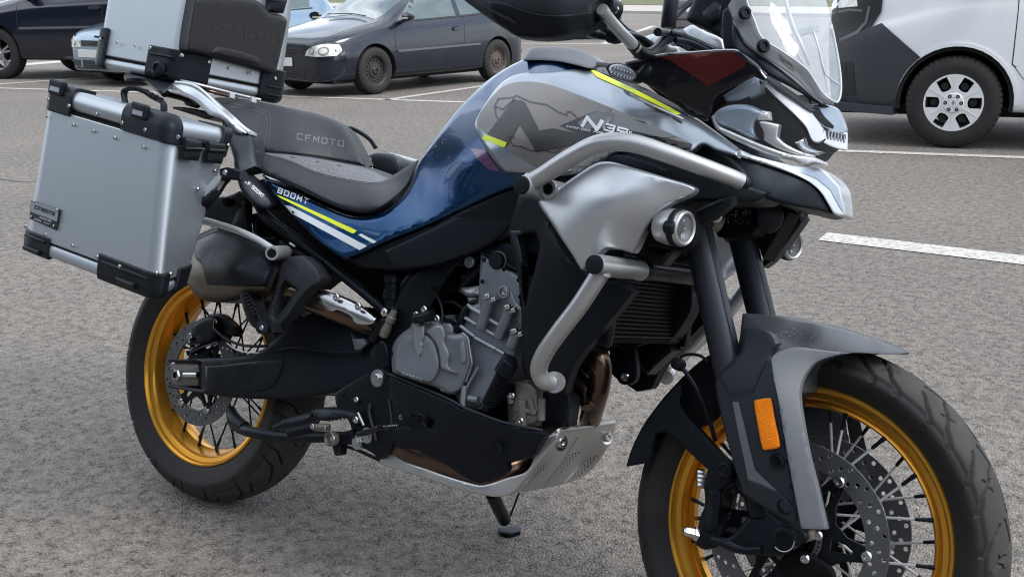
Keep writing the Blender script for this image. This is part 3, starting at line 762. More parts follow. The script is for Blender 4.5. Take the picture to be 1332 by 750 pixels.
def hatchback(name, label, loc, yaw, paintm, scale=1.0, style=('steel', 'steel'), rms=None, suv=False, detail=True, group=None):
    t = thing(name, label, 'car', loc, yaw, group); t.scale = (scale,)*3
    wb, R, W = 2.575, .317, .875
    if suv: wb, R = 2.62, .345
    zb = .19 if not suv else .24; up = .12 if suv else 0
    xs = [2.10, 2.08, 2.0, 1.85, 1.6, 1.3, 1.05, .85, .62, .3, -.1, -.6, -1.1, -1.5, -1.8, -1.98, -2.06, -2.08]
    ztop = ([2.1, 2.0, 1.7, 1.05, .9, .3, -.2, -.8, -1.5, -1.85, -2.08], [.70, .78, .86, .99, 1.03, 1.36, 1.46, 1.48, 1.42, 1.28, .92])
    zsh = ([2.1, 1.9, 1.2, .5, -.6, -1.5, -2.08], [.60, .70, .83, .90, .94, .97, .90])
    wid = ([2.1, 2.05, 1.9, 1.6, 1.2, 0, -1.3, -1.8, -2.03, -2.08], [.58, .70, .80, .855, .875, .875, .872, .83, .74, .66])
    cab = ([1.05, .85, .3, -1.5, -1.95, -2.08], [0, .0, 1, 1, .35, 0])
    def sec(x):
        w = lerp(x, *wid); zt = lerp(x, *ztop)+up; zs = min(lerp(x, *zsh)+up*.8, zt-.03); c = lerp(x, *cab)
        wr = w*(.90-.22*c); zmid = zs+(zt-zs)*.5
        return [(0, zb+.02), (w*.8, zb+.01), (w*.955, zb+.02), (w*.985, zb+.10), (w, zb+.28), (w*.995, (zb+zs)*.55+.05), (w*.975, zs-.05), (w*.95, zs),
                (w*.93*(1-c)+(wr+(w*.93-wr)*.62)*c, zs+(zt-zs)*(.35)), (w*.84*(1-c)+(wr+(w*.93-wr)*.15)*c, zs+(zt-zs)*(.72*(1-c)+.86*c)), (wr*(.8-.05*c), zt-.012), (0, zt+.012)]
    fx, rx = wb/2+.0, -wb/2
    body, tree = grid_body('body', xs, sec, paintm, t, [(fx, R, R+.045, .58, 1.2), (rx, R, R+.045, .58, 1.2)])
    rms = rms or (steelw, rustw)
    for s in (1, -1):
        car_wheel(t, (fx, s*(W-.115), R), s, R, .2, R*.62, style[0], rms[0]); car_wheel(t, (rx, s*(W-.115), R), s, R, .2, R*.62, style[1], rms[1])
    cyl('axle', (fx, -.7, R), (fx, .7, R), .04, archm, t); cyl('axle', (rx, -.7, R), (rx, .7, R), .04, archm, t)
    bbox('underbody', (-1.95, -.72, .17+up), (1.95, .72, .24+up), .01, archm, t)
    for s in (1, -1):
        def side(nm, pts, m, lift=.003, **k): return on_body(nm, tree, pts, 'y', m, t, lift, sgn=s, **k)
        u = up
        g = side('side_window', [(.80, .965+u), (.30, 1.28+u), (-.05, 1.36+u), (-.42, 1.375+u), (-.40, 1.00+u), (.3, .975+u)], glassm, smooth_out=False)
        side('side_window', [(-.50, 1.005+u), (-.50, 1.375+u), (-1.0, 1.36+u), (-1.42, 1.22+u), (-1.35, 1.05+u)], glassm)
        side('window_trim', [(.88, .935+u), (.3, .958+u), (-.5, .985+u), (-1.40, 1.02+u), (-1.40, 1.04+u), (-.5, 1.0+u), (.3, .973+u), (.86, .955+u)], trimm, .006)
        side('rub_strip', [(.88, .545+u), (.88, .575+u), (-.85, .60+u), (-.85, .57+u)], vanb_ , .012)
        side('door_gap', [(.93, .30+u), (.915, .9+u), (.905, .9+u), (.918, .30+u)], grillm, .0015)
        side('door_gap', [(-.455, .30+u), (-.47, 1.0+u), (-.48, 1.0+u), (-.465, .30+u)] if not detail else [(-.36, .285+u), (-.50, .60+u), (-.53, 1.0+u), (-.54, 1.0+u), (-.51, .60+u), (-.37, .285+u)], grillm, .0015)
        side('door_gap', [(.92, .285+u), (-.36, .285+u), (-.36, .276+u), (.92, .276+u)], grillm, .0015)
        side('sill_trim', [(.92, .20+u), (.92, .255+u), (-.9, .265+u), (-.9, .20+u)], trimm if suv else paintm, .010)
        h = side('door_handle', [(-.26, .80+u), (-.28, .835+u), (-.42, .845+u), (-.44, .815+u), (-.38, .80+u)], paintm if not suv else trimm, .028, smooth_out=True, step=.02)
        side('handle_recess', [(-.26, .79+u), (-.27, .85+u), (-.38, .86+u), (-.40, .79+u)], grillm, .002, smooth_out=True)
        # mirror: housing on a short foot
        mm = lathe('door_mirror', [(-.06, .02), (-.055, .06), (-.02, .085), (.03, .088), (.05, .075), (.055, 0)], (.74, s*(W+.075), 1.02+u), (1, -s*.25, 0), paintm if not suv else paintm, t, 24)
        me = mm.data
        for v in me.vertices: v.co.z = 1.02+u+(v.co.z-1.02-u)*.72; v.co.y = s*(W+.075)+(v.co.y-s*(W+.075))*1.25
        beam('mirror_foot', (.74, s*(W-.06), .945+u), (.74, s*(W+.05), .98+u), .06, .035, trimm, mm)
        bbox('indicator', (.785, s*(W+.03)-.06, .985+u), (.803, s*(W+.03)+.10, 1.008+u), .004, lampm, mm)
    # front
    def end(nm, pts, m, lift=.004, sg=1, **k): return on_body(nm, tree, pts, 'x', m, t, lift, sgn=sg, step=.06, **k)
    u = up
    for s in (1, -1):
        hl = end('headlamp', [(s*.36, .545+u), (s*.42, .62+u), (s*.55, .675+u), (s*.68, .70+u), (s*.765, .685+u), (s*.79, .61+u), (s*.77, .545+u), (s*.6, .535+u)], lampm, .014, smooth_out=True)
        for yy, rr in ((.50, .045), (.66, .055)):
            on_body('lamp_ring', tree, [(s*yy+rr*math.cos(a), .607+u+rr*math.sin(a)) for a in np.linspace(0, 2*math.pi, 18, endpoint=False)], 'x', lampr, hl, .019, step=.05); on_body('lamp_bowl', tree, [(s*yy+rr*.72*math.cos(a), .607+u+rr*.72*math.sin(a)) for a in np.linspace(0, 2*math.pi, 16, endpoint=False)], 'x', lampm, hl, .023, step=.05)
        for yy in (): lathe('lamp_bowl', [(0, .052), (.008, .056), (.014, .045), (.006, .03), (.006, 0)], (lerp(yy, [0, .4, .6, .7, .8], [2.10, 2.085, 2.05, 1.99, 1.9])+.03+(0 if yy < .6 else -.02), s*yy, .61+u), (1, s*.2, .1), MT['chrome'], hl, 20)
        end('fog_grille', [(s*.40, .27+u), (s*.40, .355+u), (s*.60, .365+u), (s*.66, .34+u), (s*.64, .27+u)], grillm, .004)
    gr = end('grille', [(-.32, .555+u), (-.34, .64+u), (.34, .64+u), (.32, .555+u)], grillm, .004)
    for i in range(4): zz = .57+u+i*.02; tube('grille_slat', [(2.085, -.31, zz), (2.12, 0, zz), (2.085, .31, zz)], .005, trimm, gr, 6)
    lg = end('lower_grille', [(-.34, .26+u), (-.34, .36+u), (.34, .36+u), (.34, .26+u)], grillm, .004)
    for i in range(4): zz = .275+u+i*.022; tube('grille_slat', [(2.09, -.33, zz), (2.125, 0, zz), (2.09, .33, zz)], .004, trimm, lg, 6)
    bbox('number_plate', (2.11, -.40, .40+u), (2.128, .10, .51+u), .004, platem, t)
    end('bumper_lip', [(-.7, .195+u), (-.7, .235+u), (.7, .235+u), (.7, .195+u)], trimm, .02)
    on_body('windscreen', tree, [(1.02, -.60), (.92, 0), (1.02, .60)][::1]+[(.42, .56), (.36, 0), (.42, -.56)], 'z', glassm, t, .004, step=.08)
    for s in (1, -1): on_body('bonnet_gap', tree, [(1.05, s*.70), (1.9, s*.60), (1.98, s*.42), (1.985, s*.42), (1.905, s*.61), (1.05, s*.71)], 'z', grillm, t, .0015, step=.2)
    tube('wiper', [(1.06, .45, 1.03+u), (.98, .1, 1.055+u), (1.0, -.4, 1.05+u)], .008, trimm, t, 6)
    # rear
    end('rear_window', [(-.52, 1.02+u), (-.45, 1.32+u), (.45, 1.32+u), (.52, 1.02+u)], glassm, .004, -1)
    for s in (1, -1): end('tail_lamp', [(s*.50, .74+u), (s*.50, .90+u), (s*.66, .95+u), (s*.76, .93+u), (s*.78, .76+u)], redlamp, .008, -1, smooth_out=True)
    end('rear_plate', [(-.26, .62+u), (-.26, .73+u), (.26, .73+u), (.26, .62+u)], platem, .006, -1)
    end('rear_bumper_strip', [(-.72, .40+u), (-.72, .44+u), (.72, .44+u), (.72, .40+u)], trimm, .012, -1)
    return t
vanb_ = mat('faded side strip', (.10, .105, .115), .4)
golfp = mat('dark blue black car paint', (.006, .011, .022), .26, .35, coat=.8, rnoise=(5, .05))
navyp = mat('navy car paint', (.006, .009, .022), .16, .4, coat=1.0)
bluep = mat('ice blue car paint', (.24, .33, .42), .22, .7, coat=1.0)
greyp = mat('silver grey car paint', (.22, .215, .235), .28, .7, coat=.8)
blackp = mat('black car paint', (.006, .006, .008), .2, .2, coat=1.0)
def place_car(fx, fy, rx_px=None, ry_px=None, yaw=None, side=1, wb=2.575, W=.875, sc=1.0, front=True):
    """car position from the pixel where its near front (or rear) wheel stands"""
    a = gp(fx, fy)
    if rx_px is not None: b = gp(rx_px, ry_px); d = (a-b); yaw = math.atan2(d.y, d.x); sc = d.length/wb
    f = Vector((math.cos(yaw), math.sin(yaw), 0)); l = Vector((-f.y, f.x, 0)); c = a-f*wb/2*sc*(1 if front else -1)-l*side*(W-.10)*sc; return (c.x, c.y, 0), yaw, sc
loc, yaw, sc = place_car(486, 122.5, 643.5, 105.5, side=1)
hatchback('parked_car', 'dark blue three-door hatchback with rusty steel wheels parked behind the motorcycle seat', loc, yaw, golfp, sc)
loc, yaw, sc = place_car(7, 102.5, yaw=math.radians(-163), side=1, wb=2.62, sc=1.12)
hatchback('parked_car', 'glossy navy car with silver alloy wheels at the far left edge, seen from its side', loc, yaw, navyp, sc, ('alloy', 'alloy'), (alloym, alloym), suv=True, detail=0)
loc, yaw, sc = place_car(153, 104, yaw=math.radians(-93), side=-1, sc=.97)
hatchback('parked_car', 'ice blue car whose front corner peeks out left of the top case', loc, yaw, bluep, sc, ('alloy', 'alloy'), (alloym, alloym))
loc, yaw, sc = place_car(752, 51.5, yaw=math.radians(196), side=1, front=False, sc=1.0)
hatchback('parked_car', 'black car mostly hidden behind the black hand guard', loc, yaw, blackp, sc, ('alloy', 'alloy'), (alloym, alloym))
loc, yaw, sc = place_car(866, 45, yaw=math.radians(118), side=1, front=False, sc=1.0)
hatchback('parked_car', 'silver grey car far off with red tail lamp, seen from behind above the handlebar', loc, yaw, greyp, sc, ('alloy', 'alloy'), (alloym, alloym))

# ------------------------------------------------------------------ the white van
vanp = mat('white van paint', (.80, .82, .835), .30, .0, coat=.8, rnoise=(6, .04))
vanb = mat('grey van bumper plastic', (.040, .045, .052), .48, bump=(300, .25, .001), rnoise=(10, .06))
ulist = Vector((.96, .28, 0)).normalized()
vc = gp(1235, 191); vyaw = math.atan2(-ulist.y, -ulist.x)-math.radians(4)
vf = Vector((math.cos(vyaw), math.sin(vyaw), 0)); vl = Vector((-vf.y, vf.x, 0))
VS = 1.06; vorg = vc-vl*(.955-.10)*VS                    # origin: on the ground under the middle of the front axle
van = thing('van', 'white delivery van with dark grey bumper and silver wheel cover, at right edge', 'van', (vorg.x, vorg.y, 0), vyaw); van.scale = (VS,)*3
vx = [.98, .965, .92, .82, .62, .35, .05, -.3, -.6, -.95, -1.6, -2.4, -3.2, -3.9, -4.02, -4.05]
def vsec(x):
    w = lerp(x, [-4.05, -3.95, -3.5, .1, .45, .72, .88, .96, .98], [.86, .93, .955, .955, .93, .84, .70, .55, .48]); zt = lerp(x, [-4.05, -3.9, -.9, -.2, .35, .75, .93, .98], [1.80, 1.92, 1.96, 1.66, 1.34, 1.22, 1.14, 1.05])
    c = lerp(x, [-.9, .35], [1, 0]); zs = min(lerp(x, [-4, .0, .98], [1.12, 1.05, .80]), zt-.05); wr = w*(.86+.02*(1-c))
    return [(0, .26), (w*.85, .26), (w*.965, .27), (w*.985, .36), (w, .55), (w*1.0, .80), (w*.985, zs-.04), (w*.965, zs), (w*.955, zs+(zt-zs)*.3), (w*.93, zs+(zt-zs)*.7), (wr, zt-.02), (0, zt+.02)]
vbody, vtree = grid_body('body', vx, vsec, vanp, van, [(0, .335, .405, .62, 1.3), (-3.1, .335, .405, .62, 1.3)])
VR = .335
for s in (1, -1):
    car_wheel(van, (0, s*.855, VR), s, VR, .205, VR*.605, 'cover', hubm); car_wheel(van, (-3.1, s*.855, VR), s, VR, .205, VR*.605, 'cover', hubm)
    def side(nm, pts, m, lift=.003, **k): return on_body(nm, vtree, pts, 'y', m, van, lift, sgn=s, **k)
    bum = side('bumper_corner', [(.90, .27), (.965, .72), (.55, .90)]+[(.409*math.cos(a), .335+.409*math.sin(a)) for a in np.linspace(math.radians(52), math.radians(-12), 9)], vanb, .016, step=.05)
    beam('bumper_lip', (.405, s*.90, .262), (.93, s*.74, .275), .12, .06, vanb, van)
    side('fog_recess', [(.86, .34), (.87, .60), (.74, .61), (.70, .36)], trimm, .019, step=.04); side('fog_lamp', [(.855, .47), (.86, .58), (.79, .58), (.785, .47)], grillm, .022, step=.04)
    n_ = 22
    arc = [(0+(.405+.0)*math.cos(a), .335+.405*math.sin(a)) for a in np.linspace(math.radians(-11), math.radians(191), n_)]+[(0+.43*math.cos(a), .335+.43*math.sin(a)) for a in np.linspace(math.radians(191), math.radians(-11), n_)]
    side('arch_lip', arc, vanp, .008, step=.5)
    arc = [(0+(.375)*math.cos(a), .335+.375*math.sin(a)) for a in np.linspace(math.radians(-8), math.radians(188), n_)]+[(0+.406*math.cos(a), .335+.406*math.sin(a)) for a in np.linspace(math.radians(188), math.radians(-8), n_)]
    V = []; 
    for q in arc: V.append((q[0], s*.925, q[1]))
    V += [(v[0], s*.70, v[2]) for v in V]; n2 = len(arc); Fc = [(i, (i+1) % n2, (i+1) % n2+n2, i+n2) for i in range(n2)]+[(i, i+1, 2*n_-2-i, 2*n_-1-i) for i in range(n_-1)]
    pyd('arch_liner', V, Fc, archm, van, True, 40)
    side('door_gap', [(-.365, .95), (-.36, 1.3), (-.367, 1.3), (-.372, .95), (-.37, .62), (-.56, .38), (-.60, .28), (-.592, .28), (-.552, .385), (-.362, .622)], grillm, .001, step=.5)
    side('fender_gap', [(-.367, .62), (-.395, .60), (-.395, .594), (-.362, .612)], grillm, .001, step=.5)
    side('side_window', [(-.35, 1.18), (-.75, 1.62), (-1.35, 1.66), (-1.35, 1.16)], glassm); side('rub_moulding', [(-.6, .30), (-.6, .36), (-2.7, .36), (-2.7, .30)], vanp, .012)
    hl = side('headlamp', [(.96, .72), (.975, .95), (.96, 1.12), (.62, 1.20), (.555, 1.10), (.56, .98), (.64, .84), (.78, .74)], grillm, .014, step=.05)
    side('lamp_bar', [(.86, .755), (.72, .82), (.655, .90), (.64, 1.02), (.66, 1.02), (.675, .91), (.735, .84), (.87, .775)], MT['strip'], .018, step=.05)
    side('lamp_bar', [(.95, .955), (.80, .985), (.70, .98), (.70, .995), (.80, 1.003), (.95, .975)], MT['strip'], .018, step=.05)
    side('lamp_glass', [(.95, 1.0), (.94, 1.08), (.76, 1.11), (.74, 1.02)], lampm, .017, step=.05)
on_body('windscreen', vtree, [(.28, -.72), (.34, 0), (.28, .72), (-.52, .68), (-.50, 0), (-.52, -.68)], 'z', glassm, van, .004, step=.1)
bbox('underbody', (-3.9, -.75, .22), (.85, .75, .30), .01, archm, van)
beam('door_mirror', (-.28, 1.0, 1.25), (-.28, 1.16, 1.35), .12, .24, trimm, van)

# ------------------------------------------------------------------ added unseen building behind the camera, a dark shape for paint and metal to reflect
clad = mat('blue grey cladding', (.045, .062, .088), .5, .2, rnoise=(2, .05)); stonef = mat('grey plinth render', (.22, .22, .22), .8); 
bl = thing('added_reflection_building', 'unseen blue grey building added behind the camera to darken reflections', 'building', (0, -17, 0))
bbox('wall', (-48, -8, 0), (48, 0, 10.5), .02, clad, bl, 1); bbox('plinth', (-48.05, -8, 0), (48.05, .06, .6), .01, stonef, bl, 1); bbox('roof_edge', (-48.2, -8.2, 10.5), (48.2, .2, 11.0), .02, trimm, bl, 1)
for i in range(31):
    bbox('cladding_rib', (-46.5+i*3.1-.03, 0, .6), (-46.5+i*3.1+.03, .05, 10.5), .005, clad, bl, 1)
for i in range(10):
    w_ = bbox('window', (-44+i*9.2, 0, 1.0), (-39+i*9.2, .08, 3.4), .01, glassm, bl, 1); bbox('window_frame', (-41.55+i*9.2, .08, 1.0), (-41.45+i*9.2, .12, 3.4), .005, trimm, w_, 1)
# ------------------------------------------------------------------ the motorcycle
bike = thing('motorcycle', 'blue and silver adventure motorcycle with gold spoked wheels and aluminium luggage cases', 'motorcycle', (0, 0, 0))
Rx = Matrix.Rotation(-LEAN, 4, 'X'); pv = Vector((0, 0, .075)); off_ = pv-(Rx @ pv)
bike.matrix_world = Matrix.Translation(off_) @ Rx
STEER = -0.0338
axS = np.array([-math.sin(math.radians(25)), 0, math.cos(math.radians(25))])
RS = np.array(Matrix.Rotation(STEER, 3, Vector(axS)))
FC = np.array([1.531-.04, 0, .329])+RS@np.array([.04, 0, 0]); FN = RS@np.array([0, -1.0, 0]); FU = RS@np.array([1.0, 0, 0]); FZ = RS@np.array([0, 0, 1.0])
RCn = np.array([0, 0, .321]); RN = np.array([0, -1.0, 0]); RU = np.array([1.0, 0, 0]); RZ = np.array([0, 0, 1.0])

def tyre_mesh(name, c, N, U, Z, prof, n, grooves, pitch, depth, m, parent):
    """prof: dense (y, r) section; grooves: list of ((s0,y0),(s1,y1),halfwidth) within one pitch"""
    prof = np.array(prof); R = prof[:, 1].max(); k = len(prof); a = np.linspace(0, 2*math.pi, n, endpoint=False)
    per = round(2*math.pi*R/pitch); s = (a*per/(2*math.pi)) % 1.0*pitch
    Sg, Yg = np.meshgrid(s, prof[:, 0]); D = np.zeros_like(Sg)
    for (s0, y0), (s1, y1), hw in grooves:
        for sh in (-pitch, 0, pitch):
            dx, dy = s1-s0, y1-y0; L2 = dx*dx+dy*dy; t = np.clip(((Sg-s0-sh)*dx+(Yg-y0)*dy)/L2, 0, 1)
            d = np.hypot(Sg-s0-sh-dx*t, Yg-y0-dy*t); D = np.maximum(D, np.clip((hw-d)/(hw*.25)+.0, 0, 1))
    tread = (prof[:, 1] > R-.045)[:, None]
    Rr = prof[:, 1][:, None]-depth*D*tread
    ca, sa = np.cos(a), np.sin(a)
    V = c+N*prof[:, 0][:, None, None]+(U*ca[:, None]+Z*sa[:, None])[None]*Rr[:, :, None]; V = V.reshape(-1, 3)
    i, j = np.meshgrid(np.arange(k-1), np.arange(n), indexing='ij'); j2 = (j+1) % n
    Fq = np.stack([i*n+j, i*n+j2, (i+1)*n+j2, (i+1)*n+j], -1).reshape(-1, 4)
    me = bpy.data.meshes.new(name); me.vertices.add(len(V)); me.vertices.foreach_set('co', V.ravel())
    me.loops.add(Fq.size); me.loops.foreach_set('vertex_index', Fq.ravel().astype(np.int32)); me.polygons.add(len(Fq))
    me.polygons.foreach_set('loop_start', np.arange(0, Fq.size, 4, dtype=np.int32)); me.polygons.foreach_set('loop_total', np.full(len(Fq), 4, dtype=np.int32)); me.update(calc_edges=True)
    # make the outside the front
    p = me.polygons[(k//2)*n]; q = np.array(p.center)-c
    if np.dot(q, np.array(p.normal)) < 0: me.flip_normals()
    o = link(name, me, [m, MT['tread']], parent, True, 60)
    mi = ((prof[:-1, 1] > R-.022)[:, None] & (D[:-1] < .3)); me.polygons.foreach_set('material_index', mi.ravel().astype(np.int32))  # groove faces keep dust-free rubber, its darker tone standing for their shade
    return o

def tyre_prof(hw, rim_hw, rimR, R, crown, nt=76):
    """side walls then a round crown"""
    P = [(rim_hw-.004, rimR-.004), (rim_hw+.002, rimR+.004), (rim_hw+.006, rimR+.012), (hw-.006, rimR+(R-rimR)*.30), (hw-.0005, rimR+(R-rimR)*.44), (hw, rimR+(R-rimR)*.53), (hw-.003, rimR+(R-rimR)*.60)]
    y0, r0 = hw-.005, rimR+(R-rimR)*.64; out = list(P)
    for t in np.linspace(0, 1, nt):
        y = y0*math.sin(math.pi/2*(1-2*t)*.999)*1.0; u = abs(y)/y0; out.append((y, r0+(R-r0)*(1-u**crown)**(1/1.6)))
    return out+[(-a, b) for a, b in reversed(P)]

def bike_wheel(c, N, U, Z, R, hw, rimR, rim_hw, crown, hubw, spoke_m, grooves, pitch):
    lip = [(rim_hw, rimR+.001), (rim_hw+.003, rimR-.001), (rim_hw+.003, rimR-.005), (rim_hw-.001, rimR-.009), (rim_hw-.007, rimR-.011), (rim_hw-.010, rimR-.020), (rim_hw-.014, rimR-.0235), (rim_hw-.024, rimR-.026), (.016, rimR-.033), (.008, rimR-.038)]
    prof = lip+[(-a, b) for a, b in reversed(lip)]
    w = lathe('wheel', prof, c, N, MT['gold'], bike, 128, 28, caps=False)
    # inner drop centre and tyre seat close the section
    me = w.data
    tyre_mesh('tyre', c, N, U, Z, tyre_prof(hw, rim_hw, rimR, R, crown), 1080, grooves, pitch, .0065, MT['rubber'], w)
    lathe('hub', [(-hubw, .03), (-hubw, .052), (-hubw+.012, .056), (-hubw+.018, .036), (hubw-.018, .036), (hubw-.012, .056), (hubw, .052), (hubw, .03)], c, N, MT['satin'], w, 40)
    sp = None; nip = None
    for side in (1, -1):
        for i in range(18):
            a = 2*math.pi*i/18+(0 if side > 0 else math.pi/18); tw = .62 if i % 2 else -.62
            ah = a+tw
            p0 = c+N*side*(hubw-.012)+(U*math.cos(ah)+Z*math.sin(ah))*.050; p1 = c+N*side*.014+(U*math.cos(a)+Z*math.sin(a))*(rimR-.035)
            d = p1-p0; l = np.linalg.norm(d); d /= l
            if sp is None:
                sp = cyl('spoke', (0, 0, 0), (0, 0, l), .0023, spoke_m, w, 6, .0002); nip = lathe('nipple', [(0, .0026), (.002, .0033), (.018, .0034), (.021, .0042), (.030, .0042)], (0, 0, 0), (0, 0, 1), MT['satin'], w, 8); s_, n_ = sp, nip
            else:
                s_ = bpy.data.objects.new('spoke', sp.data); COL.objects.link(s_); s_.parent = w; n_ = bpy.data.objects.new('nipple', nip.data); COL.objects.link(n_); n_.parent = w
            q = Vector(d).to_track_quat('Z', 'Y'); s_.matrix_basis = Matrix.LocRotScale(Vector(p0), q, None); n_.matrix_basis = Matrix.LocRotScale(Vector(p1-d*.028), q, None)
    return w
def brake_disc(w, c, N, U, Z, lat, Ro, Ri, nb, holes3=True, m='disc', th=.0045, wave=0):
    o = c+N*lat; hs = []
    for i in range(nb):
        a = 2*math.pi*i/nb
        for q, (rr, da) in enumerate(((Ro-.008, 0), ((Ro+Ri)/2+.002, .33), (Ri+.010, .66))):
            aa = a+da*2*math.pi/nb; hs.append(circ(.0042, 8, rr*math.cos(aa), rr*math.sin(aa)))
    outl = circ(Ro, 120) if not wave else [((Ro-wave*(.5-.5*math.cos(8*t)))*math.cos(t), (Ro-wave*(.5-.5*math.cos(8*t)))*math.sin(t)) for t in np.linspace(0, 2*math.pi, 160, endpoint=False)]
    d = plate2d('brake_disc', outl, hs+[circ(Ri, 90)], o, U, Z, N, th, MT[m], w)
    # carrier spider
    n_ = 6; rr = Ri+.004; P = []
    for i in range(n_):
        a = 2*math.pi*i/n_
        for da, r in ((-.10, rr), (.10, rr), (.22, rr*.72), (.52, rr*.60), (.82, rr*.72)): P.append((r*math.cos(a+da), r*math.sin(a+da)))
    hs = [circ(.030, 24)]
    for i in range(n_):
        a = 2*math.pi*(i+.0)/n_; q = [(rr*.50, -.010), (rr*.80, -.006), (rr*.80, .006), (rr*.50, .010)]
        hs.append([(x*math.cos(a)-y*math.sin(a), x*math.sin(a)+y*math.cos(a)) for x, y in q])
    plate2d('disc_carrier', P, hs, o-N*.001, U, Z, N, .006, MT['satin'], w)
    for i in range(n_):
        a = 2*math.pi*i/n_; bolt(o+N*.001+(U*math.cos(a)+Z*math.sin(a))*rr, N if lat > 0 else -N, .0095, w, 'steel', 'disc_button')
    return d
FG = []
for s, o in ((1, 0), (-1, .05)):
    FG += [((o+.000, s*.0535), (o+.028, s*.046), .0030), ((o+.028, s*.046), (o+.060, s*.018), .0032), ((o+.060, s*.018), (o+.066, s*.006), .0030),
           ((o+.050, s*.054), (o+.076, s*.045), .0028), ((o+.076, s*.045), (o+.098, s*.030), .0028),
           ((o+.030, s*.026), (o+.052, s*.038), .0016), ((o+.036, s*.036), (o+.050, s*.020), .0016), ((o+.070, s*.002), (o+.104, s*.012), .0028)]
RG = []
for s in (1, -1):
    RG += [((.000, s*.012), (.060, s*.040), .0026), ((.060, s*.040), (.082, s*.072), .0028), ((.070, s*.020), (.110, s*.050), .0022), ((.110, s*.050), (.118, s*.074), .0024)]
wr = bike_wheel(RCn, RN, RU, RZ, .3215, .075, .231, .058, 2.2, .052, MT['satin'], RG, .13)
brake_disc(wr, RCn, RN, RU, RZ, .074, .130, .092, 20)
wf = bike_wheel(FC, FN, FU, FZ, .3295, .057, .254, .036, 2.1, .048, MT['spoke'], FG, .12)
brake_disc(wf, FC, FN, FU, FZ, .064, .160, .121, 24); brake_disc(wf, FC, FN, FU, FZ, -.0595, .160, .121, 24)
def fpt(u, v, lat): return FC+FU*u+FZ*v+FN*lat
cyl('axle', fpt(0, 0, -.13), fpt(0, 0, .10), .010, MT['steel'], wf)
# abs ring
plate2d('sensor_ring', circ(.050, 60), [circ(.040, 40)]+[circ(.0022, 6, .045*math.cos(t), .045*math.sin(t)) for t in np.linspace(0, 2*math.pi, 40, endpoint=False)], fpt(0, 0, .070), FU, FZ, FN, .002, MT['disc'], wf)
def B(fr, *pts, lat=None):
    """traced points -> 3-D points of the motorcycle frame"""
    return [bp(p[0], p[1], p[2] if len(p) > 2 else lat) for p in z(fr, *pts)]
def ZP(fr, *pts): return z(fr, *pts)

# ---- luggage cases: trilinear blocks between eight measured corners
def case(name, C8, label, doors):
    c = hexbox(name, C8, (0, 1, 0, 1, .085, .862), .040, .004, MT['alu'], bike); c['label'] = label
    hexbox('lid', C8, (-.004, 1.004, -.006, 1.004, .870, 1.0), .042, .022, MT['alu_lid'], c, 5)
    hexbox('seam', C8, (.004, .996, .006, .994, .858, .874), .040, .0, MT['dark'], c)
    hexbox('bottom_tray', C8, (.0, 1.0, .0, 1.0, .0, .0795), .042, .016, MT['alu'], c)
    hexbox('seam', C8, (.004, .996, .006, .994, .076, .090), .040, .0, MT['dark'], c)
    return c
def guard(C8, ext, parent, bl, rv=.012):
    return hexcut('corner_guard', C8, ext, .0075, .040, rv, MT['black'], parent, 4)
# right pannier
LO = .48
def cc(x, y, lat): return bp(x, y, lat)
O00 = cc(27, 321, LO); O01 = cc(61, 108, LO); O10 = cc(204, 389, LO); O11 = cc(224, 154, LO)
I10 = cc(243, 372, .375); I11 = cc(309, 171, .235)
dv1 = I11-O11; dv0 = I10-O10
C8 = [[[O00, O01], [O00+dv0, O01+dv1]], [[O10, O11], [I10, I11]]]
pan = case('pannier', C8, 'large right-hand aluminium pannier', None)
EPS = .012
guard(C8, (-.018, .235, -.025, .30, .845, 1.02), pan, None, .020)
guard(C8, (.645, 1.012, -.03, .15, .858, 1.022), pan, None, .024)
guard(C8, (.80, 1.018, .77, 1.03, .82, 1.01), pan, None, .014)
guard(C8, (-.025, .22, -.03, .35, -.03, .115), pan, None, .014)
guard(C8, (.585, 1.025, -.03, .28, -.03, .135), pan, None, .016)
guard(C8, (.80, 1.02, .52, 1.03, -.03, .14), pan, None, .014)
# raised ribs on the guards
def hpt(u, v, w, C=None): return tri(C or C8, u, v, w)
for (u0, u1, w) in ((.03, .19, .085), (.62, .94, .095)):
    tube('guard_rib', [hpt(u0, -.034, w), hpt((u0+u1)/2, -.036, w), hpt(u1, -.034, w)], [.003, .0045, .003], MT['black'], pan, 8, 3)
tube('guard_rib', [hpt(.74, -.036, .03), hpt(.86, -.040, .03)], [.007, .007], MT['black'], pan, 10)
tube('guard_rib', [hpt(.04, -.030, .01), hpt(.16, -.030, .01)], [.006, .006], MT['black'], pan, 10)
# lid loops: a raised bar with a see-through slot on each upper guard
for (u0, u1) in ((.045, .165), (.715, .83)):
    lp = hexbox('tie_loop', C8, (u0, u1, -.050, .03, .945, 1.035), .006, .006, MT['black'], pan)
    hexbox('loop_slot', C8, (u0+.02, u1-.02, -.053, -.040, .965, .992), .001, .0, MT['alu_lid'], lp)
SPAN = latS(LO+.002)
for (x, y) in z('A', (205, 505), (318, 541), (406, 568), (498, 598), (623, 638), (419, 495)): bolt(bp(x, y, LO+.002), OUT, .0040, pan, 'steel', 'rivet')
for (x, y) in z('F', (315, 397)): bolt(bp(x, y, LO+.002), OUT, .0040, pan, 'steel', 'rivet')
for (x, y) in z('A', (212, 432), (300, 459), (531, 533), (631, 563)): bolt(bp(x, y, LO+.0165), OUT, .0042, pan)
for (x, y) in z('a6', (65, 255), (187, 305), (500, 440), (637, 499)): bolt(bp(x, y, LO+.0155), OUT, .0042, pan)
front = plane3((224, 154, LO), (309, 171, .235), (204, 389, LO))
fn_ = -front.back
for (x, y) in z('a6', (863, 538), (946, 543)): bolt(front([(x, y)], .007)[0], fn_, .0042, pan)
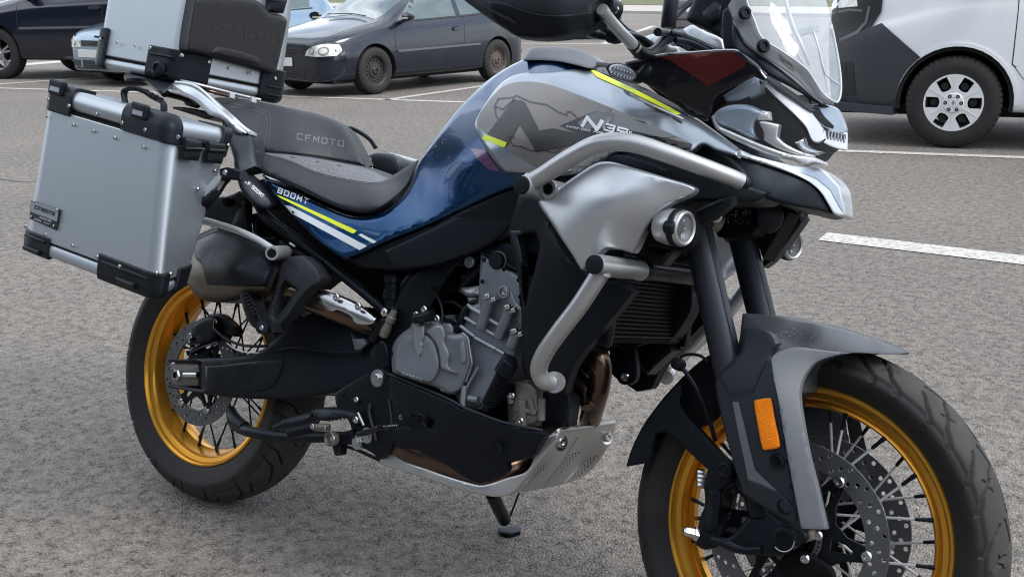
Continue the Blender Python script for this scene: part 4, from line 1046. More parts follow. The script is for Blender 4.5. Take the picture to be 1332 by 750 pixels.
for (x, y) in z('A', (771, 594)): bolt(bp(x, y, LO-.01)-np.array([0, 0, 0]), (.5, -.85, 0), .0042, pan)
for (x, y) in z('A', (988, 629)): bolt(front([(x, y)], .012)[0], fn_, .0042, pan)
for (x, y) in z('a7', (695, 707)): bolt(front([(x, y)], .002)[0], fn_, .004, pan, 'steel', 'rivet')
for (x, y) in z('F', (857, 152)): bolt(front([(x, y)], .002)[0], fn_, .004, pan, 'steel', 'rivet')
# latches on the front face
for q in (ZP('a7', (488, 478), (606, 496), (602, 560), (578, 640), (470, 628), (478, 560)), ZP('a7', (655, 502), (768, 522), (766, 575), (742, 660), (634, 650), (644, 570))):
    lt, _ = shell('latch', q, planeS(front([(250, 200)], .015)[0], fn_), MT['black'], pan, .004, 2.5, .007, sharp=30, step=8)
    x0 = np.mean([p[0] for p in q]); y0 = q[0][1]
    for dx in (-4.5, 2.5): decal('latch_slot', [[(x0+dx, y0+10.5), (x0+dx+3.6, y0+11.2), (x0+dx+3.4, y0+13.4), (x0+dx-.2, y0+12.7)]], planeS(front([(250, 200)], .020)[0], fn_), MT['dark'], lt, .0005)
    tube('latch_hinge', [front([(q[5][0]+1.5, q[5][1]-1)], .020)[0], front([(q[2][0]-.5, q[2][1]-.5)], .020)[0]], .004, MT['black'], lt, 8, 1)
# carrying strap
hp = B('a7', (72, 245, .37), (64, 205, .37), (62, 160, .37), (85, 140, .37), (140, 140, .36), (200, 158, .35), (250, 190, .34), (300, 215, .33), (335, 240, .33), (338, 290, .33))
tube('carry_handle', hp, [.008, .008, .009, .008, .007, .008, .009, .009, .010, .010], MT['black'], pan, 10, 4, flat=.6)
for i in range(6):
    t = .45+.085*i; k = t*8; a = hp[int(k)]*(1-k % 1)+hp[min(8, int(k)+1)]*(k % 1); cyl('handle_rib', a+[0, .012, .003], a+[0, -.012, .003], .0042, MT['black'], pan, 8)
# maker's plate
npq = ZP('n1', (140, 75), (655, 240), (583, 605), (110, 400))
plate_, SPL = shell('name_plate', npq, latS(LO+.0035), MT['line'], pan, .0008, 1.0, .003, sharp=20, step=9)
decal('plate_face', [ZP('n1', (150, 82), (632, 238), (600, 452), (128, 275))], latS(LO+.0045), MT['alu_lid'], plate_, .0004)
decal('plate_lettering', lettering('CFMOTO', ZP('n1', (200, 225))[0], ZP('n1', (545, 352))[0], np.array([12, -82])/13.64*.85, .23), latS(LO+.0045), MT['line'], plate_, .0012)
decal('plate_lettering', lettering('ADVENTURE', ZP('n1', (290, 385))[0], ZP('n1', (500, 462))[0], np.array([4, -28])/13.64, .16)+lettering('MORE FUN', ZP('n1', (195, 415))[0], ZP('n1', (465, 510))[0], np.array([4, -26])/13.64, .16), latS(LO+.0045), MT['lite'], plate_, .0010)
for (x, y) in z('n1', (190, 95), (600, 245), (145, 365), (545, 530)): bolt(bp(x, y, LO+.005), OUT, .0032, plate_, 'steel', 'plate_rivet')
# left pannier, mirrored block
C8m = [[[np.array([1, -1, 1])*C8[i][j][k] for k in (0, 1)] for j in (0, 1)] for i in (0, 1)]
pl = case('pannier', C8m, 'left-hand aluminium pannier hidden behind the seat', None)
for e in ((-.018, .235, -.025, .30, .845, 1.02), (.645, 1.012, -.03, .15, .858, 1.022), (.585, 1.025, -.03, .28, -.03, .135)): guard(C8m, e, pl, None, .016)

# ---- top case
XT = -.09; hw_ = .172
def tcx(x, y): return onx(x, y, XT)
F00 = tcx(229, 107); F01 = tcx(267, -88); G00 = tcx(371, 134); G01 = tcx(397, -58)
r00 = cc(118, 86, -F00[1]); r01 = cc(149, -104, -F01[1])
TC8 = [[[r00, r01], [r00+G00-F00, r01+G01-F01]], [[F00, F01], [G00, G01]]]
tc_ = case('top_case', TC8, 'aluminium top case with a black backrest pad', None)
for e in ((-.03, .16, -.03, .4, .0, .27), (.66, 1.03, -.035, .25, -.02, .21), (.66, 1.03, .72, 1.03, -.02, .21), (-.02, .22, -.02, .3, .82, 1.02), (.66, 1.02, -.02, .24, .82, 1.02)): guard(TC8, e, tc_, None, .014)
tc_front = planeS((F00+G00+F01)/3, np.cross(G00-F00, F01-F00) if np.cross(G00-F00, F01-F00)[0] > 0 else -np.cross(G00-F00, F01-F00))
tn = -tc_front.back
def pl_off(S, h): return (lambda P, g=0: S(P, h+np.asarray(g)))
def offset(S, h):
    f = lambda P, g=0: S(P, np.asarray(g)+h); f.back = S.back; return f
pad, SPAD = shell('backrest_pad', ZP('c2', (130, -20), (190, -30), (380, -28), (560, -10), (625, 20), (665, 60), (700, 95), (790, 118), (825, 150), (822, 200), (790, 350), (755, 500), (740, 540), (700, 550), (560, 512), (350, 455), (150, 405), (85, 390), (72, 370), (85, 240), (110, 90)), offset(tc_front, .012), MT['pad'], tc_, .018, 6.5, .028, sharp=70, step=9)
decal('pad_lettering', lettering('CFMOTO', ZP('c2', (272, 218))[0], ZP('c2', (722, 335))[0], np.array([1.5, -10.5]), .19), SPAD, MT['line'], pad, .0008)
pr, _ = shell('pad_ridge', ZP('c2', (250, 400), (290, 345), (450, 375), (620, 430), (655, 500), (450, 450)), offset(tc_front, .028), MT['pad'], pad, .006, 4, .012, sharp=20)
decal('guard_rib', [z('c2', (0, 470), (140, 510), (140, 520), (0, 482))], offset(tc_front, .0145), MT['black'], tc_)
for (x, y) in z('c2', (38, 416), (239, 465), (561, 545), (738, 589)): bolt(tc_front([(x, y)], .008)[0], tn, .0046, tc_)
bolt(tc_front([z('c2', (392, 510))[0]], .002)[0], tn, .0036, tc_, 'steel', 'rivet')
ts = -F00[1]
for (x, y) in z('c1', (190, 320), (598, 390), (852, 452)): bolt(bp(x, y, ts+.009), OUT, .0046, tc_)
for (x, y) in z('c1', (330, 345), (475, 372)): bolt(bp(x, y, ts+.002), OUT, .004, tc_, 'steel', 'rivet')
def hp2(u, v, w): return tri(TC8, u, v, w)
for (u0, u1, w) in ((.70, .95, .155), (.72, .94, .04)): tube('guard_rib', [hp2(u0, -.024, w), hp2(u1, -.024, w)], .0035, MT['black'], tc_, 8, 1)
tube('guard_rib', [hp2(.03, -.024, .20), hp2(.12, -.024, .20)], .003, MT['black'], tc_, 8, 1)
lathe('lock_boss', [(0, .022), (.006, .021), (.010, .014), (.005, .012), (.005, 0)], hp2(.84, -.035, .06), (0, -1, 0), MT['black'], tc_, 20)
for v0 in (1.032,): 
    for (w0, w1) in ((.035, .045), (.09, .10)): tube('guard_rib', [hp2(1.022, .78, w0), hp2(1.022, .93, w0)], .003, MT['black'], tc_, 8, 1)
lt, _ = shell('latch', ZP('c2', (705, -20), (830, 0), (822, 30), (800, 102), (688, 82), (705, 20)), offset(tc_front, .018), MT['black'], tc_, .006, 4, .02, sharp=30)
for dx in (0, 4, 8): decal('latch_slot', [[(355.5+dx, 1), (358+dx, 1.6), (357.6+dx, 3.6), (355.2+dx, 3)]], offset(tc_front, .0245), MT['dark'], lt, .0005)

# ---- luggage rack under the top case
rk, _ = shell('rack_plate', ZP('a7', (60, 45), (75, 28), (150, 35), (230, 45), (330, 60), (420, 85), (380, 120), (330, 150), (290, 140), (250, 110), (210, 75), (150, 62), (75, 68)), planeS(onz(190, 102, 1.02), (.1, -.16, 1)), MT['satin'], bike, 0, 4, .006, sharp=50)
tube('rack_rail', B('a7', (395, 95, .17), (430, 82, .17), (530, 98, .17), (700, 140, .12), (900, 190, .04), (1010, 215, 0)), .0042, MT['tube'], rk, 8)
tube('rack_rail', B('a7', (560, 125, .10), (700, 165, .06), (850, 200, 0)), .0045, MT['pipe'], rk, 8)
for (x, y) in z('a7', (545, 110), (810, 175), (960, 205)): beam('rack_bracket', bp(x, y, .08)+[0, 0, .004], bp(x, y+6, .08), .016, .008, MT['tube'], rk)
cyl('rack_bush', bp(*z('a7', (345, 165))[0], .18), bp(*z('a7', (345, 165))[0], .10), .011, MT['satin'], rk)
tp = shell('rack_foot', ZP('a7', (320, 175), (360, 150), (440, 180), (520, 210), (560, 245), (530, 265), (490, 250), (470, 225), (360, 195)), .12, MT['satin'], bike, .004, 3, .02)
shell('tail_plate', ZP('a7', (400, 262), (480, 265), (640, 295), (700, 335), (640, 350), (560, 325), (400, 275)), .10, MT['satin'], bike, .004, 3, .20)
# ---- passenger grab rail: pale flat alloy bar running down into the black side arm
gr_, _ = shell('grab_rail', ZP('a7', (362, 130), (385, 102), (440, 98), (525, 118), (590, 150), (660, 212), (760, 300), (860, 392), (938, 440), (935, 455), (850, 450), (800, 392), (730, 340), (660, 320), (620, 285), (575, 240), (520, 205), (440, 175), (375, 158)), [(220, 110, .19), (260, 130, .20), (320, 172, .17), (240, 120, .205), (300, 160, .19)], MT['silver_wet'], bike, .007, 5, .022, sharp=60, step=8)
mirrored(gr_)
tube('rail_edge', B('a7', (420, 92, .198), (530, 108, .20), (600, 145, .20), (700, 240, .19), (800, 335, .18), (935, 443, .172)), .0035, MT['lite'], gr_, 8)
sa, SSA = shell('side_arm', z('a7', (735, 352), (760, 375), (850, 448), (935, 458), (965, 520), (985, 610), (1015, 700))+z('G', (400, 155), (470, 215), (540, 280), (545, 300), (500, 315), (440, 290), (390, 235), (372, 190), (356, 120), (352, 80)), [(300, 165, .18), (335, 200, .165), (310, 205, .20), (355, 268, .15), (330, 240, .18)], MT['fender'], bike, .010, 6, .03, sharp=60, step=8)
mirrored(sa)
decal('arm_lettering', lettering('CF', z('b1', (328, 72))[0], z('b1', (352, 95))[0], (1.5, -4.6), .17)+lettering('800MT', z('b1', (362, 105))[0], z('b1', (422, 158))[0], (2.6, -4.6), .17), SSA, MT['lite'], sa, .0012)

# ---- seats
ps, SPS = shell('passenger_seat', [(268, 129), (285, 127), (310, 128), (345, 134), (385, 142), (420, 150), (445, 162), (461, 180), (471, 198), (475, 217), (455, 214), (420, 208), (380, 203), (337, 197), (329, 184), (318, 170), (300, 152), (280, 140)], [(300, 130, .04), (345, 134, .03), (400, 147, .02), (450, 170, .003), (474, 214, .004), (455, 212, .02), (300, 150, .115), (337, 197, .125), (385, 203, .105), (420, 208, .062), (380, 170, .08), (430, 185, .028)], MT['seat'], bike, .018, 8, .1, mirror=True, sharp=60)
decal('seat_lettering', lettering('CFMOTO', z('B', (152, 605))[0], z('B', (356, 638))[0], (.9, -8.6), .17), SPS, MT['film_dark'] if False else MT['strip'], ps, .0008)
for q in ([(25, 640), (38, 560), (36, 500), (20, 480), (-60, 462), (-150, 448), (-240, 436)], [(10, 640), (24, 560), (22, 508), (8, 492), (-60, 474), (-150, 460)]):
    decal('seam_stitch', strip(spl(z('B', *q), False, 60), .45), SPS, MT['strip'], ps, .0010, 6)
rs_, SRS = shell('rider_seat', z('a8', (-125, -20), (-60, -22), (0, -15), (140, 5), (300, 32), (420, 55), (520, 75), (600, 105), (670, 140), (720, 125), (780, 85), (855, 40), (842, 90), (800, 180), (740, 250), (670, 310), (610, 345), (540, 362), (470, 355), (380, 330), (280, 290), (160, 230), (60, 185), (-20, 150), (-90, 120), (-120, 70)), [(335, 205, .125), (400, 212, .112), (440, 217, .08), (470, 222, .04), (505, 230, .03), (540, 212, .06), (345, 222, .150), (420, 262, .155), (475, 274, .15), (515, 255, .12), (420, 235, .125), (480, 248, .125)], MT['seat'], bike, .022, 9, .1, mirror=True, sharp=70)
decal('seat_panel', [spl(z('a8', (-110, -5), (-60, -12), (0, -5), (140, 15), (300, 42), (420, 65), (520, 85), (600, 115), (665, 148), (690, 152), (640, 172), (560, 175), (480, 165), (380, 145), (300, 128), (200, 96), (100, 50), (0, 18)), True, 60)], SRS, MT['seat_top'], rs_, .0012, 6)
decal('seam_stitch', strip(spl(z('a8', (-80, 0), (0, 22), (100, 55), (200, 102), (300, 134), (380, 152), (480, 172), (560, 182), (650, 178), (740, 130)), False, 60), .5), SRS, MT['strip'], rs_, .0018, 6)
# far side: grab handle, latch and pale rail seen past the seat
tube('left_grab_rail', [bp(x, y, -.14) for x, y in z('B', (340, 560), (380, 555), (420, 570), (470, 605), (495, 640))], .0055, MT['satin'], bike, 8)
shell('left_rail_cover', z('a8', (530, 25), (600, -5), (680, 0), (735, 25), (750, 65), (745, 105), (720, 122), (690, 138), (600, 108), (540, 80)), -.10, MT['fender'], bike, .012, 9, .03)
shell('left_rail', z('a8', (640, -20), (720, 0), (860, 40), (850, 60), (790, 85), (750, 108), (750, 65), (735, 25)), -.15, MT['silver_wet'], bike, .003, 4, .02)
decal('latch_slot', [z('a8', (535, 12), (580, 28), (575, 40), (530, 28))], latS(-.085), MT['lite'], bike)
bolts(bike, .005, -.085, z('a8', (580, 92)))

# ---- tail bracket behind the pannier, rack hoops
shell('tail_bracket', z('b1', (75, 250), (150, 160), (230, 145), (300, 118), (345, 150), (335, 200), (330, 340), (270, 310), (180, 290)), .13, MT['satin'], bike, .004, 3, .02, holes=[z('b1', (165, 152), (190, 105), (232, 52), (275, 105), (330, 140), (318, 148), (260, 118), (210, 140))][:0])
shell('tail_bracket', z('b1', (255, 300), (310, 170), (330, 180), (332, 330), (300, 325)), .15, MT['black'], bike, .004, 3, .02)
lathe('indicator_stub', [(0, .010), (.02, .012), (.028, .008), (.028, 0)], bp(*z('b1', (258, 180))[0], .14), (.2, -1, 0), MT['satin'], bike, 16)
ch, _ = shell('rack_hoop', z('b1', (75, 150), (165, 40), (190, 28), (195, 60), (165, 110), (95, 190), (82, 255), (65, 255), (78, 190)), .335, MT['shroud'], bike, .004, 4, .012, sharp=40)
cn, _ = shell('hoop_joint', z('b1', (190, 0), (235, -10), (300, 10), (310, 60), (250, 55), (215, 52), (190, 80), (165, 118), (150, 110), (185, 50)), .330, MT['black'], ch, .004, 3, .02, sharp=50)
shell('hoop_joint', z('b1', (28, 180), (45, 145), (75, 135), (110, 150), (150, 110), (165, 120), (130, 165), (95, 200), (70, 250), (62, 235), (38, 215)), .345, MT['black'], ch, .005, 3, .02, sharp=60)
bolts(ch, .0055, .352, z('b1', (222, 18), (77, 173)))
tube('rack_strut', B('b1', (55, 268, .262), (120, 283, .26), (200, 305, .255), (300, 338, .25), (400, 385, .24), (475, 432, .235)), [.0085, .0085, .008, .008, .008, .0085], MT['shroud'], bike, 12)
rst = tube('rack_strut', B('b1', (45, 380, .27), (120, 345, .262), (180, 320, .258)), .0065, MT['shroud'], bike, 10, 2)
e0 = bp(*z('b1', (473, 455))[0], .262); e1 = bp(*z('b1', (545, 450))[0], .18)
cy = lathe('strut_bush', [(0, .0095), (0, .0145), (.004, .0155), (.095, .0155), (.10, .012)], e0, e1-e0, MT['tube'], bike, 24); lathe('bush_bore', [(0, .010), (-.001, .010), (-.001, 0)], e0, e1-e0, MT['dark'], cy, 20)

# ---- silencer
mf, SMF = shell('muffler', z('b1', (40, 395), (120, 345), (200, 330), (300, 352), (400, 402), (470, 460), (512, 520), (500, 575), (475, 640), (440, 690), (330, 705), (230, 720), (150, 720), (75, 698), (8, 600), (10, 520)), [(262, 315, .16), (300, 310, .17), (355, 345, .19), (245, 365, .18), (280, 392, .18), (345, 385, .20), (300, 350, .235)], MT['muffler'], bike, .045, 15, .09, sharp=60, step=8)
shell('muffler_cover', z('b1', (48, 400), (120, 352), (200, 338), (300, 360), (392, 408), (455, 465), (492, 520), (470, 560), (452, 600), (438, 636), (300, 634), (125, 626), (112, 600), (95, 520), (60, 480)), SMF, MT['black'], mf, .004, 3, .006, sharp=50, step=8)
tube('exhaust_pipe', [bp(352, 388, .19), bp(378, 378, .17), bp(405, 388, .15), bp(440, 403, .14), bp(470, 416, .12), bp(500, 430, .08)], [.026, .028, .029, .029, .028, .026], MT['pipe'], bike, 24)
hs, SHS = shell('heat_shield', z('b2', (165, 25), (200, 5), (260, 0), (330, 20), (460, 80), (585, 180), (560, 220), (470, 228), (430, 210), (415, 175), (370, 145), (310, 125), (280, 135), (240, 120), (200, 80), (185, 45)), lambda P: (lambda d, u: .150-.0001*u+.031*np.sqrt(np.clip(1-(d/21)**2, .02, 1)))(((P[:, 1]-378)*115-(P[:, 0]-385)*52)/126.2+2, ((P[:, 0]-385)*115+(P[:, 1]-378)*52)/126.2), MT['steel'], bike, .003, 3, .004, sharp=60, step=7)
bolts(hs, .0085, .180, z('b2', (313, 35), (465, 97)), 'steel')
# ---- swing arm
sw, SSW = shell('swing_arm', [(219, 467.5), (300, 464), (335, 458), (362, 437), (395, 412), (430, 400), (470, 400), (505, 420), (520, 470), (500, 500), (455, 506), (404, 516), (372, 519), (305, 517), (262, 511), (219, 503.5), (219, 500), (262, 506), (262, 471), (219, 471)], [(219, 470, .135), (219, 503, .135), (300, 490, .138), (372, 490, .135), (440, 430, .10), (500, 460, .09), (430, 480, .12)], MT['fender'] if False else MT['black'], bike, .006, 5, .05, sharp=30, step=10)
mirrored(sw)
shell('arm_recess', z('U', (360, 400), (440, 395), (640, 372), (790, 355), (770, 440), (720, 520), (640, 535), (480, 530), (370, 520)), lambda P: SSW.lat(P)+.0006, MT['satin'], sw, .0022, 2.5, .003, sharp=40)
shell('chain_adjuster', z('U', (200, 385), (325, 388), (330, 430), (322, 505), (200, 510), (190, 480), (215, 450), (190, 430)), .128, MT['pump'], sw, .004, 4, .03, sharp=30)
ax = bp(*z('U', (197, 447))[0], .14); lathe('axle_nut', [(0, .007), (0, .0125), (-.004, .0155), (-.022, .0165), (-.024, .021), (-.03, .021)], ax, (0, -1, 0), MT['steel'], sw, 6, 20)
lathe('axle_bore', [(0.0005, .0078), (.0005, 0)], ax, (0, -1, 0), MT['dark'], sw, 14)
cyl('adjuster_bolt', bp(*z('U', (250, 447))[0], .137), bp(*z('U', (322, 447))[0], .137), .0075, MT['steel'], sw, 12); 
# hoses and brake line on the swing arm
tube('brake_hose', B('U', (415, 150, .12), (412, 190, .13), (440, 225, .135), (490, 260, .14), (560, 285, .145), (640, 292, .15), (700, 290, .15)), .0035, MT['satin'], bike, 8)
tube('brake_hose', B('U', (480, 275, .13), (540, 315, .14), (630, 328, .146), (660, 325, .146)), .0016, MT['tube'], bike, 6)
tube('sensor_cable', B('J', (0, 470, .14), (100, 455, .14), (200, 470, .14), (330, 480, .13), (420, 475, .12)), .0035, MT['satin'], bike, 8)
tube('sensor_cable', B('U', (265, 340, .10), (340, 300, .12), (430, 270, .13)), .002, MT['satin'], bike, 6)
# rear caliper
cal, _ = shell('rear_caliper', z('U', (292, 180), (330, 148), (380, 130), (420, 140), (430, 200), (410, 260), (350, 285), (310, 270), (318, 240), (295, 225)), .095, MT['black'], bike, .012, 6, .05, sharp=70)
shell('caliper_bracket', z('U', (380, 120), (440, 118), (500, 165), (535, 210), (520, 240), (480, 230), (420, 210), (300, 330), (260, 330), (300, 290), (400, 250)), .085, MT['satin'], bike, .004, 3, .02, sharp=70)
bolts(cal, .006, .118, z('U', (420, 158)))
bolts(cal, .005, .108, z('U', (270, 325), (300, 288)), 'satin')
# lower frame tube and subframe
tube('subframe_tube', B('px', (322, 248, .15), (341, 274, .15), (360, 292, .15), (396, 318, .145), (430, 346, .14), (470, 378, .13), (500, 404, .12)), .0105, MT['satin'], bike, 14)
tube('subframe_tube', B('b1', (405, 215, .155), (440, 270, .155), (520, 330, .15), (620, 395, .15), (760, 500, .145)), .009, MT['black'], bike, 12)
tube('subframe_tube', B('b1', (520, 395, .15), (560, 440, .15), (620, 460, .15), (700, 520, .145), (760, 560, .14)), .007, MT['black'], bike, 12)
tube('wiring_loom', B('b1', (400, 250, .12), (385, 300, .12), (400, 350, .12), (440, 380, .13), (500, 380, .13)), .007, MT['satin'], bike, 10)
shell('fender_stay', z('b1', (355, 245), (400, 235), (450, 330), (520, 400), (600, 440), (560, 460), (480, 410), (430, 380), (390, 330), (365, 290)), .11, MT['black'], bike, .004, 3, .03)
shell('rear_hugger', z('b1', (120, 280), (330, 330), (480, 400), (620, 470), (700, 560), (600, 640), (500, 600), (300, 500)), .06, MT['dark'], bike, .01, 8, .12)
for q in (((575, 405), (600, 420)), ((645, 490), (720, 545)), ((570, 400), (590, 412))): tube('clip', B('b1', (*q[0], .162), (*q[1], .16)), .0025, MT['tube'], bike, 6, 1)
# passenger foot-peg hanger
hg, _ = shell('peg_hanger', [(372, 337), (382, 333), (394, 332.5), (409, 345), (419, 361), (416, 367), (403, 375), (391, 388), (374, 412), (358, 430), (346, 426), (341, 419), (350, 398), (361, 362), (363, 350)], [(372, 337, .20), (415, 362, .19), (345, 425, .22), (390, 350, .205)], MT['fender'], bike, .006, 3.5, .03, holes=[[(364, 376), (371, 365), (379, 372), (386, 376), (371, 398), (358, 415), (355, 410)]], sharp=35, step=7)
pg, _ = shell('passenger_peg', [(311, 381), (315, 377), (321, 377), (326, 386), (338, 411), (341, 420), (336, 429), (328, 424), (320, 412)], .25, MT['black'], hg, .008, 4, .03, sharp=60, step=6)
for i in range(7):
    t = i/7; cyl('peg_rib', bp(318+14*t, 384+30*t, .262), bp(323+14*t, 381+30*t, .262), .0028, MT['satin'], pg, 6)
cyl('peg_pivot', bp(341, 426, .27), bp(341, 426, .20), .014, MT['black'], hg); bolts(hg, .006, .272, [(341, 426)])
bbox_ = shell('peg_clevis', [(337, 421), (350, 420), (357, 432), (345, 433), (337, 430)], .245, MT['satin'], hg, .003, 2, .03, sharp=40)
# rear axle side plate / link under the swing arm (brake pedal linkage tube)
tube('centre_stand_arm', B('px', (305, 540, .14), (303, 549, .15), (312, 556, .16), (330, 562, .17), (370, 568, .17), (410, 568, .17), (445, 568, .165)), [.010, .012, .013, .0125, .012, .012, .012], MT['satin'], bike, 14)
tube('stand_collar', B('px', (300, 533, .13), (305, 545, .15), (318, 556, .162)), [.012, .016, .015], MT['black'], bike, 14)

shell('tail_inner', [(318, 240), (345, 232), (400, 280), (455, 338), (510, 350), (510, 400), (470, 385), (430, 350), (380, 325), (345, 290)], .03, MT['dark'], bike, 0, 4, .06)
# ------------------------------------------------------------------ tank and bodywork
TANK = [(341, 226, .145), (450, 335, .172), (458, 281, .150), (405, 259, .150), (541, 213, .10), (560, 190, .09), (595, 144, .07), (628, 111, .05), (660, 90, .03), (690, 74, .02), (780, 80, .02),
        (560, 290, .165), (620, 262, .175), (668, 243, .185), (600, 200, .165), (580, 240, .155), (640, 180, .19), (700, 200, .21), (640, 130, .13), (700, 120, .15), (760, 120, .15), (720, 90, .08), (850, 160, .19), (760, 180, .215), (850, 200, .21), (820, 100, .08), (900, 150, .16), (930, 190, .19)]
tk, STK = shell('tank_cover', [(339, 224), (350, 232), (376, 244), (405, 260), (435, 274), (458, 281.5), (480, 282), (503, 274), (522, 258), (534, 240), (543, 213), (560, 188), (578, 164), (597, 141), (628, 110), (658, 89), (690, 75), (730, 72), (775, 84), (800, 140), (760, 200), (704, 244), (690, 240), (668, 244), (620, 264), (560, 292), (500, 316), (452, 336), (440, 333), (415, 315), (380, 280), (352, 248)], TANK, MT['blue'], bike, .012, 6, .1, mirror=True, sharp=60, step=9, ang=60)
# swage lines along the tail
decal('edge_line', strip(spl(z('a8', (-90, 150), (0, 180), (100, 215), (200, 270), (300, 325), (380, 360), (450, 382), (520, 382), (590, 360), (660, 315), (730, 255), (780, 200), (820, 140), (850, 80)), False, 60), .55), STK, MT['lite'], tk, .0010, 6)
decal('neon_stripe', [z('a8', (0, 250), (20, 256), (490, 468), (470, 485), (460, 485), (20, 268))], STK, MT['neon'], tk)
decal('grey_stripe', [z('a8', (50, 312), (90, 322), (552, 562), (505, 587), (90, 362))], STK, MT['lite'], tk)
decal('grey_stripe', [z('a8', (498, 495), (515, 486), (610, 535), (588, 547))], STK, MT['lite'], tk)
decal('tail_lettering', lettering('800MT', z('a8', (2, 238))[0], z('a8', (188, 310))[0], (2.2, -7.2), .20), STK, MT['lite'], tk, .0012)
# silver tank panel with its ridge band
sp_, SSP = shell('tank_panel', z('a2', (65, 390), (75, 350), (130, 260), (190, 185), (250, 145), (330, 128), (420, 128), (560, 112), (615, 112))+z('a3', (38, 146), (60, 146), (180, 200), (300, 254), (500, 357), (595, 410), (700, 470), (800, 540), (935, 632), (938, 680), (800, 640), (720, 605), (640, 650))+z('a2', (900, 455), (760, 520), (560, 624), (230, 624), (200, 610), (130, 520), (80, 430)),
    lambda P: STK.lat(P), MT['silver'], bike, .012, 6, .012, sharp=60, step=9, ang=60)
mirrored(sp_)
pf = z('a2', (78, 360), (130, 275), (190, 210), (250, 182), (330, 175), (430, 190), (560, 235), (700, 290), (900, 372))+z('a3', (300, 430), (450, 500), (640, 585), (650, 600), (630, 645))+z('a2', (900, 450), (760, 520), (560, 622), (430, 622), (250, 520), (90, 400))
tf = decal('panel_film', [spl(pf, True, 60)[:, :2]], SSP, MT['panel'], sp_, .0012, 7)
def a2(*p): return z('a2', *p)
decal('dark_print', [a2((130, 430), (255, 262), (300, 268), (315, 280), (382, 415), (330, 425), (285, 385), (225, 490), (215, 470)), a2((330, 430), (380, 413), (450, 402), (625, 440), (560, 480), (520, 490), (480, 500), (365, 518), (340, 470), (285, 385), (330, 428)), a2((480, 390), (640, 325), (670, 320), (900, 372), (900, 470), (830, 440), (700, 430), (620, 448))], SSP, MT['film_dark'], sp_, .0020, 6)
decal('dark_print', [z('a3', (40, 415), (90, 402), (250, 430), (570, 555), (480, 560), (300, 520), (60, 500), (0, 520), (-40, 470))], SSP, MT['strip'], sp_, .0024, 6)
decal('dark_print', [z('a3', (60, 500), (200, 515), (480, 560), (660, 600), (640, 650), (500, 610), (300, 548), (60, 530))], SSP, MT['film_dark'], sp_, .0028, 6)
ln = [a2((180, 258), (258, 252), (268, 242), (340, 275), (420, 288), (470, 322), (515, 338), (520, 322), (535, 322), (572, 355)), a2((182, 258), (165, 295), (170, 340), (180, 355)), a2((168, 297), (205, 310), (258, 262)), a2((240, 462), (255, 485), (300, 492), (345, 512), (400, 508), (450, 520), (480, 510), (490, 498)), a2((225, 448), (250, 440), (262, 452))]
decal('outline_print', [q for l in ln for q in strip(l, 1.0)], SSP, MT['line'], sp_, .0030, 6)
decal('neon_print', [a2((118, 432), (225, 470), (215, 492), (205, 493), (102, 452))], SSP, MT['neon'], sp_, .0026)
decal('model_lettering', lettering('N', a2((582, 392))[0], a2((668, 415))[0], (7.5, -12.5), .30, 1, .1), SSP, MT['lite'], sp_, .0036)
decal('model_lettering', lettering('39', a2((690, 412))[0], a2((808, 444))[0], (3.2, -9.2), .24, 1, .14)+lettering('o', a2((814, 446))[0], a2((840, 452))[0], (1.2, -8.0), .13, 1, .1), SSP, MT['lite'], sp_, .0036)
decal('small_lettering', lettering('EXPERIENCE MORE', a2((515, 398))[0], a2((690, 432))[0], (.9, -2.6), .17), SSP, MT['lite'], sp_, .0036)
# upper neon stripe with the maker's name
decal('neon_stripe', [z('a3', (38, 150), (60, 150), (300, 262), (500, 365), (592, 415), (560, 420), (300, 290), (75, 190))], SSP, MT['neon'], sp_, .0014)
decal('tank_lettering', lettering('CFMOTO', z('a3', (262, 290))[0], z('a3', (600, 470))[0], (-5.6, -4.6), .20), SSP, MT['film_dark'], sp_, .0020)
# purple reflex at the tank flank, dark wedge under it
decal('reflex_patch', [a2((45, 500), (115, 505), (190, 612), (130, 600), (85, 555))], STK, MT['purple'], tk)
# top pad of the tank and filler cover
shell('tank_pad', z('C', (400, 262), (415, 235), (432, 212), (455, 204), (560, 204), (640, 214), (700, 240), (735, 268), (700, 296), (640, 285), (560, 268), (480, 262), (430, 262)), [(690, 66, .03), (760, 70, .02), (780, 82, .04), (690, 78, .06), (760, 86, .09)], MT['fender_wet'], bike, .008, 5, .06, mirror=True, sharp=60, step=8)
shell('tank_lid', z('C', (668, 270), (735, 268), (800, 280), (830, 300), (780, 320), (700, 302), (680, 300)), .05, MT['fender_wet'], bike, .006, 4, .1, sharp=60, step=8)
# slim grey side trim above the neon stripe
shell('upper_trim', z('a3', (38, 148), (120, 118), (160, 170), (300, 225), (420, 280), (560, 360), (640, 410), (940, 625), (930, 632), (605, 408), (500, 355), (300, 252), (60, 142)), lambda P: STK.lat(P)+.001, MT['strip'], bike, .003, 3, .01, sharp=60)
# ---- black plastics below the blue panel
shell('side_cover', z('px', (453, 337), (500, 317), (560, 293), (620, 265), (668, 245), (700, 250), (690, 275), (672, 300), (655, 312), (634, 318), (600, 335), (570, 345), (545, 350), (520, 352), (490, 350), (470, 347))+[], [(453, 337, .160), (668, 245, .18), (520, 350, .14), (655, 312, .16)], MT['black'], bike, .007, 5, .03, sharp=60)
shell('frame_cover', z('a8', (660, 590), (900, 480), (1125, 370))+[(640, 262), (672, 285), (640, 315), (600, 333), (560, 345), (515, 347), (502, 330)], .172, MT['black'], bike, .003, 3, .01, sharp=60)
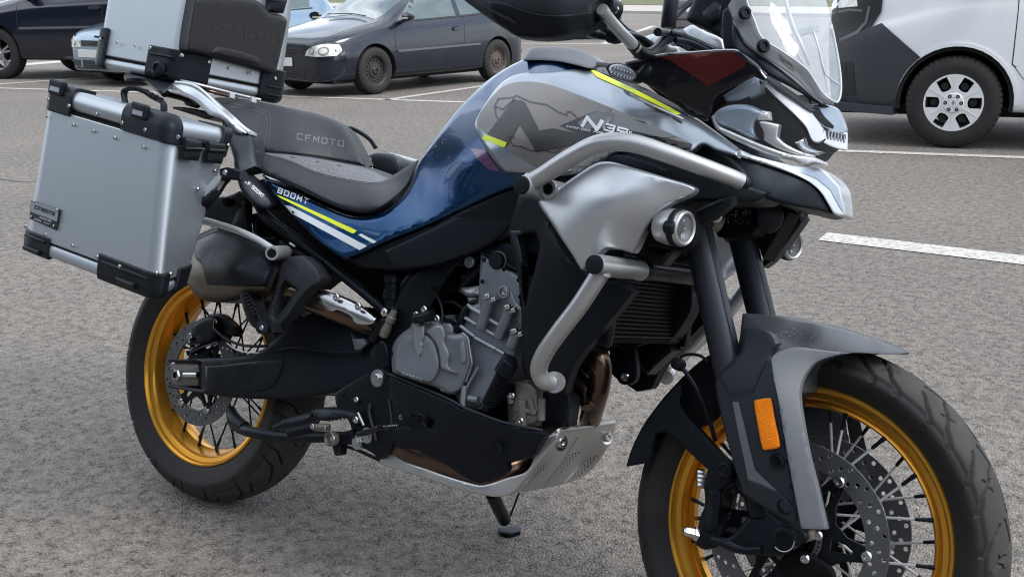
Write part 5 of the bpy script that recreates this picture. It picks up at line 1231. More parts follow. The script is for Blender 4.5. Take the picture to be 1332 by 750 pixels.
# main frame spars and dark inner body (reads through the gaps)
shell('frame_spar', [(545, 350), (600, 330), (650, 300), (690, 250), (760, 240), (760, 330), (700, 330), (678, 300), (640, 318), (620, 330), (590, 352), (560, 400), (530, 440), (520, 470), (500, 480), (485, 470), (500, 430), (520, 380)], .125, MT['satin'], bike, .006, 5, .03, sharp=40)
shell('inner_body', [(430, 350), (470, 345), (560, 340), (640, 310), (700, 250), (850, 240), (880, 270), (880, 330), (850, 345), (790, 440), (742, 466), (722, 545), (640, 590), (520, 580), (500, 560), (480, 480), (520, 430)], -.02, MT['dark'], bike, 0, 4, .09, holes=[[(564, 392), (572, 378), (585, 372), (597, 370), (590, 380), (578, 388), (580, 400), (572, 404), (562, 400)], [(560, 404), (574, 404), (570, 412), (562, 410)]], sharp=40)
shell('air_box', [(540, 350), (600, 335), (640, 318), (660, 320), (640, 345), (600, 368), (560, 380), (540, 400), (520, 420), (505, 430), (515, 380)], .06, MT['satin'], bike, .008, 6, .1, holes=[[(563, 393), (572, 378), (585, 372), (598, 369), (592, 380), (580, 388), (580, 402), (572, 410), (562, 408)]], sharp=50)
# shock reservoir, hoses
rv = lathe('shock_reservoir', [(0, .015), (.004, .019), (.018, .019), (.020, .0165), (.034, .0165), (.036, .0185), (.052, .0185), (.054, .015), (.085, .014), (.088, .010)], bp(511, 357, .12), bp(509, 400, .12)-bp(511, 357, .12), MT['satin'], bike, 24)
tube('hydraulic_hose', B('b2', (735, 130, .14), (690, 110, .14), (655, 150, .145), (640, 210, .15), (600, 260, .15), (560, 290, .15), (540, 320, .15)), .0045, MT['satin'], bike, 8)
sw_ = lathe('brake_switch', [(0, .007), (.012, .008), (.014, .0105), (.026, .0105), (.028, .008), (.045, .011), (.06, .010), (.062, 0)], bp(*z('b2', (712, 130))[0], .15), bp(*z('b2', (655, 260))[0], .15)-bp(*z('b2', (712, 130))[0], .15), MT['pump'], bike, 16)
lathe('banjo_bolt', [(0, .009), (.006, .009), (.008, .006), (.004, .004), (.004, 0)], bp(*z('b2', (652, 140))[0], .15), OUT, MT['steel'], bike, 16)
lathe('master_cylinder', [(0, .008), (.02, .010), (.05, .010), (.06, .007)], bp(*z('b2', (560, 340))[0], .15), bp(*z('b2', (620, 240))[0], .15)-bp(*z('b2', (560, 340))[0], .15), MT['satin'], bike, 14)
shell('pivot_guard', z('b2', (600, 318), (640, 330), (665, 400), (690, 540), (640, 540), (600, 500), (560, 480), (545, 420)), .145, MT['satin'], bike, .004, 3, .03, sharp=40)
shell('link_bracket', z('b2', (408, 285), (430, 325), (500, 325), (515, 360), (480, 400), (440, 408), (430, 370)), .12, MT['engine'], bike, .003, 3, .01, sharp=30)
tube('wiring_loom', [bp(x, y, .10) for x, y in z('b4', (60, 470), (110, 455), (160, 470), (215, 505))], .005, MT['satin'], bike, 8)
tube('wiring_loom', [bp(x, y, .09) for x, y in z('b4', (-20, 520), (40, 440), (90, 425), (130, 400), (170, 360))], .004, MT['satin'], bike, 8)
lathe('injector', [(0, .010), (.02, .012), (.024, .018), (.05, .018), (.052, .010)], bp(*z('b4', (215, 300))[0], .10), bp(*z('b4', (330, 260))[0], .10)-bp(*z('b4', (215, 300))[0], .10), MT['satin'], bike, 16)
lathe('frame_bolt', [(0, .012), (.005, .012), (.007, .009), (.003, .006), (.003, 0)], bp(*z('b4', (260, 203))[0], .145), OUT, MT['engine'], bike, 20)
# ---- engine
E4 = lambda *p: z('b4', *p)
E3 = lambda *p: z('b3', *p)
eng, SENG = shell('cylinder_block', E4((328, 145), (405, 190), (470, 235), (590, 285), (598, 560), (590, 680), (560, 800), (480, 960), (400, 1080), (300, 1160), (200, 1130), (150, 1000), (180, 800), (190, 640), (250, 500), (310, 470)), [(626, 330, .15), (680, 360, .15), (610, 520, .165), (640, 440, .155)], MT['engine'], bike, .010, 5, .20, sharp=55, step=9)
# stepped face lines of the chain case
shell('chain_case', E4((340, 165), (400, 205), (480, 250), (580, 298), (585, 470), (560, 600), (460, 640), (330, 560), (322, 480), (318, 360)), .161, MT['engine'], eng, .004, 3, .01, sharp=50)
shell('cylinder_ridge', E4((440, 370), (520, 372), (560, 470), (590, 500), (590, 640), (540, 560), (500, 470), (430, 470)), .165, MT['engine'], eng, .003, 6, .006, sharp=50)
cam_, _ = shell('cam_cover', E4((340, 120), (400, 75), (460, 60), (520, 68), (570, 120), (600, 190), (605, 282), (590, 282), (470, 215), (340, 145)), .145, MT['satin'], eng, .012, 6, .18, sharp=60)
tube('cover_gasket', B('b4', (332, 132, .155), (400, 170, .156), (470, 208, .156), (600, 272, .155)), .0045, MT['black'], eng, 8, 2)
lathe('cam_plug', [(0, .017), (.008, .0172), (.012, .0155), (.012, 0)], bp(*E4((443, 196))[0], .158), OUT, MT['black'], eng, 28)
lathe('plug_ring', [(0, .0195), (.004, .0195), (.004, .0165)], bp(*E4((443, 198))[0], .157), OUT, MT['engine_lt'], eng, 28, caps=False)
lathe('boss', [(0, .0135), (.006, .0135), (.009, .011), (.009, .009), (.005, .008), (.005, 0)], bp(*E4((487, 402))[0], .164), OUT, MT['engine_lt'], eng, 24)
bolt(bp(*E4((487, 402))[0], .170), OUT, .0075, eng)
for (x0, y0, x1, y1) in ((385, 440, 325, 640), (515, 510, 440, 700), (560, 665, 520, 760)):
    st = cyl('stud_tower', bp(*E4((x0, y0))[0], .180), bp(*E4((x1, y1))[0], .178), .0105, MT['engine'], eng, 16)
    bolt(bp(*E4((x0-10, y0-8))[0], .183), (-.3, -.35, .9), .0075, eng, 'steel', 'bolt', True); bolt(bp(*E4((x0+28, y0+12))[0], .180), (-.3, -.35, .9), .0070, eng, 'steel', 'bolt', True)
for (x0, y0, x1, y1, r) in ((255, 495, 330, 540, .0042), (380, 575, 450, 615, .0042), (520, 650, 575, 680, .004), (225, 565, 300, 610, .0038), (350, 640, 420, 680, .0038), (185, 610, 290, 690, .0042), (290, 695, 430, 770, .0045), (430, 770, 480, 800, .004), (240, 480, 330, 530, .003)):
    cyl('rib', bp(*E4((x0, y0))[0], .172), bp(*E4((x1, y1))[0], .170), r, MT['engine_lt'], eng, 8)
for q in (E4((195, 395), (200, 372), (330, 355), (330, 425), (240, 430)), E4((238, 440), (245, 430), (310, 432), (312, 468), (250, 472))):
    shell('intake_stub', q, .135, MT['engine_lt'], eng, .012, 5, .03, sharp=60)
# clutch cover
cl_, SCL = shell('clutch_cover', E3((50, 500), (48, 400), (62, 330), (110, 270), (165, 230), (185, 198), (268, 196), (330, 185), (385, 215), (400, 268), (480, 268), (510, 265), (548, 300), (572, 460), (560, 500), (520, 600), (480, 650), (420, 665), (340, 622), (250, 590), (150, 558), (60, 525)), [(510, 470, .175), (520, 420, .175), (560, 420, .185), (600, 440, .18), (590, 500, .18), (540, 490, .19)], MT['engine'], bike, .016, 6, .08, sharp=60, step=8)
shell('cover_dome', E3((62, 490), (58, 420), (75, 345), (130, 290), (190, 265), (260, 268), (320, 320), (350, 400), (360, 480), (330, 560), (280, 596), (180, 565), (80, 530)), lambda P: SCL.lat(P), MT['engine'], cl_, .010, 4, .01, sharp=60, step=8)
shell('filler_tower', E3((182, 200), (266, 200), (262, 300), (222, 525), (212, 525), (205, 420), (182, 300)), .203, MT['engine_lt'], cl_, .012, 3.5, .02, sharp=50, step=3)
cp_ = lathe('filler_cap', [(0, .014), (.003, .0165), (.014, .0165), (.017, .013), (.017, 0)], bp(*E3((238, 195))[0], .212), (-.2, -.25, 1), MT['black'], cl_, 12, 20)
shell('cap_grip', E3((215, 135), (270, 130), (305, 110), (290, 160), (285, 185), (215, 180)), .215, MT['black'], cp_, .004, 3, .015, sharp=30)
shell('curved_rib', E3((258, 262), (320, 210), (385, 215), (400, 280), (395, 320), (425, 400), (420, 478), (470, 522), (460, 528), (360, 498), (356, 420), (340, 350), (300, 290)), .200, MT['engine_lt'], cl_, .009, 3, .03, sharp=60, step=6)
shell('cover_rib', E3((490, 330), (520, 300), (532, 400), (530, 462), (500, 462)), lambda P: SCL.lat(P)+.001, MT['engine_lt'], cl_, .005, 2.5, .01, sharp=30)
for q in (((510, 265), (545, 300), (570, 460)), ((572, 462), (530, 580))): tube('cover_edge', [bp(*p, .188) for p in E3(*q)], .0022, MT['engine_lt'], cl_, 6, 1)
decal('cover_lettering', lettering('CFMOTO', E3((115, 535))[0], E3((240, 578))[0], (.6, -3.6), .18), latS(lambda P: SCL.lat(P)+.010), MT['lite'], cl_, .0015, 4)
bolts(cl_, .0075, .19, E3((388, 622), (467, 308), (345, 172), (210, 148), (262, 112)), 'steel')
lathe('sensor_boss', [(0, .015), (.01, .017), (.02, .017), (.022, .012)], bp(*E3((440, 250))[0], .16), OUT, MT['engine_lt'], cl_, 24)
shell('sensor_plug', E3((385, 150), (455, 145), (475, 200), (400, 215), (380, 190)), .178, MT['satin'], cl_, .006, 3, .03, sharp=30)
lathe('oil_line', [(0, .006), (.012, .008), (.05, .008), (.055, .005)], bp(*E3((540, 95))[0], .17), bp(*E3((495, 195))[0], .17)-bp(*E3((540, 95))[0], .17), MT['satin'], cl_, 12)
cyl('case_pin', bp(*E3((520, 605))[0], .185), bp(*E3((510, 740))[0], .185), .006, MT['engine_lt'], cl_, 12); tube('case_edge', [bp(*p, .183) for p in E3((610, 485), (560, 570), (530, 630))], .003, MT['engine_lt'], cl_, 6, 1)
cyl('drain_boss', bp(*E3((550, 690))[0], .18), bp(*E3((610, 700))[0], .18), .008, MT['engine'], cl_, 14)
# corrugated hose
hp = [bp(*q, .182) for q in z('b6', (190, 20), (150, 90), (110, 170), (75, 240), (45, 300))]
tube('breather_hose', hp, [.013, .012, .011, .010, .010], MT['satin'], bike, 16)
for i in range(13):
    a = bp(*z('b6', (150-i*7.2, 95+i*14.5))[0], .184); d = (hp[3]-hp[1])/np.linalg.norm(hp[3]-hp[1]); lathe('hose_ring', [(-.0022, .0118), (-.001, .0138), (.001, .0138), (.0022, .0118)], a, d, MT['black'], bike, 16)
lathe('hose_end', [(0, .014), (.004, .018), (.03, .019), (.034, .014)], bp(*z('b6', (185, 35))[0], .182), bp(*z('b6', (150, 95))[0], .182)-bp(*z('b6', (185, 35))[0], .182), MT['black'], bike, 20)
# water pump
pm, SPM = shell('water_pump', z('b6', (205, 150), (270, 140), (330, 180), (345, 260), (350, 340), (320, 395), (240, 400), (170, 370), (165, 240), (205, 215)), .14, MT['pump'], bike, .022, 7, .06, sharp=50, step=7)
for (x0, y0, x1, y1, r) in ((250, 250, 250, 390, .010), (290, 240, 310, 330, .007), (355, 240, 350, 360, .0075), (220, 300, 330, 320, .006), (180, 220, 190, 270, .007)): cyl('pump_rib', bp(*z('b6', (x0, y0))[0], .162), bp(*z('b6', (x1, y1))[0], .160), r, MT['pump'], pm, 12)
shell('pump_inlet', z('b6', (210, 150), (280, 145), (285, 215), (215, 230)), .155, MT['pump'], pm, .006, 5, .03, sharp=30)
bolts(pm, .007, .166, z('b6', (192, 225), (225, 375), (240, 360)))
shell('oil_cooler_box', z('b6', (352, 215), (385, 200), (500, 215), (515, 250), (500, 395), (360, 410), (345, 330)), .12, MT['black'], bike, .010, 6, .03, sharp=40)
shell('engine_lower', [(500, 500), (600, 530), (690, 560), (722, 552), (722, 520), (690, 500), (640, 500), (600, 480)], .10, MT['dark'], bike, .01, 6, .06)
# header pipes
tube('header_pipe', [bp(740, 462, .05), bp(762, 455, .07), bp(778, 465, .09), bp(780, 495, .07), bp(773, 525, .02), bp(768, 544, -.04), bp(765, 556, -.12)], [.020, .021, .022, .022, .022, .022, .022], MT['pipe'], bike, 24)
tube('header_pipe', [bp(735, 478, .00), bp(750, 492, .02), bp(766, 512, .04), bp(768, 530, .05)], [.018, .019, .019, .019], MT['pipe'], bike, 20)
tube('frame_brace', [bp(*p, -.06) for p in z('b6', (610, 60), (560, 180), (510, 260), (500, 330))], .007, MT['satin'], bike, 8, 1); tube('frame_brace', [bp(*p, -.06) for p in z('b6', (540, 90), (580, 60), (600, 100), (560, 230))], .006, MT['satin'], bike, 8, 1)
shell('header_bracket', z('M', (357, 448), (440, 440), (452, 520), (452, 560), (440, 583), (412, 590), (390, 582), (372, 545), (357, 480)), -.05, MT['black'], bike, .004, 3, .012, holes=[z('M', (362, 462), (378, 450), (392, 458), (405, 500), (402, 525), (388, 530), (366, 490))], sharp=60)
bolts(bike, .009, -.04, z('M', (412, 561)))
# collector under the engine
tube('collector_pipe', [bp(505, 565, .13), bp(540, 585, .13), bp(590, 600, .13), bp(635, 612, .12), bp(672, 604, .085), bp(700, 585, .03)], [.030, .034, .034, .033, .026, .020], MT['pipe'], bike, 24)
tube('pipe_clamp', [bp(502, 562, .13), bp(511, 570, .13)], .036, MT['pump'], bike, 20, 1)
# lower black cover
lc, SLC = shell('belly_cover', z('L', (375, 48), (470, 85), (590, 137), (640, 160), (665, 180), (700, 182), (740, 206), (830, 240), (900, 262), (985, 272), (1005, 285), (975, 330), (950, 372), (905, 385), (850, 398), (848, 430), (800, 455), (740, 478), (670, 455), (600, 405), (540, 375), (480, 345), (400, 335), (385, 260), (378, 150)), [(505, 487, .165), (600, 530, .185), (700, 565, .17), (620, 590, .16), (520, 580, .165), (660, 600, .15)], MT['black'], bike, .010, 6, .012, holes=[z('L', (528, 222), (545, 222), (556, 238), (550, 256), (536, 258), (525, 242))], sharp=60, step=9)
shell('cover_boss', z('L', (460, 215), (480, 200), (530, 212), (560, 232), (562, 258), (540, 265), (500, 250), (470, 235)), lambda P: SLC.lat(P), MT['satin'], lc, .003, 3, .006, holes=[z('L', (528, 222), (545, 222), (556, 238), (550, 256), (536, 258), (525, 242))], sharp=60, step=6)
lathe('cover_screw', [(0, .014), (.003, .014), (.003, .010), (-.001, .009), (-.001, 0)], np.array(bp(*z('L', (805, 342))[0], .178)), OUT, MT['satin'], lc, 20); lathe('cover_screw', [(0, .011), (.003, .011), (.003, .008), (-.001, .007), (-.001, 0)], bp(*z('L', (484, 222))[0], .19), OUT, MT['satin'], lc, 20)
tube('cover_edge', B('L', (375, 46, .178), (590, 134, .192), (650, 165, .194), (680, 182, .193), (740, 205, .19), (830, 238, .186), (985, 270, .178)), .0028, MT['fender'], lc, 8, 2)
# pivot plate with pegs
pp, SPP = shell('pivot_plate', z('L', (168, 125), (195, 105), (330, 28), (352, 26), (375, 45), (385, 100), (400, 200), (400, 320), (345, 385), (300, 350), (245, 330), (237, 300), (230, 250), (195, 190), (175, 175)), .168, MT['black'], bike, .004, 3, .02, holes=[z('L', (313, 165), (370, 150), (385, 160), (392, 245), (340, 262), (325, 250))][:0], sharp=50)
tube('plate_rib', B('L', (308, 165, .176), (303, 200, .178), (318, 260, .178), (330, 310, .176)), .0035, MT['fender'], pp, 8); tube('plate_rib', B('L', (380, 150, .176), (388, 200, .176), (392, 250, .176)), .003, MT['fender'], pp, 8)
for (x, y, r, h) in ((338, 65, .0125, True), (297, 290, .0115, True), (258, 315, .0115, True), (255, 150, .008, False), (253, 230, .0085, False), (432, 218, .0075, False)):
    lathe('washer', [(0, r*1.45), (.002, r*1.45), (.002, r*.5)], bp(*z('L', (x, y))[0], .172), OUT, MT['steel'] if h else MT['satin'], pp, 20); bolt(bp(*z('L', (x, y))[0], .175), OUT, r*.8, pp, 'steel', 'bolt', h)
for (x, y) in z('L', (195, 135), (205, 125), (185, 155), (215, 150), (240, 110)): lathe('plate_hole', [(0, .003), (.0015, .0028), (.0004, .0015), (.0004, 0)], bp(x, y, .1725), OUT, MT['satin'], pp, 10)
# rider's peg: serrated platform pointing out to the camera's left
pgm, _ = shell('rider_peg', z('b5', (215, 225), (245, 195), (300, 185), (440, 190), (520, 205), (600, 225), (640, 300), (640, 335), (560, 300), (480, 268), (400, 275), (330, 295), (260, 280), (230, 262)), [(405, 540, .27), (470, 545, .18), (440, 535, .22)], MT['black'], bike, .007, 4, .03, sharp=60, step=7)
for i in range(7):
    a = z('b5', (372+i*30, 282-i*4))[0]; lat_ = .255-.012*i
    tube('peg_tooth', [bp(a[0]-1.2, a[1]+1.8, lat_), bp(a[0]+1.5, a[1]-1.8, lat_+.002), bp(a[0]+2.0, a[1]-6, lat_-.02)], .0022, MT['fender'], pgm, 6, 1)
lathe('peg_feeler', [(0, .010), (.04, .0115), (.055, .0095), (.06, .006), (.08, .003)], bp(*z('b5', (215, 262))[0], .262), bp(*z('b5', (20, 315))[0], .30)-bp(*z('b5', (215, 262))[0], .262), MT['satin'], pgm, 14)
lathe('peg_feeler', [(0, .0035), (.022, .0028), (.024, 0)], bp(*z('b5', (80, 295))[0], .29), bp(*z('b5', (20, 315))[0], .30)-bp(*z('b5', (80, 295))[0], .29), MT['steel'], pgm, 8)
bolt(bp(*z('b5', (240, 250))[0], .272), OUT, .007, pgm, 'satin'); bolt(bp(*z('b5', (585, 285))[0], .20), OUT, .0075, pgm)
tube('peg_plate', B('b5', (598, 228, .20), (645, 330, .20)), .0028, MT['tube'], pgm, 8, 1)
# brake pedal and master cylinder rod beneath
cyl('pedal_cylinder', bp(*z('b5', (30, 395))[0], .24), bp(*z('b5', (230, 350))[0], .22), .0115, MT['satin'], bike, 16)
cyl('pedal_spring', bp(*z('b5', (215, 350))[0], .22), bp(*z('b5', (370, 345))[0], .20), .008, MT['pump'], bike, 12); bolt(bp(*z('b5', (232, 338))[0], .235), OUT, .006, bike); bolt(bp(*z('b5', (330, 350))[0], .21), OUT, .005, bike)
lathe('pedal_pivot', [(0, .016), (.012, .016), (.015, .012), (.010, .009), (.010, 0)], bp(*z('b5', (400, 437))[0], .19), OUT, MT['pump'], bike, 24); bolt(bp(*z('b5', (400, 437))[0], .20), OUT, .007, bike)
shell('pedal_lever', z('b5', (365, 400), (440, 390), (560, 360), (560, 490), (460, 480), (452, 570), (430, 577), (405, 565), (385, 485)), .18, MT['black'], bike, .004, 3, .02, sharp=50)
pl2 = tube('brake_pedal', B('b5', (600, 400, .19), (700, 380, .22), (760, 352, .25), (850, 345, .27)), .006, MT['satin'], bike, 10)
for k_, (p0, p1) in enumerate((((765, 346), (932, 333)), ((905, 366), (1028, 360)))): beam('pedal_pad', bp(*z('b5', p0)[0], .27), bp(*z('b5', p1)[0], .255), .012, .008, MT['satin'], pl2, bev=.001)
for i in range(9): a = z('b5', (775+i*17, 342-i*1.4))[0]; cyl('pad_tooth', bp(a[0], a[1]+.6, .271), bp(a[0]+.3, a[1]-1.0, .271), .0015, MT['tube'], pl2, 6)
# skid plate
S1 = z('L', (340, 386), (362, 372), (385, 360), (425, 362), (442, 375), (460, 395), (520, 418), (600, 447), (690, 475), (740, 486), (790, 476), (850, 455), (900, 442), (925, 428), (945, 395), (955, 352), (985, 315), (1008, 292), (1045, 275), (1052, 280), (1040, 310), (1000, 360), (950, 420), (900, 480), (868, 515), (830, 530), (780, 530), (640, 498), (520, 458), (420, 425), (360, 408))
sk, SSK = shell('skid_plate', S1, [(495, 600, .150), (620, 625, .155), (660, 640, .15), (700, 600, .145), (727, 562, .135)], MT['skid'], bike, .003, 2.5, .005, sharp=60, step=8)
holes = []
def hole_rows(x0, y0, x1, y1, n, m_, dx, dy):
    for i in range(n):
        for j in range(m_):
            x = x0+(x1-x0)*i/max(1, n-1)+dx*j; y = y0+(y1-y0)*i/max(1, n-1)+dy*j; sc_ = 1.7-.5*i/n
            holes.append([(x-1.1*sc_, y+.2), (x-.2, y-.9*sc_), (x+1.0*sc_, y-.3), (x+.1, y+.9*sc_)])
hole_rows(709.5, 604, 679, 637, 9, 4, -3.4, 1.2)
hole_rows(752, 588, 722, 622, 9, 4, -4.0, 1.2)
hole_rows(775.5, 592.5, 752, 620, 7, 4, -4.0, 1.4)
FRT = z('L', (1047, 273), (1160, 258), (1268, 243), (1268, 262), (1255, 300), (1235, 345), (1190, 410), (1150, 445), (1105, 470), (1040, 488), (980, 500), (900, 514), (860, 524), (880, 500), (930, 445), (985, 375), (1030, 315))
fs, SFS = shell('skid_front', FRT, [(726, 561, .132), (799, 551, -.125), (664, 642, .135), (735, 625, -.08), (760, 600, -.12), (690, 605, .132), (700, 638, .02), (786, 585, -.13), (712, 585, .133)], MT['skid'], sk, .0025, 2, .004, holes=holes, sharp=50, step=7, hole_sharp=10)
tube('plate_edge', B('L', (1040, 277, .13), (1050, 272, .13), (1160, 256, 0), (1268, 241, -.125)), .0045, MT['skid'], sk, 8, 2)
for a, b in (((1128, 290), (985, 500)), ((1225, 300), (1070, 478))): tube('press_line', [SFS([z('L', p)[0]], .0006)[0] for p in (a, ((a[0]+b[0])/2+8, (a[1]+b[1])/2), b)], .0016, MT['skid'], sk, 6, 3)
for (x, y) in z('b6', (455, 480), (703, 448)):
    q = SFS([(x, y)], .001)[0]; nn = (.75, -.25, .1); lathe('washer', [(0, .017), (.003, .016), (.002, .011), (.002, .008)], q, nn, MT['steel'], sk, 24); bolt(q+np.array(nn)*.002, nn, .010, sk)
tube('rear_edge', B('L', (212, 333, .05), (260, 348, .09), (345, 388, .148)), .004, MT['satin'], sk, 6, 1)
shell('belly_rear', z('L', (235, 330), (300, 345), (345, 384), (385, 362), (430, 360), (420, 330), (300, 320)), .12, MT['satin'], bike, .004, 3, .05)
# side stand
ft = bp(660, 687, -.275)
sd, _ = None, None
st = tube('side_stand', [bp(640, 640, -.12), bp(646, 655, -.17), ft+np.array([-.004, -.012, .022])], [.017, .0155, .0155], MT['satin'], bike, 16, 2)
fo = shell('stand_foot', z('L', (812, 655), (818, 650), (893, 640), (901, 655), (898, 668), (850, 680), (820, 672)), planeS(ft+np.array([0, 0, .004]), (0, -math.sin(LEAN), math.cos(LEAN))), MT['satin'], st, .002, 2, .012, sharp=40)
tube('stand_spring', [bp(675, 641, -.13), bp(664, 670, -.23)], .0025, MT['satin'], st, 6, 1)

shell('dark_hole_backing', z('L', (1050, 283), (1160, 268), (1258, 253), (1246, 300), (1228, 340), (1182, 402), (1142, 438), (1100, 460), (1040, 478), (980, 490), (910, 500), (940, 450), (990, 380), (1034, 320)), lambda P: SFS.lat(P)-.012, MT['dark'], sk, 0, 2, .003, sharp=50)  # dark sheet added so the plate's holes read as shaded openings

for (x, y) in z('b3', (70, 505), (60, 400), (110, 300), (300, 600), (480, 640), (540, 560), (555, 330)): bolt(bp(x, y, .182), OUT, .0048, cl_, 'satin')
for (x, y) in z('b4', (350, 190), (575, 320), (340, 330), (585, 430), (480, 250)): bolt(bp(x, y, .172), OUT, .0045, eng, 'satin')
tube('coolant_hose', [bp(640, 330, .10), bp(628, 345, .12), bp(612, 362, .12), bp(600, 378, .11)], .009, MT['satin'], bike, 12)
tube('spark_lead', [bp(600, 345, .13), bp(615, 338, .14), bp(630, 332, .13)], .004, MT['satin'], bike, 8)
tube('clutch_cable', [bp(560, 372, .13), bp(575, 400, .17), bp(572, 425, .19), bp(556, 430, .20)], .0028, MT['satin'], bike, 8)
# ------------------------------------------------------------------ crash bars and silver side deflector
R1 = .0157
ub = tube('crash_bar', [bp(679, 241, .305), bp(700, 232, .315), bp(742, 205, .325), bp(780, 187, .325), bp(820, 186, .315), bp(870, 201, .295), bp(920, 219, .265), bp(952, 231, .235), bp(964, 236, .220)], [R1, R1, R1, .0160, .0157, .0150, .0143, .0136, .0130], MT['tube'], bike, 28, 8)
c0, c1 = bp(679, 241, .335), bp(679, 241, .335)+np.array([0, .055, 0]); lathe('bar_end', [(0, .0165), (.004, .0178), (.055, .0178)], c0, (0, 1, 0), MT['tube'], ub, 28)
lathe('end_cap', [(-.006, .010), (-.005, .0155), (.001, .0165)], c0, (0, 1, 0), MT['black'], ub, 28)
lathe('bar_bush', [(0, .010), (0, .016), (.004, .0175), (.10, .0175)], bp(713, 246, .30), (0, 1, 0), MT['tube'], ub, 24); lathe('bush_bore', [(0.0008, .010), (.0008, 0)], bp(713, 246, .3013), (0, -1, 0), MT['dark'], ub, 20)
lb = tube('crash_bar', [bp(784, 350, .315), bp(755, 395, .31), bp(727, 432, .30), bp(708, 460, .285), bp(701, 480, .27), bp(706, 494, .255), bp(716, 497, .235)], R1, MT['tube'], bike, 28, 8)
lathe('bar_end', [(0, .0165), (.004, .0178), (.15, .0178), (.154, .0185), (.160, .0185), (.162, .0165)], bp(774, 344, .34), (0, 1, 0), MT['tube'], lb, 28)
lathe('end_cap', [(-.006, .010), (-.005, .0155), (.001, .0165)], bp(774, 344, .34), (0, 1, 0), MT['black'], lb, 28)
lathe('bar_end', [(0, .012), (0, .019), (.006, .0195), (.012, .0185)], bp(720, 497, .238), (-.2, 1, 0), MT['tube'], lb, 24)
lathe('cross_tube', [(0, .0150), (.34, .0150)], bp(774, 344, .34)+np.array([0, .16, 0]), (0, 1, 0), MT['satin'], bike, 24)
lathe('tube_joint', [(0, .0165), (.02, .0170), (.034, .0160), (.036, .0152)], bp(774, 344, .34)+np.array([0, .162, 0]), (0, 1, 0), MT['black'], bike, 24)
for o_ in (ub, lb): mirrored(o_)
# the other side's lower bar, seen between the fork legs
DEF = z('H', (190, 265), (200, 245), (230, 228), (320, 165), (400, 112), (440, 96), (490, 96), (560, 115), (640, 138), (720, 162), (790, 183), (825, 200), (828, 212), (815, 228), (770, 248), (720, 272), (680, 300), (650, 335), (625, 375), (605, 420), (590, 452), (575, 466), (555, 462), (530, 455), (490, 450), (462, 452), (440, 470), (400, 500), (372, 538), (360, 530), (330, 480), (280, 405), (225, 320))
for q_, d_, r_ in ((bp(692, 236, .310), (.6, -.1, .5), .0178), (bp(783, 352, .314), (-.5, 0, -.8), .0178)): lathe('weld_bead', [(-.003, r_-.002), (-.0015, r_), (.0015, r_), (.003, r_-.002)], q_, d_, MT['tube'], ub, 24, caps=False)
df, SDF = shell('side_deflector', DEF, [(701, 265, .275), (775, 212, .300), (800, 212, .302), (900, 246, .262), (825, 328, .245), (760, 350, .285), (790, 260, .322), (760, 290, .314), (840, 262, .296), (870, 262, .272), (810, 300, .285), (735, 300, .303)], MT['shroud'], bike, .007, 4, .012, sharp=60, step=8, ang=60)
mirrored(df)
# ---- black plastics behind the bars
shell('side_vent', [(676, 250), (700, 238), (716, 212), (745, 192), (790, 180), (850, 190), (905, 212), (960, 236), (1000, 250), (985, 262), (930, 262), (900, 262), (860, 300), (760, 300), (700, 262)], [(700, 245, .20), (790, 195, .215), (900, 225, .21), (1000, 250, .15), (900, 290, .20), (760, 290, .22)], MT['black'], bike, .006, 6, .08, sharp=60)
shell('vent_grille', [(776, 208), (800, 200), (842, 210), (870, 222), (865, 236), (800, 222)], .235, MT['satin'], bike, .003, 4, .01)
sp2, SP2 = shell('lower_side_panel', [(663, 298), (676, 250), (690, 246), (704, 262), (735, 330), (780, 362), (812, 366), (827, 377), (800, 410), (775, 440), (752, 468), (742, 490), (736, 512), (718, 516), (704, 505), (690, 495), (680, 480), (681, 440), (680, 400), (672, 352)], [(664, 300, .185), (690, 246, .21), (735, 330, .235), (827, 377, .21), (742, 490, .19), (685, 470, .18)], MT['black'], bike, .008, 5, .02, holes=[z('b4', (560, 32), (600, 22), (660, 14), (685, 20), (700, 60), (706, 110), (690, 200), (665, 300), (640, 370), (622, 470), (612, 450), (600, 370), (598, 230), (580, 110))], sharp=50, step=9)
mirrored(sp2)
tube('panel_edge', [bp(*p, .222) for p in z('b7', (10, 545), (80, 625), (150, 635))], .0012, MT['fender'], bike, 6, 1)
shell('panel_bracket', z('b4', (515, 0), (600, -5), (672, 5), (655, 14), (600, 22), (565, 35), (590, 130), (600, 220), (590, 230), (560, 130), (530, 50)), .20, MT['fender'], bike, .003, 3, .02, sharp=50)
shell('panel_bracket', [(660, 300), (668, 262), (685, 255), (720, 300), (700, 330), (672, 330)], .17, MT['black'], bike, .004, 4, .02)
# ---- radiator
RX = 1.165
def rp(x, y): return onx(x, y, RX)
rd0, rd1 = rp(818, 385), rp(892, 340)
zt_, zb_ = rp(870, 330)[2], rp(780, 446)[2]
yr = rp(800, 440)[1]-.02
rad = bbox('radiator', (RX-.045, -.155, zb_), (RX, .155, zt_), .004, MT['dark'], bike)
for i in range(20):
    zz = zb_+.012+(zt_-zb_-.03)*i/19; bbox('radiator_fin', (RX, -.150, zz), (RX+.006, .150, zz+.0035), .001, MT['satin'], rad, 1)
bbox('radiator_tank', (RX-.05, -.175, zb_-.006), (RX+.012, -.152, zt_), .006, MT['black'], rad); bbox('radiator_tank', (RX-.05, .152, zb_-.006), (RX+.012, .175, zt_), .006, MT['black'], rad)
shell('radiator_guard', z('M', (585, 255), (620, 215), (640, 240), (643, 320), (600, 400), (555, 450), (540, 440), (570, 340)), -.10, MT['black'], bike, .004, 4, .04, sharp=60)
shell('radiator_bracket', z('M', (440, 455), (520, 440), (560, 450), (580, 470), (520, 520), (488, 555), (462, 520)), -.12, MT['satin'], bike, .006, 5, .04, sharp=60)
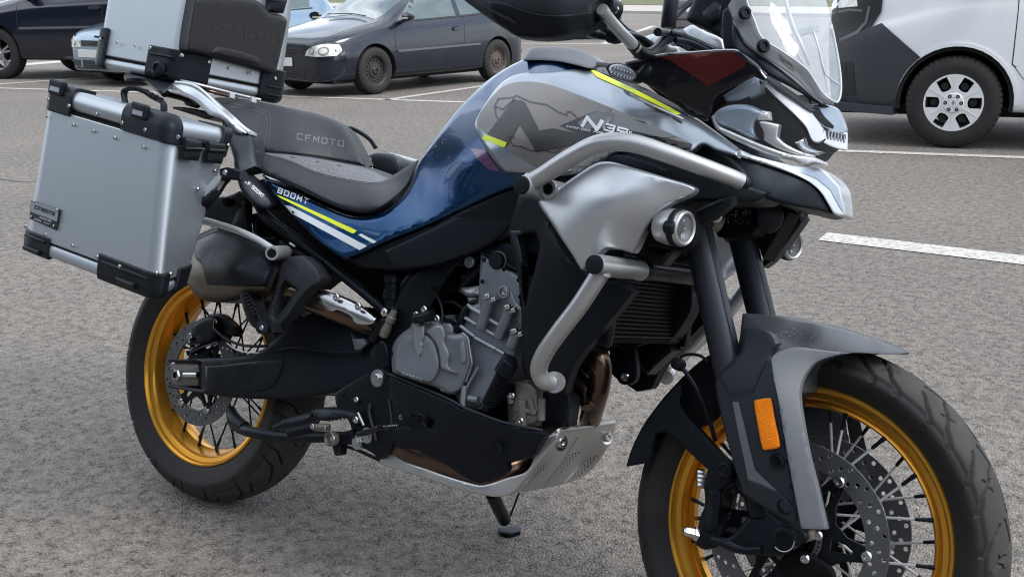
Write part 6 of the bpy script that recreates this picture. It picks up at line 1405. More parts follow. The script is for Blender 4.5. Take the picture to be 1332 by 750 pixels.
shell('far_side_guard', z('M', (490, 552), (520, 530), (643, 430), (700, 360), (715, 350), (715, 380), (640, 470), (500, 560), (452, 582), (440, 585), (452, 560), (438, 505), (452, 505)), -.235, MT['tube'], bike, .004, 4, .015, sharp=50)
shell('horn_cover', z('b7', (130, 330), (200, 318), (310, 345), (420, 350), (330, 455), (260, 440), (180, 410), (130, 380)), .17, MT['satin'], bike, .008, 8, .03, sharp=60)
shell('lamp_mount', z('b7', (150, 372), (215, 220), (300, 110), (370, 60), (450, 40), (520, 60), (560, 200), (520, 320), (420, 352), (300, 330), (200, 320)), .225, MT['dark'], bike, .005, 5, .03, sharp=60)
shell('lamp_mount', z('b7', (540, 60), (600, 50), (740, -10), (830, -30), (800, 40), (620, 165), (560, 210), (548, 140)), .20, MT['black'], bike, .003, 4, .02, sharp=50)
tube('mount_edge', [bp(*p, .205) for p in z('b7', (572, 80), (742, 2))], .0022, MT['fender'], bike, 6, 1)
# ---- fog lamps
def fog(x, y, lat, s):
    c = bp(x, y, lat); d = np.array([1.0, -.16 if s > 0 else -.30, -.02]); d /= np.linalg.norm(d)
    h = lathe('fog_lamp', [(-.052, .001), (-.052, .018), (-.045, .027), (-.030, .0305), (-.012, .0312), (-.010, .0305), (.000, .0298), (.002, .0285), (-.014, .0280)], c, d, MT['tube'], bike, 40, caps=False)
    lathe('lamp_clamp', [(-.014, .0312), (-.013, .0322), (-.004, .0322), (-.002, .030), (-.002, .0295)], c, d, MT['black'], h, 40, caps=False)
    bbox_ = lathe('clamp_lug', [(-.022, .010), (-.020, .012), (-.004, .012), (-.002, .009)], c+np.array([0, -.024*1, -.002]), d, MT['black'], h, 12)
    lathe('lamp_ring', [(-.002, .0225), (.004, .0232), (.006, .0262), (.004, .0290), (-.002, .0296)], c, d, MT['tube'], h, 44, caps=False)
    lathe('lamp_bowl', [(-.001, .0228), (-.010, .018), (-.017, .010), (-.018, 0)], c, d, MT['disc'], h, 32, caps=False)
    lathe('lamp_projector', [(-.018, .010), (-.006, .0095), (-.003, .007), (-.002, 0)], c, d, MT['dark'], h, 20)
    for k in range(6): a = k*math.pi/3; u = np.cross(d, [0, 0, 1.0]); v = np.cross(d, u); q = c+(u*math.cos(a)+v*math.sin(a))*.0145; lathe('reflector_facet', [(-.012, .004), (-.006, .003), (-.005, 0)], q, d, MT['chrome'], h, 8)
    lathe('lamp_lens', [(.0005, .0230), (.003, .016), (.0042, .008), (.0046, 0)], c, d, MT['lens'], h, 36, caps=False)
    lathe('lamp_stem', [(-.10, .012), (-.05, .016), (-.045, .022)], c, d, MT['dark'], h, 20)
    return h
fog(889, 297, .262, 1); fog(1031, 319, -.262, -1)
tube('lamp_arm', [bp(1034, 300, -.262), bp(1044, 285, -.25), bp(1040, 268, -.22), bp(1015, 262, -.18)], [.008, .010, .012, .012], MT['satin'], bike, 12)
shell('far_lamp_mount', z('R', (450, 300), (520, 230), (600, 130), (650, 60), (665, 90), (600, 180), (545, 250), (500, 300), (460, 330)), -.20, MT['satin'], bike, .005, 5, .03, sharp=60)
shell('far_side_panel', z('R', (290, 0), (540, 20), (590, 60), (530, 170), (460, 290), (420, 170), (400, 150), (300, 120)), -.10, MT['dark'], bike, .006, 6, .06, sharp=60)
# ---- fork
def ft_(u, v, lat): return fpt(u, v, lat)
def fork_leg(pa, pb, lat, r, k=1.35):
    a, b = bp(*pa, lat), bp(*pb, lat); d = (b-a)/np.linalg.norm(b-a); return a-d*.06, b+d*.10
for (pa, pb, lat, r) in (((909, 308), (941, 450), .103, .0265), ((963, 300), (990, 408), -.103, .0265)):
    a, b = fork_leg(pa, pb, lat, r)
    fl = cyl('fork_tube', a, b, r, MT['fender'], bike, 36)
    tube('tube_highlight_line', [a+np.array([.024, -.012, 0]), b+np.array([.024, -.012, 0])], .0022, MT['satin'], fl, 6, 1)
    d = b-a; cyl('fork_slider', a+d*.55, a+d*1.55, .022, MT['satin'], fl, 28)
# lower clamp and bits between the tubes
shell('lower_clamp', z('R', (260, 175), (300, 150), (360, 140), (430, 135), (430, 160), (340, 175), (300, 190), (280, 205)), -.08, MT['pump'], bike, .006, 4, .05, sharp=60)
lathe('clamp_bolt', [(0, .012), (.008, .012), (.010, .008), (.006, .005), (.006, 0)], bp(*z('R', (222, 78))[0], .08), (.7, -.7, 0), MT['steel'], bike, 20)
shell('clamp_arm', z('R', (180, 125), (205, 85), (240, 55), (245, 85), (225, 130), (205, 150)), .07, MT['pump'], bike, .006, 4, .03)
random.seed(4)
for i in range(9):
    p = [(random.uniform(275, 400), random.uniform(45, 120)) for _ in range(4)]; p.sort(); tube('wiring', [bp(*z('R', q)[0], .0+.01*i-.03) for q in p], random.uniform(.002, .0045), MT['satin'] if i % 3 else MT['film_dark'], bike, 6, 5)
shell('headstock', z('R', (230, 40), (290, 30), (420, 40), (440, 110), (410, 170), (300, 190), (240, 180), (220, 120)), -.02, MT['dark'], bike, .01, 8, .05)
lathe('horn', [(0, .022), (.006, .028), (.016, .030), (.020, .024), (.020, 0)], bp(*z('R', (470, 80))[0], -.03), (.85, -.5, -.1), MT['satin'], bike, 28)
# ---- front mudguard, fork guard, mud flap
mg, SMG = shell('front_mudguard', [(957, 470), (962, 440), (966, 407), (985, 408), (1010, 411), (1045, 417), (1085, 425), (1125, 436), (1160, 449), (1181, 458), (1168, 461), (1140, 460), (1105, 459), (1078, 464), (1058, 473), (1047, 488), (1043, 510), (1020, 520), (985, 520)],
    [(966, 407, .06), (1045, 417, .03), (1125, 437, .01), (1181, 458, .005), (1150, 460, .06), (1100, 460, .098), (1060, 470, .115), (1043, 500, .12), (1000, 440, .115), (1060, 440, .088), (1120, 450, .06), (985, 520, .12), (960, 460, .09)], MT['fender_wet'], bike, .004, 3, .1, mirror=True, sharp=50, step=8, ang=60)
fg, SFG = shell('fork_guard', [(930, 500), (934, 489), (948, 476), (958, 465), (965, 452), (967, 430), (975, 425), (1000, 432), (1012, 446), (1003, 462), (1008, 490), (1017, 540), (1029, 610), (1042, 687), (1020, 676), (990, 658), (968, 643), (964, 632), (957, 612), (948, 580), (938, 540)],
    [(934, 490, .125), (967, 430, .115), (1010, 445, .135), (1010, 500, .152), (960, 560, .145), (985, 560, .155), (1042, 687, .150), (968, 643, .138), (940, 530, .132)], MT['fender'], bike, .006, 4, .02, sharp=55, step=8)
mirrored(fg)
st_, SST = shell('guard_strip', z('T', (762, 34), (768, 15), (800, -10), (880, -35))+[(1045, 452), (1075, 456), (1105, 459), (1080, 464), (1060, 472), (1048, 486), (1042, 500), (1040, 515), (1043, 540), (1052, 590), (1062, 630), (1070, 665), (1075, 688), (1058, 688), (1042, 687), (1036, 655), (1024, 590), (1014, 530), (1006, 490)],
    [(1003, 468, .160), (1045, 452, .137), (1105, 459, .102), (1060, 472, .127), (1042, 515, .152), (1052, 590, .162), (1075, 688, .162), (1042, 687, .170), (1024, 590, .175), (1010, 510, .174), (1025, 480, .154)], MT['strip'], bike, .0016, 1.4, .012, sharp=55, step=8)
mirrored(st_)
shell('strip_edge', z('b8', (842, 0), (858, 60), (895, 270), (935, 430), (930, 443), (922, 443), (880, 260), (845, 80), (830, 0)), .145, MT['black'], st_, .001, 1, .012, sharp=60)
decal('guard_groove', [z('N', (328, 262), (345, 262), (362, 330), (378, 400), (392, 452), (455, 512), (405, 490), (372, 478), (360, 420), (345, 350))], SFG, MT['strip'], fg, .0012)
shell('guard_facet', z('N', (292, 190), (300, 175), (345, 130), (430, 130), (400, 200), (380, 245), (325, 255), (300, 210)), lambda P: SFG.lat(P), MT['fender'], fg, .0025, 3, .004, sharp=40)
shell('guard_facet', z('N', (360, 420), (372, 478), (455, 515), (500, 560), (505, 605), (440, 570), (362, 520)), lambda P: SFG.lat(P), MT['fender'], fg, .0025, 3, .004, sharp=40)
for (x, y) in z('N', (453, 426), (474, 553)):
    q = SFG([(x, y)], .001)[0]; lathe('screw_cup', [(0, .0135), (.0025, .0132), (.0025, .011), (-.003, .010), (-.003, 0)], q, OUT, MT['black'], fg, 24); lathe('cup_screw', [(-.003, .0065), (.000, .0062), (.000, .003), (-.002, .003), (-.002, 0)], q, OUT, MT['satin'], fg, 12)
rf, SRF = shell('reflector', z('T', (670, 262), (678, 250), (752, 238), (764, 246), (785, 360), (812, 495), (804, 508), (728, 520), (716, 512), (692, 400)), lambda P: SFG.lat(P)+.003, MT['orange'], fg, .0035, 1.6, .006, sharp=50)
shell('reflector_frame', z('T', (664, 258), (674, 244), (756, 232), (770, 242), (791, 358), (818, 498), (808, 514), (726, 526), (710, 516), (686, 402)), lambda P: SFG.lat(P)+.0005, MT['line'], rf, .002, 1.2, .004, sharp=50)
fl2, SFL = shell('mud_flap', z('N', (31, 443), (40, 410), (55, 372), (80, 325), (112, 280), (150, 236), (170, 214), (185, 212), (186, 240), (182, 268), (205, 305), (250, 355), (300, 410), (325, 436), (330, 460), (318, 477), (296, 478), (272, 462), (215, 410), (160, 356), (135, 346), (112, 352), (104, 380), (98, 412), (92, 432), (60, 436)), [(815, 605, .085), (884, 495, .085), (945, 612, .115), (860, 560, .09)], MT['black'], bike, .004, 3, .012, sharp=50, step=8)
mirrored(fl2)
lathe('flap_bolt', [(0, .013), (.003, .013), (.004, .010), (.001, .007), (.001, 0)], bp(*z('N', (305, 452))[0], .122), OUT, MT['satin'], fl2, 20)
shell('rear_mudguard', z('N', (31, 443), (60, 372), (112, 280), (170, 212), (230, 155), (280, 125), (330, 130), (340, 180), (300, 250), (270, 300), (240, 330), (182, 268), (130, 300), (100, 345), (92, 430)), [(815, 605, .06), (884, 495, .062), (930, 458, .062), (912, 555, .075), (950, 500, .08)], MT['dark'], bike, 0, 3, .1, mirror=True, sharp=50, step=8)
# sensor cable looping over the flap
cb = tube('speed_sensor_cable', [bp(x, y, l) for x, y, l in (( *z('N', (280, 370))[0], .09), (*z('N', (262, 310))[0], .10), (*z('N', (235, 240))[0], .11), (*z('N', (205, 190))[0], .115), (*z('N', (180, 160))[0], .115))], .0042, MT['satin'], bike, 8)
lathe('cable_grommet', [(-.01, .006), (-.008, .011), (.008, .011), (.01, .006)], bp(*z('N', (177, 158))[0], .118), (-.3, -1, .2), MT['black'], cb, 16)
tube('speed_sensor_cable', [bp(x, y, .11) for x, y in z('N', (180, 150), (185, 136), (205, 130), (235, 133), (262, 150))], .0028, MT['satin'], bike, 8)
# ---- front caliper and axle foot
ff, SFF = shell('fork_foot', z('b8', (330, 60), (400, 100), (470, 240), (600, 340), (700, 400), (770, 440), (800, 470), (795, 510), (740, 545), (700, 580), (640, 610), (520, 610), (420, 600), (330, 570), (270, 540), (230, 500), (300, 480), (360, 420), (430, 330), (400, 250), (350, 200), (320, 120)), [(940, 615, .10), (1018, 700, .118), (960, 700, .11), (1045, 690, .11)], MT['satin'], bike, .008, 5, .05, sharp=60, step=8)
lathe('axle_socket', [(0, .0135), (0, .0175), (-.002, .0205), (-.02, .0215)], bp(*z('b8', (643, 508))[0], .135), (0, -1, 0), MT['black'], ff, 32)
lathe('socket_bore', [(0.0003, .0135), (-.001, .0135), (-.0012, 0)], bp(*z('b8', (643, 508))[0], .135), OUT, MT['dark'], ff, 24)
tube('socket_ring', [bp(*z('b8', (643, 508))[0], .136)+np.array([.0190*math.cos(a), 0, .0190*math.sin(a)]) for a in np.linspace(.2, -2.2, 14)], .0009, MT['tube'], ff, 6, 1)
fc, SFC = shell('front_caliper', z('b8', (150, 60), (200, 20), (260, 0), (330, 40), (330, 120), (260, 190), (258, 250), (250, 310), (240, 380), (270, 430), (250, 500), (190, 560), (140, 572), (105, 560), (70, 520), (95, 400), (110, 340), (130, 300), (135, 210), (125, 150)), .10, MT['black'], bike, .016, 8, .06, sharp=60, step=7)
shell('caliper_body', z('b8', (150, 170), (220, 165), (255, 230), (235, 330), (215, 440), (160, 460), (110, 400), (135, 300)), lambda P: SFC.lat(P), MT['black'], fc, .006, 5, .01, sharp=60)
decal('caliper_lettering', lettering('JUAN', z('b8', (152, 405))[0], z('b8', (185, 258))[0], (5.4, 1.6), .2) if 'J' in GLY else [q for i in range(5) for q in strip([(921+i*.4, 680-i*5.4), (926+i*.4, 681-i*5.4)], 1.4)]+[q for i in range(5) for q in strip([(921+i*.4, 678-i*5.4), (925.5+i*.4, 676.5-i*5.4)], .9)], SFC, MT['fender'], fc, .0072)
lathe('caliper_bolt', [(0, .013), (.006, .013), (.008, .009), (.022, .0085), (.026, .005)], bp(*z('b8', (88, 470))[0], .105), (-.8, -.6, .1), MT['steel'], fc, 6, 20)
for i in range(4): lathe('caliper_pin', [(0, .006), (.012, .006), (.014, 0)], bp(*z('b8', (128, 70+i*28))[0], .085), (-.8, -.5, 0), MT['steel'], fc, 10)
for i, p in enumerate((((345, 268), (330, 300)), ((360, 290), (372, 315)))): tube('brake_spring', B('b8', (*p[0], .095), (*p[1], .095)), .0018, MT['pump'], fc, 6, 1)
tube('brake_pipe', B('b8', (185, 505, .125), (240, 520, .13), (330, 560, .13), (420, 575, .128), (500, 570, .125)), .008, MT['satin'], bike, 10)
tube('brake_pipe', B('b8', (255, 500, .13), (330, 540, .134), (420, 570, .132), (500, 560, .125)), .002, MT['fender'], bike, 6)
bolts(bike, .0085, .085, z('b8', (872, 480), (787, 630)), 'steel')
shell('abs_plate', z('b8', (700, 590), (780, 590), (880, 640), (960, 700), (980, 760), (680, 760), (620, 680), (640, 620)), .080, MT['dark'], bike, .004, 4, .01, sharp=60)
shell('pinch_block', z('b8', (765, 448), (830, 455), (835, 510), (775, 530)), .10, MT['pump'], bike, .003, 3, .02, sharp=40)
# ---- hand guard, bar and cables
hgd, SHG = shell('hand_guard', z('a5', (60, -220), (70, -80), (112, -15), (230, 78), (330, 150), (430, 215), (478, 240), (505, 262), (560, 272), (640, 280), (720, 281), (850, 270), (920, 256), (985, 235), (1050, 200), (1080, 178), (1060, 120), (1058, 70), (1062, 45), (1120, 10), (1200, -40), (1220, -120), (1100, -260), (600, -300)),
    [(600, -10, .47), (690, 48, .44), (735, 49, .43), (780, 30, .36), (700, 0, .475), (760, 0, .43), (790, -30, .38), (640, 20, .465), (700, -50, .46), (600, -50, .46)], MT['fender'], bike, .012, 7, .02, sharp=60, step=9, ang=60)
mirrored(hgd)
shell('guard_lower_lip', z('a5', (300, 0), (430, 20), (560, 70), (680, 100), (780, 107), (900, 103), (1058, 82), (1060, 130), (1075, 175), (985, 235), (850, 268), (640, 278), (505, 258), (430, 210), (330, 130)), lambda P: SHG.lat(P)+.0006, MT['black'], hgd, .004, 4, .006, sharp=50, step=8)
decal('guard_groove', [z('a5', (212, 10), (235, 12), (360, 80), (470, 130), (512, 165), (508, 178), (440, 145), (330, 90))], latS(lambda P: SHG.lat(P)+.0055), MT['fender'], hgd, .001)
shell('guard_clamp', z('a5', (1062, 62), (1085, 40), (1150, 10), (1205, -20), (1218, 10), (1212, 60), (1180, 115), (1125, 150), (1080, 182), (1066, 150), (1060, 110)), .37, MT['black'], hgd, .006, 3, .03, sharp=50)
lathe('clamp_hole', [(0, .011), (.003, .011), (.003, .008), (-.003, .0075), (-.003, 0)], bp(*z('a5', (1135, 98))[0], .378), (.3, -1, 0), MT['fender'], hgd, 20)
lathe('clamp_nut', [(0, .006), (.004, .006), (.005, 0)], bp(*z('a5', (1228, 72))[0], .36), OUT, MT['steel'], hgd, 8)
hb = tube('handlebar', [bp(783, 12, .39), bp(800, 34, .34), bp(820, 55, .29), bp(828, 63, .27)], .0098, MT['tube'], bike, 20)
tube('handlebar', [bp(823, 58, .282), bp(832, 68, .25), bp(842, 71, .21), bp(852, 66, .16), bp(862, 55, .08), bp(872, 48, 0), bp(885, 45, -.08)], .0114, MT['satin'], bike, 16)
lbp = [bp(783, 12, .39), bp(800, 34, .34), bp(828, 63, .27), bp(842, 71, .21), bp(852, 66, .16)]
tube('handlebar', [q*np.array([1, -1, 1]) for q in lbp]+[bp(885, 45, -.08)], .0105, MT['satin'], bike, 16)
for pts, r in (((z('c4', (475, 170), (500, 200), (560, 215), (640, 222), (720, 228), (800, 238), (860, 268), (910, 305), (975, 345))), .0085), ((z('c4', (560, 150), (620, 195), (700, 205), (760, 218), (830, 240), (900, 300), (945, 335))), .0065), ((z('c4', (655, 95), (690, 140), (730, 180), (770, 205), (830, 235))), .0055), ((z('c4', (1010, 205), (1090, 228), (1180, 262), (1290, 315))), .0055), ((z('c4', (1040, 250), (1120, 262), (1200, 295), (1260, 325))), .007), ((z('c4', (930, 200), (1000, 205), (1060, 225), (1130, 258))), .007)):
    n_ = len(pts); tube('control_cable', [bp(p[0], p[1], .34-.26*i/n_ if p[0] < 860 else .04-.1*i/n_) for i, p in enumerate(pts)], r, MT['satin'], bike, 10)
lathe('cable_collar', [(0, .012), (.012, .013), (.022, .011)], bp(*z('c4', (630, 222))[0], .29), (1, 0, -.1), MT['black'], bike, 14)
shell('top_clamp', z('c4', (775, 312), (800, 262), (855, 228), (905, 212), (960, 232), (1010, 280), (1065, 290), (1078, 340), (930, 350), (780, 360)), .06, MT['silver_wet'], bike, .008, 5, .05, sharp=50)
shell('far_tank_shroud', z('c6', (160, 330), (220, 280), (310, 245), (440, 310), (590, 385), (620, 490), (500, 500), (330, 470), (200, 400)), -.14, MT['silver_wet'], bike, .006, 5, .02, sharp=60)
lathe('left_grip', [(0, .014), (.004, .0165), (.075, .0165), (.08, .0145)], bp(*z('c6', (68, 280))[0], -.20), bp(*z('c6', (88, 95))[0], -.20)-bp(*z('c6', (68, 280))[0], -.20), MT['satin'], bike, 20)
shell('switch_pod', z('c6', (0, 330), (20, 300), (90, 290), (140, 320), (240, 360), (240, 390), (150, 370), (60, 370), (10, 360)), -.16, MT['satin'], bike, .01, 6, .04)
lathe('switch_body', [(0, .010), (.01, .014), (.04, .016), (.05, .012)], bp(*z('c6', (140, 430))[0], -.10), bp(*z('c6', (300, 480))[0], -.10)-bp(*z('c6', (140, 430))[0], -.10), MT['black'], bike, 16)
lathe('switch_ring', [(0, .017), (.008, .018), (.010, .016)], bp(*z('c6', (270, 455))[0], -.09), (1, -.2, -.2), MT['fender'], bike, 18)
tube('mirror_stem', [bp(*z('c6', (120, 165))[0], -.22), bp(*z('c6', (180, 110))[0], -.23), bp(*z('c6', (330, -30))[0], -.25), bp(930, -60, -.28)], [.011, .008, .0065, .0065], MT['fender'], bike, 12)
# dash and screen support
shell('dash_unit', z('c6', (240, 185), (245, 155), (300, 50), (340, -40), (480, -120), (640, -140), (700, -40), (680, 60), (620, 250), (600, 380), (560, 360), (440, 290), (330, 240), (262, 212)), -.04, MT['black'], bike, .012, 6, .05, sharp=60)
shell('dash_hood', z('c6', (400, 120), (520, 20), (590, 60), (560, 180), (470, 240), (420, 200)), -.02, MT['satin'], bike, .006, 5, .02)
shell('screen_stay', z('c6', (600, 120), (650, 70), (700, 130), (760, 270), (810, 400), (850, 450), (960, 560), (900, 560), (740, 490), (620, 490), (600, 370)), .06, MT['black'], bike, .004, 4, .03, sharp=60)
# ---- side wind deflector: smoked, with a dark red reflection painted on as a decal
sm, SSM = shell('wind_deflector', z('D', (48, 270), (120, 254), (200, 238), (340, 228), (520, 219), (545, 235), (575, 258), (620, 290), (650, 340), (640, 350), (600, 330), (480, 395), (430, 425), (415, 480), (405, 520), (372, 520), (320, 498), (250, 440), (180, 390), (100, 350), (60, 330), (35, 290)), [(813, 80, .20), (956, 66, .19), (995, 100, .175), (920, 155, .17), (860, 120, .20), (880, 100, .205)], MT['smoke'], bike, .003, 3, .004, sharp=50, step=8)
mirrored(sm)
decal('red_reflection', [z('D', (190, 245), (340, 232), (510, 224), (545, 245), (572, 272), (560, 290), (480, 335), (400, 375), (340, 330), (250, 270))], SSM, MT['red'], sm, .001)
tube('deflector_edge', [bp(x, y, l) for (x, y), l in zip(z('D', (48, 270), (200, 237), (340, 227), (518, 218), (548, 236), (600, 275), (655, 340)), (.20, .203, .20, .19, .187, .18, .175))], .0018, MT['tube'], sm, 6)
shell('inner_cowl', z('D', (60, 300), (200, 245), (500, 230), (620, 320), (640, 360), (560, 470), (520, 620), (420, 560), (330, 510), (200, 420)), .135, MT['dark'], bike, .006, 6, .06, sharp=50)
# indicator on its stalk
iq = z('a3', (150, 140), (165, 118), (210, 110), (270, 130), (308, 165), (305, 195), (270, 205), (215, 195), (165, 172))
idc, SID = shell('indicator', z('a3', (128, 120), (150, 108), (210, 102), (270, 120), (318, 160), (318, 195), (280, 212), (225, 205), (160, 180), (135, 145)), .215, MT['black'], bike, .006, 4, .03, sharp=60)
shell('indicator_lens', iq, .2245, MT['lens'], idc, .008, 5, .006, sharp=60); shell('indicator_bowl', iq, .2225, MT['alu_lid'], idc, .001, 3, .002)
for i in range(14): a = z('a3', (175+i % 7*19, 132+i//7*34+i % 7*6))[0]; lathe('lens_prism', [(0, .0030), (.003, .0024), (.004, 0)], bp(a[0], a[1], .2235), OUT, MT['chrome'], idc, 6)
tube('indicator_stalk', B('a3', (300, 185, .20), (345, 185, .205), (385, 160, .20), (410, 150, .19)), [.012, .011, .015, .019], MT['satin'], idc, 16)
# ---- beak and silver spear
BK = [(905, 190, .165), (960, 215, .16), (1000, 222, .13), (1047, 214, .075), (1060, 222, .055), (1091, 243, .02), (1100, 280, .01), (1085, 279, .035), (1050, 232, .085), (1000, 250, .14), (1060, 262, .075), (960, 240, .165), (930, 255, .16), (980, 200, .145), (1030, 205, .09)]
bk, SBK = shell('beak', z('a1', (60, 432), (70, 415), (110, 408), (200, 430), (300, 455), (420, 490), (530, 540), (600, 610), (645, 685), (560, 665), (470, 650), (330, 612), (240, 590), (150, 540), (100, 480)), BK, MT['black'], bike, .006, 5, .1, mirror=True, sharp=55, step=8, ang=60)
shell('beak_recess', z('a1', (0, 440), (60, 425), (110, 412), (200, 440), (270, 490), (310, 550), (290, 592), (200, 560), (100, 520), (40, 480)), lambda P: SBK.lat(P)+.001, MT['black'], bk, .010, 8, .03, sharp=60)
sv, SSV = shell('beak_spear', z('a1', (0, 335), (60, 350), (140, 378), (240, 425), (250, 418), (300, 440), (380, 462), (470, 482), (520, 488), (560, 490), (590, 500), (660, 570), (675, 630), (690, 692), (645, 686), (620, 650), (590, 600), (560, 568), (520, 542), (440, 508), (330, 472), (220, 440), (110, 408), (70, 412), (40, 400), (0, 390)), lambda P: latS(BK).lat(P)+.010, MT['silver_wet'], bike, .004, 3.5, .1, mirror=True, sharp=60, step=7, ang=60)
decal('spear_panel', [z('a1', (258, 428), (300, 446), (380, 468), (470, 488), (520, 494), (562, 494), (588, 506), (654, 574), (672, 640), (684, 685), (660, 650), (625, 585), (570, 540), (520, 520), (420, 486), (320, 452))], SSV, MT['silver'], sv, .0009)
tube('tank_spear_edge', B('a3', (640, 418, .175), (700, 460, .175), (800, 530, .17), (880, 590, .168), (935, 632, .166)), .003, MT['lite'], bike, 6)
tube('tank_spear_edge', B('a3', (280, 300, .20), (500, 400, .195), (640, 465, .19), (800, 560, .18), (935, 632, .168)), .0022, MT['silver_wet'], bike, 6)
# ---- headlamp
HL = [(925, 150, .165), (960, 200, .14), (1020, 210, .11), (1075, 215, .05), (1100, 190, -.01), (1095, 160, -.02), (1000, 100, .15), (1060, 160, .07), (990, 150, .14), (1045, 130, .08)]
hlS = latS(HL); hlf = hlS.lat
back = shell('headlamp', z('a1', (140, 290), (150, 275), (200, 238), (260, 190), (330, 110), (372, 128), (450, 190), (540, 240), (600, 290), (640, 330), (672, 340), (668, 405), (630, 430), (600, 462), (560, 465), (470, 455), (380, 430), (300, 400), (210, 360), (160, 330)), lambda P: hlf(P)-.03, MT['dark'], bike, 0, 4, .015, sharp=50, step=8)
hlo = back[0]
shell('lamp_bowl', z('a1', (145, 285), (175, 255), (230, 238), (300, 240), (345, 258), (378, 268), (380, 300), (325, 305), (320, 340), (335, 378), (300, 375), (220, 340), (165, 315)), lambda P: hlf(P)-.012, MT['lampblue'], hlo, .010, 9, .01, sharp=50)
shell('lamp_bowl_upper', z('a1', (190, 200), (330, 112), (360, 130), (352, 190), (300, 215), (240, 225), (200, 225)), lambda P: hlf(P)-.022, MT['lampblue'], hlo, .004, 6, .01, sharp=50)
shell('lamp_block', z('a1', (318, 262), (378, 266), (382, 300), (330, 302)), lambda P: hlf(P)-.006, MT['led'], hlo, .003, 3, .01, sharp=40)
shell('lamp_tooth', z('a1', (330, 308), (352, 304), (420, 318), (414, 350), (412, 370), (440, 395), (500, 425), (556, 442), (558, 455), (500, 445), (420, 420), (352, 382), (352, 350)), lambda P: hlf(P)-.006, MT['tube'], hlo, .004, 3, .01, sharp=50)
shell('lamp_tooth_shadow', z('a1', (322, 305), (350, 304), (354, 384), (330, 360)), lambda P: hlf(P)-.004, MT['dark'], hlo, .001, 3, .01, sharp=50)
shell('lamp_rim', z('a1', (140, 290), (148, 280), (165, 318), (220, 345), (300, 380), (380, 412), (470, 440), (560, 452), (612, 474), (610, 486), (560, 478), (520, 486), (470, 464), (380, 444), (290, 408), (210, 370), (160, 335)), lambda P: hlf(P)+.002, MT['tube'], hlo, .005, 3, .01, sharp=50, step=6)
shell('running_light', z('a1', (358, 165), (362, 148), (376, 140), (392, 142), (450, 185), (520, 240), (565, 285), (595, 340), (602, 378), (580, 392), (552, 385), (525, 330), (486, 286), (424, 228)), lambda P: hlf(P)+.004, MT['led'], hlo, .003, 2, .01, sharp=50, step=6)
shell('running_light', z('a1', (600, 345), (630, 340), (660, 355), (690, 350), (688, 420), (660, 418), (600, 395), (590, 380)), lambda P: hlf(P)+.004, MT['led'], hlo, .004, 3, .01, sharp=50)
for i in range(6): a = z('a1', (612+i*13, 360+i*3))[0]; bbox('led_cell', tuple(bp(a[0], a[1], float(hlf(np.array([a]))[0])+.008)-[.004, .003, .008]), tuple(bp(a[0], a[1], float(hlf(np.array([a]))[0])+.008)+[.004, .003, .008]), .001, MT['chrome'], hlo, 1)
tube('light_edge', [hlS([p], .010)[0] for p in z('a1', (360, 170), (424, 232), (486, 290), (525, 334), (550, 388), (582, 396), (604, 380))], .0016, MT['dark'], hlo, 6)
shell('lamp_chrome', z('a1', (480, 392), (520, 372), (530, 400), (560, 420), (600, 430), (560, 440), (510, 425)), lambda P: hlf(P)-.008, MT['chrome'], hlo, .003, 3, .01, sharp=40)
shell('lamp_visor', z('a1', (540, 240), (575, 236), (640, 245), (660, 262), (690, 335), (686, 352), (650, 350), (600, 330), (560, 290)), lambda P: hlf(P)+.004, MT['silver'], hlo, .004, 4, .01, sharp=50)
shell('visor_slot', z('a1', (545, 248), (575, 252), (600, 285), (640, 325), (635, 336), (600, 322), (565, 285)), lambda P: hlf(P)+.009, MT['dark'], hlo, .001, 2, .003, sharp=50)
gl, _ = shell('lamp_cover', z('a1', (140, 288), (200, 232), (262, 178), (330, 104), (380, 128), (470, 190), (545, 235), (640, 245), (668, 275), (692, 335), (692, 420), (640, 445), (612, 474), (540, 462), (460, 450), (370, 422), (290, 392), (200, 355), (155, 325)), lambda P: hlf(P)+.010, MT['headlens'], hlo, .006, 5, .003, sharp=50, step=9, both=False)
# ---- wind screen
ws = z('a4', (80, 48), (84, 30), (130, -40), (190, -90), (330, -110), (520, -110), (700, -60), (740, 20), (760, 200), (766, 400), (764, 560), (740, 615), (720, 640), (690, 640), (640, 612), (590, 575), (530, 515), (480, 470), (380, 400), (280, 335), (180, 252), (140, 180))
PS = [(948, 10, .17), (970, 60, .165), (1040, 110, .12), (1085, 138, .05), (1094, 60, -.02), (1080, -10, -.03), (1030, 20, .10), (1000, -20, .13), (1060, 60, .08)]
sc1, SSC = shell('screen_base', z('a4', (80, 48), (84, 30), (130, -40), (180, -80), (200, 20), (285, 230), (380, 300), (560, 425), (620, 520), (660, 590), (722, 612), (720, 640), (690, 640), (640, 612), (590, 575), (530, 515), (480, 470), (380, 400), (280, 335), (180, 252), (140, 180)), [(a, b, c-.012) for a, b, c in PS], MT['strip'], bike, .002, 3, .004, sharp=50, step=8)
cl0, SCLR = shell('wind_screen', z('a4', (176, -80), (195, 10), (230, 110), (285, 232), (400, 310), (560, 425), (610, 500), (660, 580), (740, 630), (760, 610), (772, 560), (771, 480), (760, 380), (740, 270), (722, 180), (690, 60), (660, -60), (420, -120)), PS, MT['glass'], bike, .002, 3, .003, sharp=50, step=8)
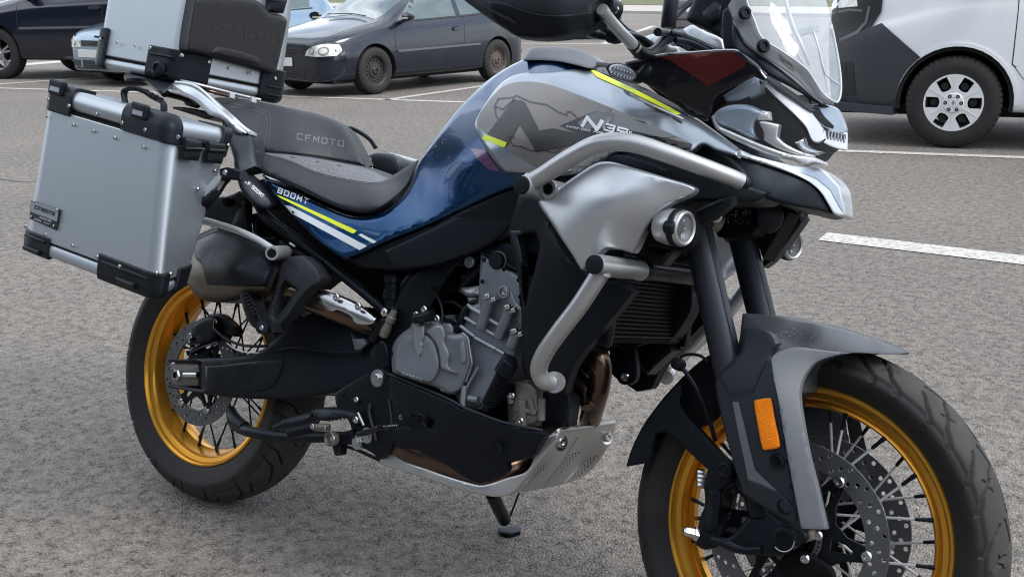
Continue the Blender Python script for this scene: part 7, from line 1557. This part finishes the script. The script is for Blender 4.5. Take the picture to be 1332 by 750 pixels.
tube('screen_edge', [SCLR([p], .002)[0] for p in z('a4', (182, -60), (200, 25), (240, 125), (290, 234), (400, 308), (555, 420), (610, 498), (662, 575), (738, 624), (758, 606), (768, 560), (768, 480), (756, 380), (736, 270), (716, 180))], .0016, MT['lite'], cl0, 6)
tube('screen_crease', [SCLR([p], .0015)[0] for p in z('a4', (600, 190), (640, 320), (672, 450), (760, 515))], .0010, MT['lite'], cl0, 6, 2)
tube('screen_slider', [SCLR([p], -.03)[0] for p in z('a4', (430, 0), (470, 140), (530, 280), (580, 400))], .0038, MT['tube'], bike, 8)
tube('screen_slider', [SCLR([p], -.03)[0] for p in z('a4', (330, 20), (400, 160), (470, 280), (540, 390))], .0020, MT['tube'], bike, 8)
tube('screen_slider', [SCLR([p], -.04)[0] for p in z('a4', (600, 190), (640, 320), (690, 560))], .0022, MT['tube'], bike, 8)
shell('slider_plate', z('a4', (395, 120), (420, 108), (450, 125), (478, 210), (465, 222), (420, 190), (400, 160)), lambda P: latS(PS).lat(P)-.03, MT['silver_wet'], bike, .003, 3, .006)
shell('slider_bridge', z('a4', (480, 190), (560, 165), (630, 150), (635, 190), (560, 205), (490, 225)), lambda P: latS(PS).lat(P)-.05, MT['strip'], bike, .003, 3, .008)
for (x, y) in z('a4', (186, 78), (299, 280)):
    q = SCLR([(x, y)], .004)[0]; lathe('screen_screw', [(-.006, .011), (.000, .012), (.003, .010), (.003, .006), (.000, .005), (.000, 0)], q, (.8, -.6, .1), MT['black'], sc1, 18)
decal('dark_patch', [z('a4', (388, 325), (430, 360), (470, 395), (485, 440), (440, 410), (405, 372))], SSC, MT['film_dark'], sc1, .0008)
shell('screen_seal', z('a4', (105, 120), (150, 190), (190, 262), (300, 345), (400, 420), (520, 520), (600, 590), (680, 642), (640, 640), (560, 590), (440, 520), (330, 460), (265, 400), (200, 350), (130, 310), (110, 240)), lambda P: latS(PS).lat(P)-.022, MT['black'], bike, .006, 5, .02, sharp=50, step=8)
shell('cowl_trim', z('a4', (130, 305), (200, 345), (262, 395), (320, 462), (430, 530), (540, 610), (620, 680), (590, 680), (500, 620), (380, 545), (300, 480), (262, 430), (190, 365)), lambda P: latS(HL).lat(P)+.012, MT['fender'], bike, .003, 3, .006, sharp=60)
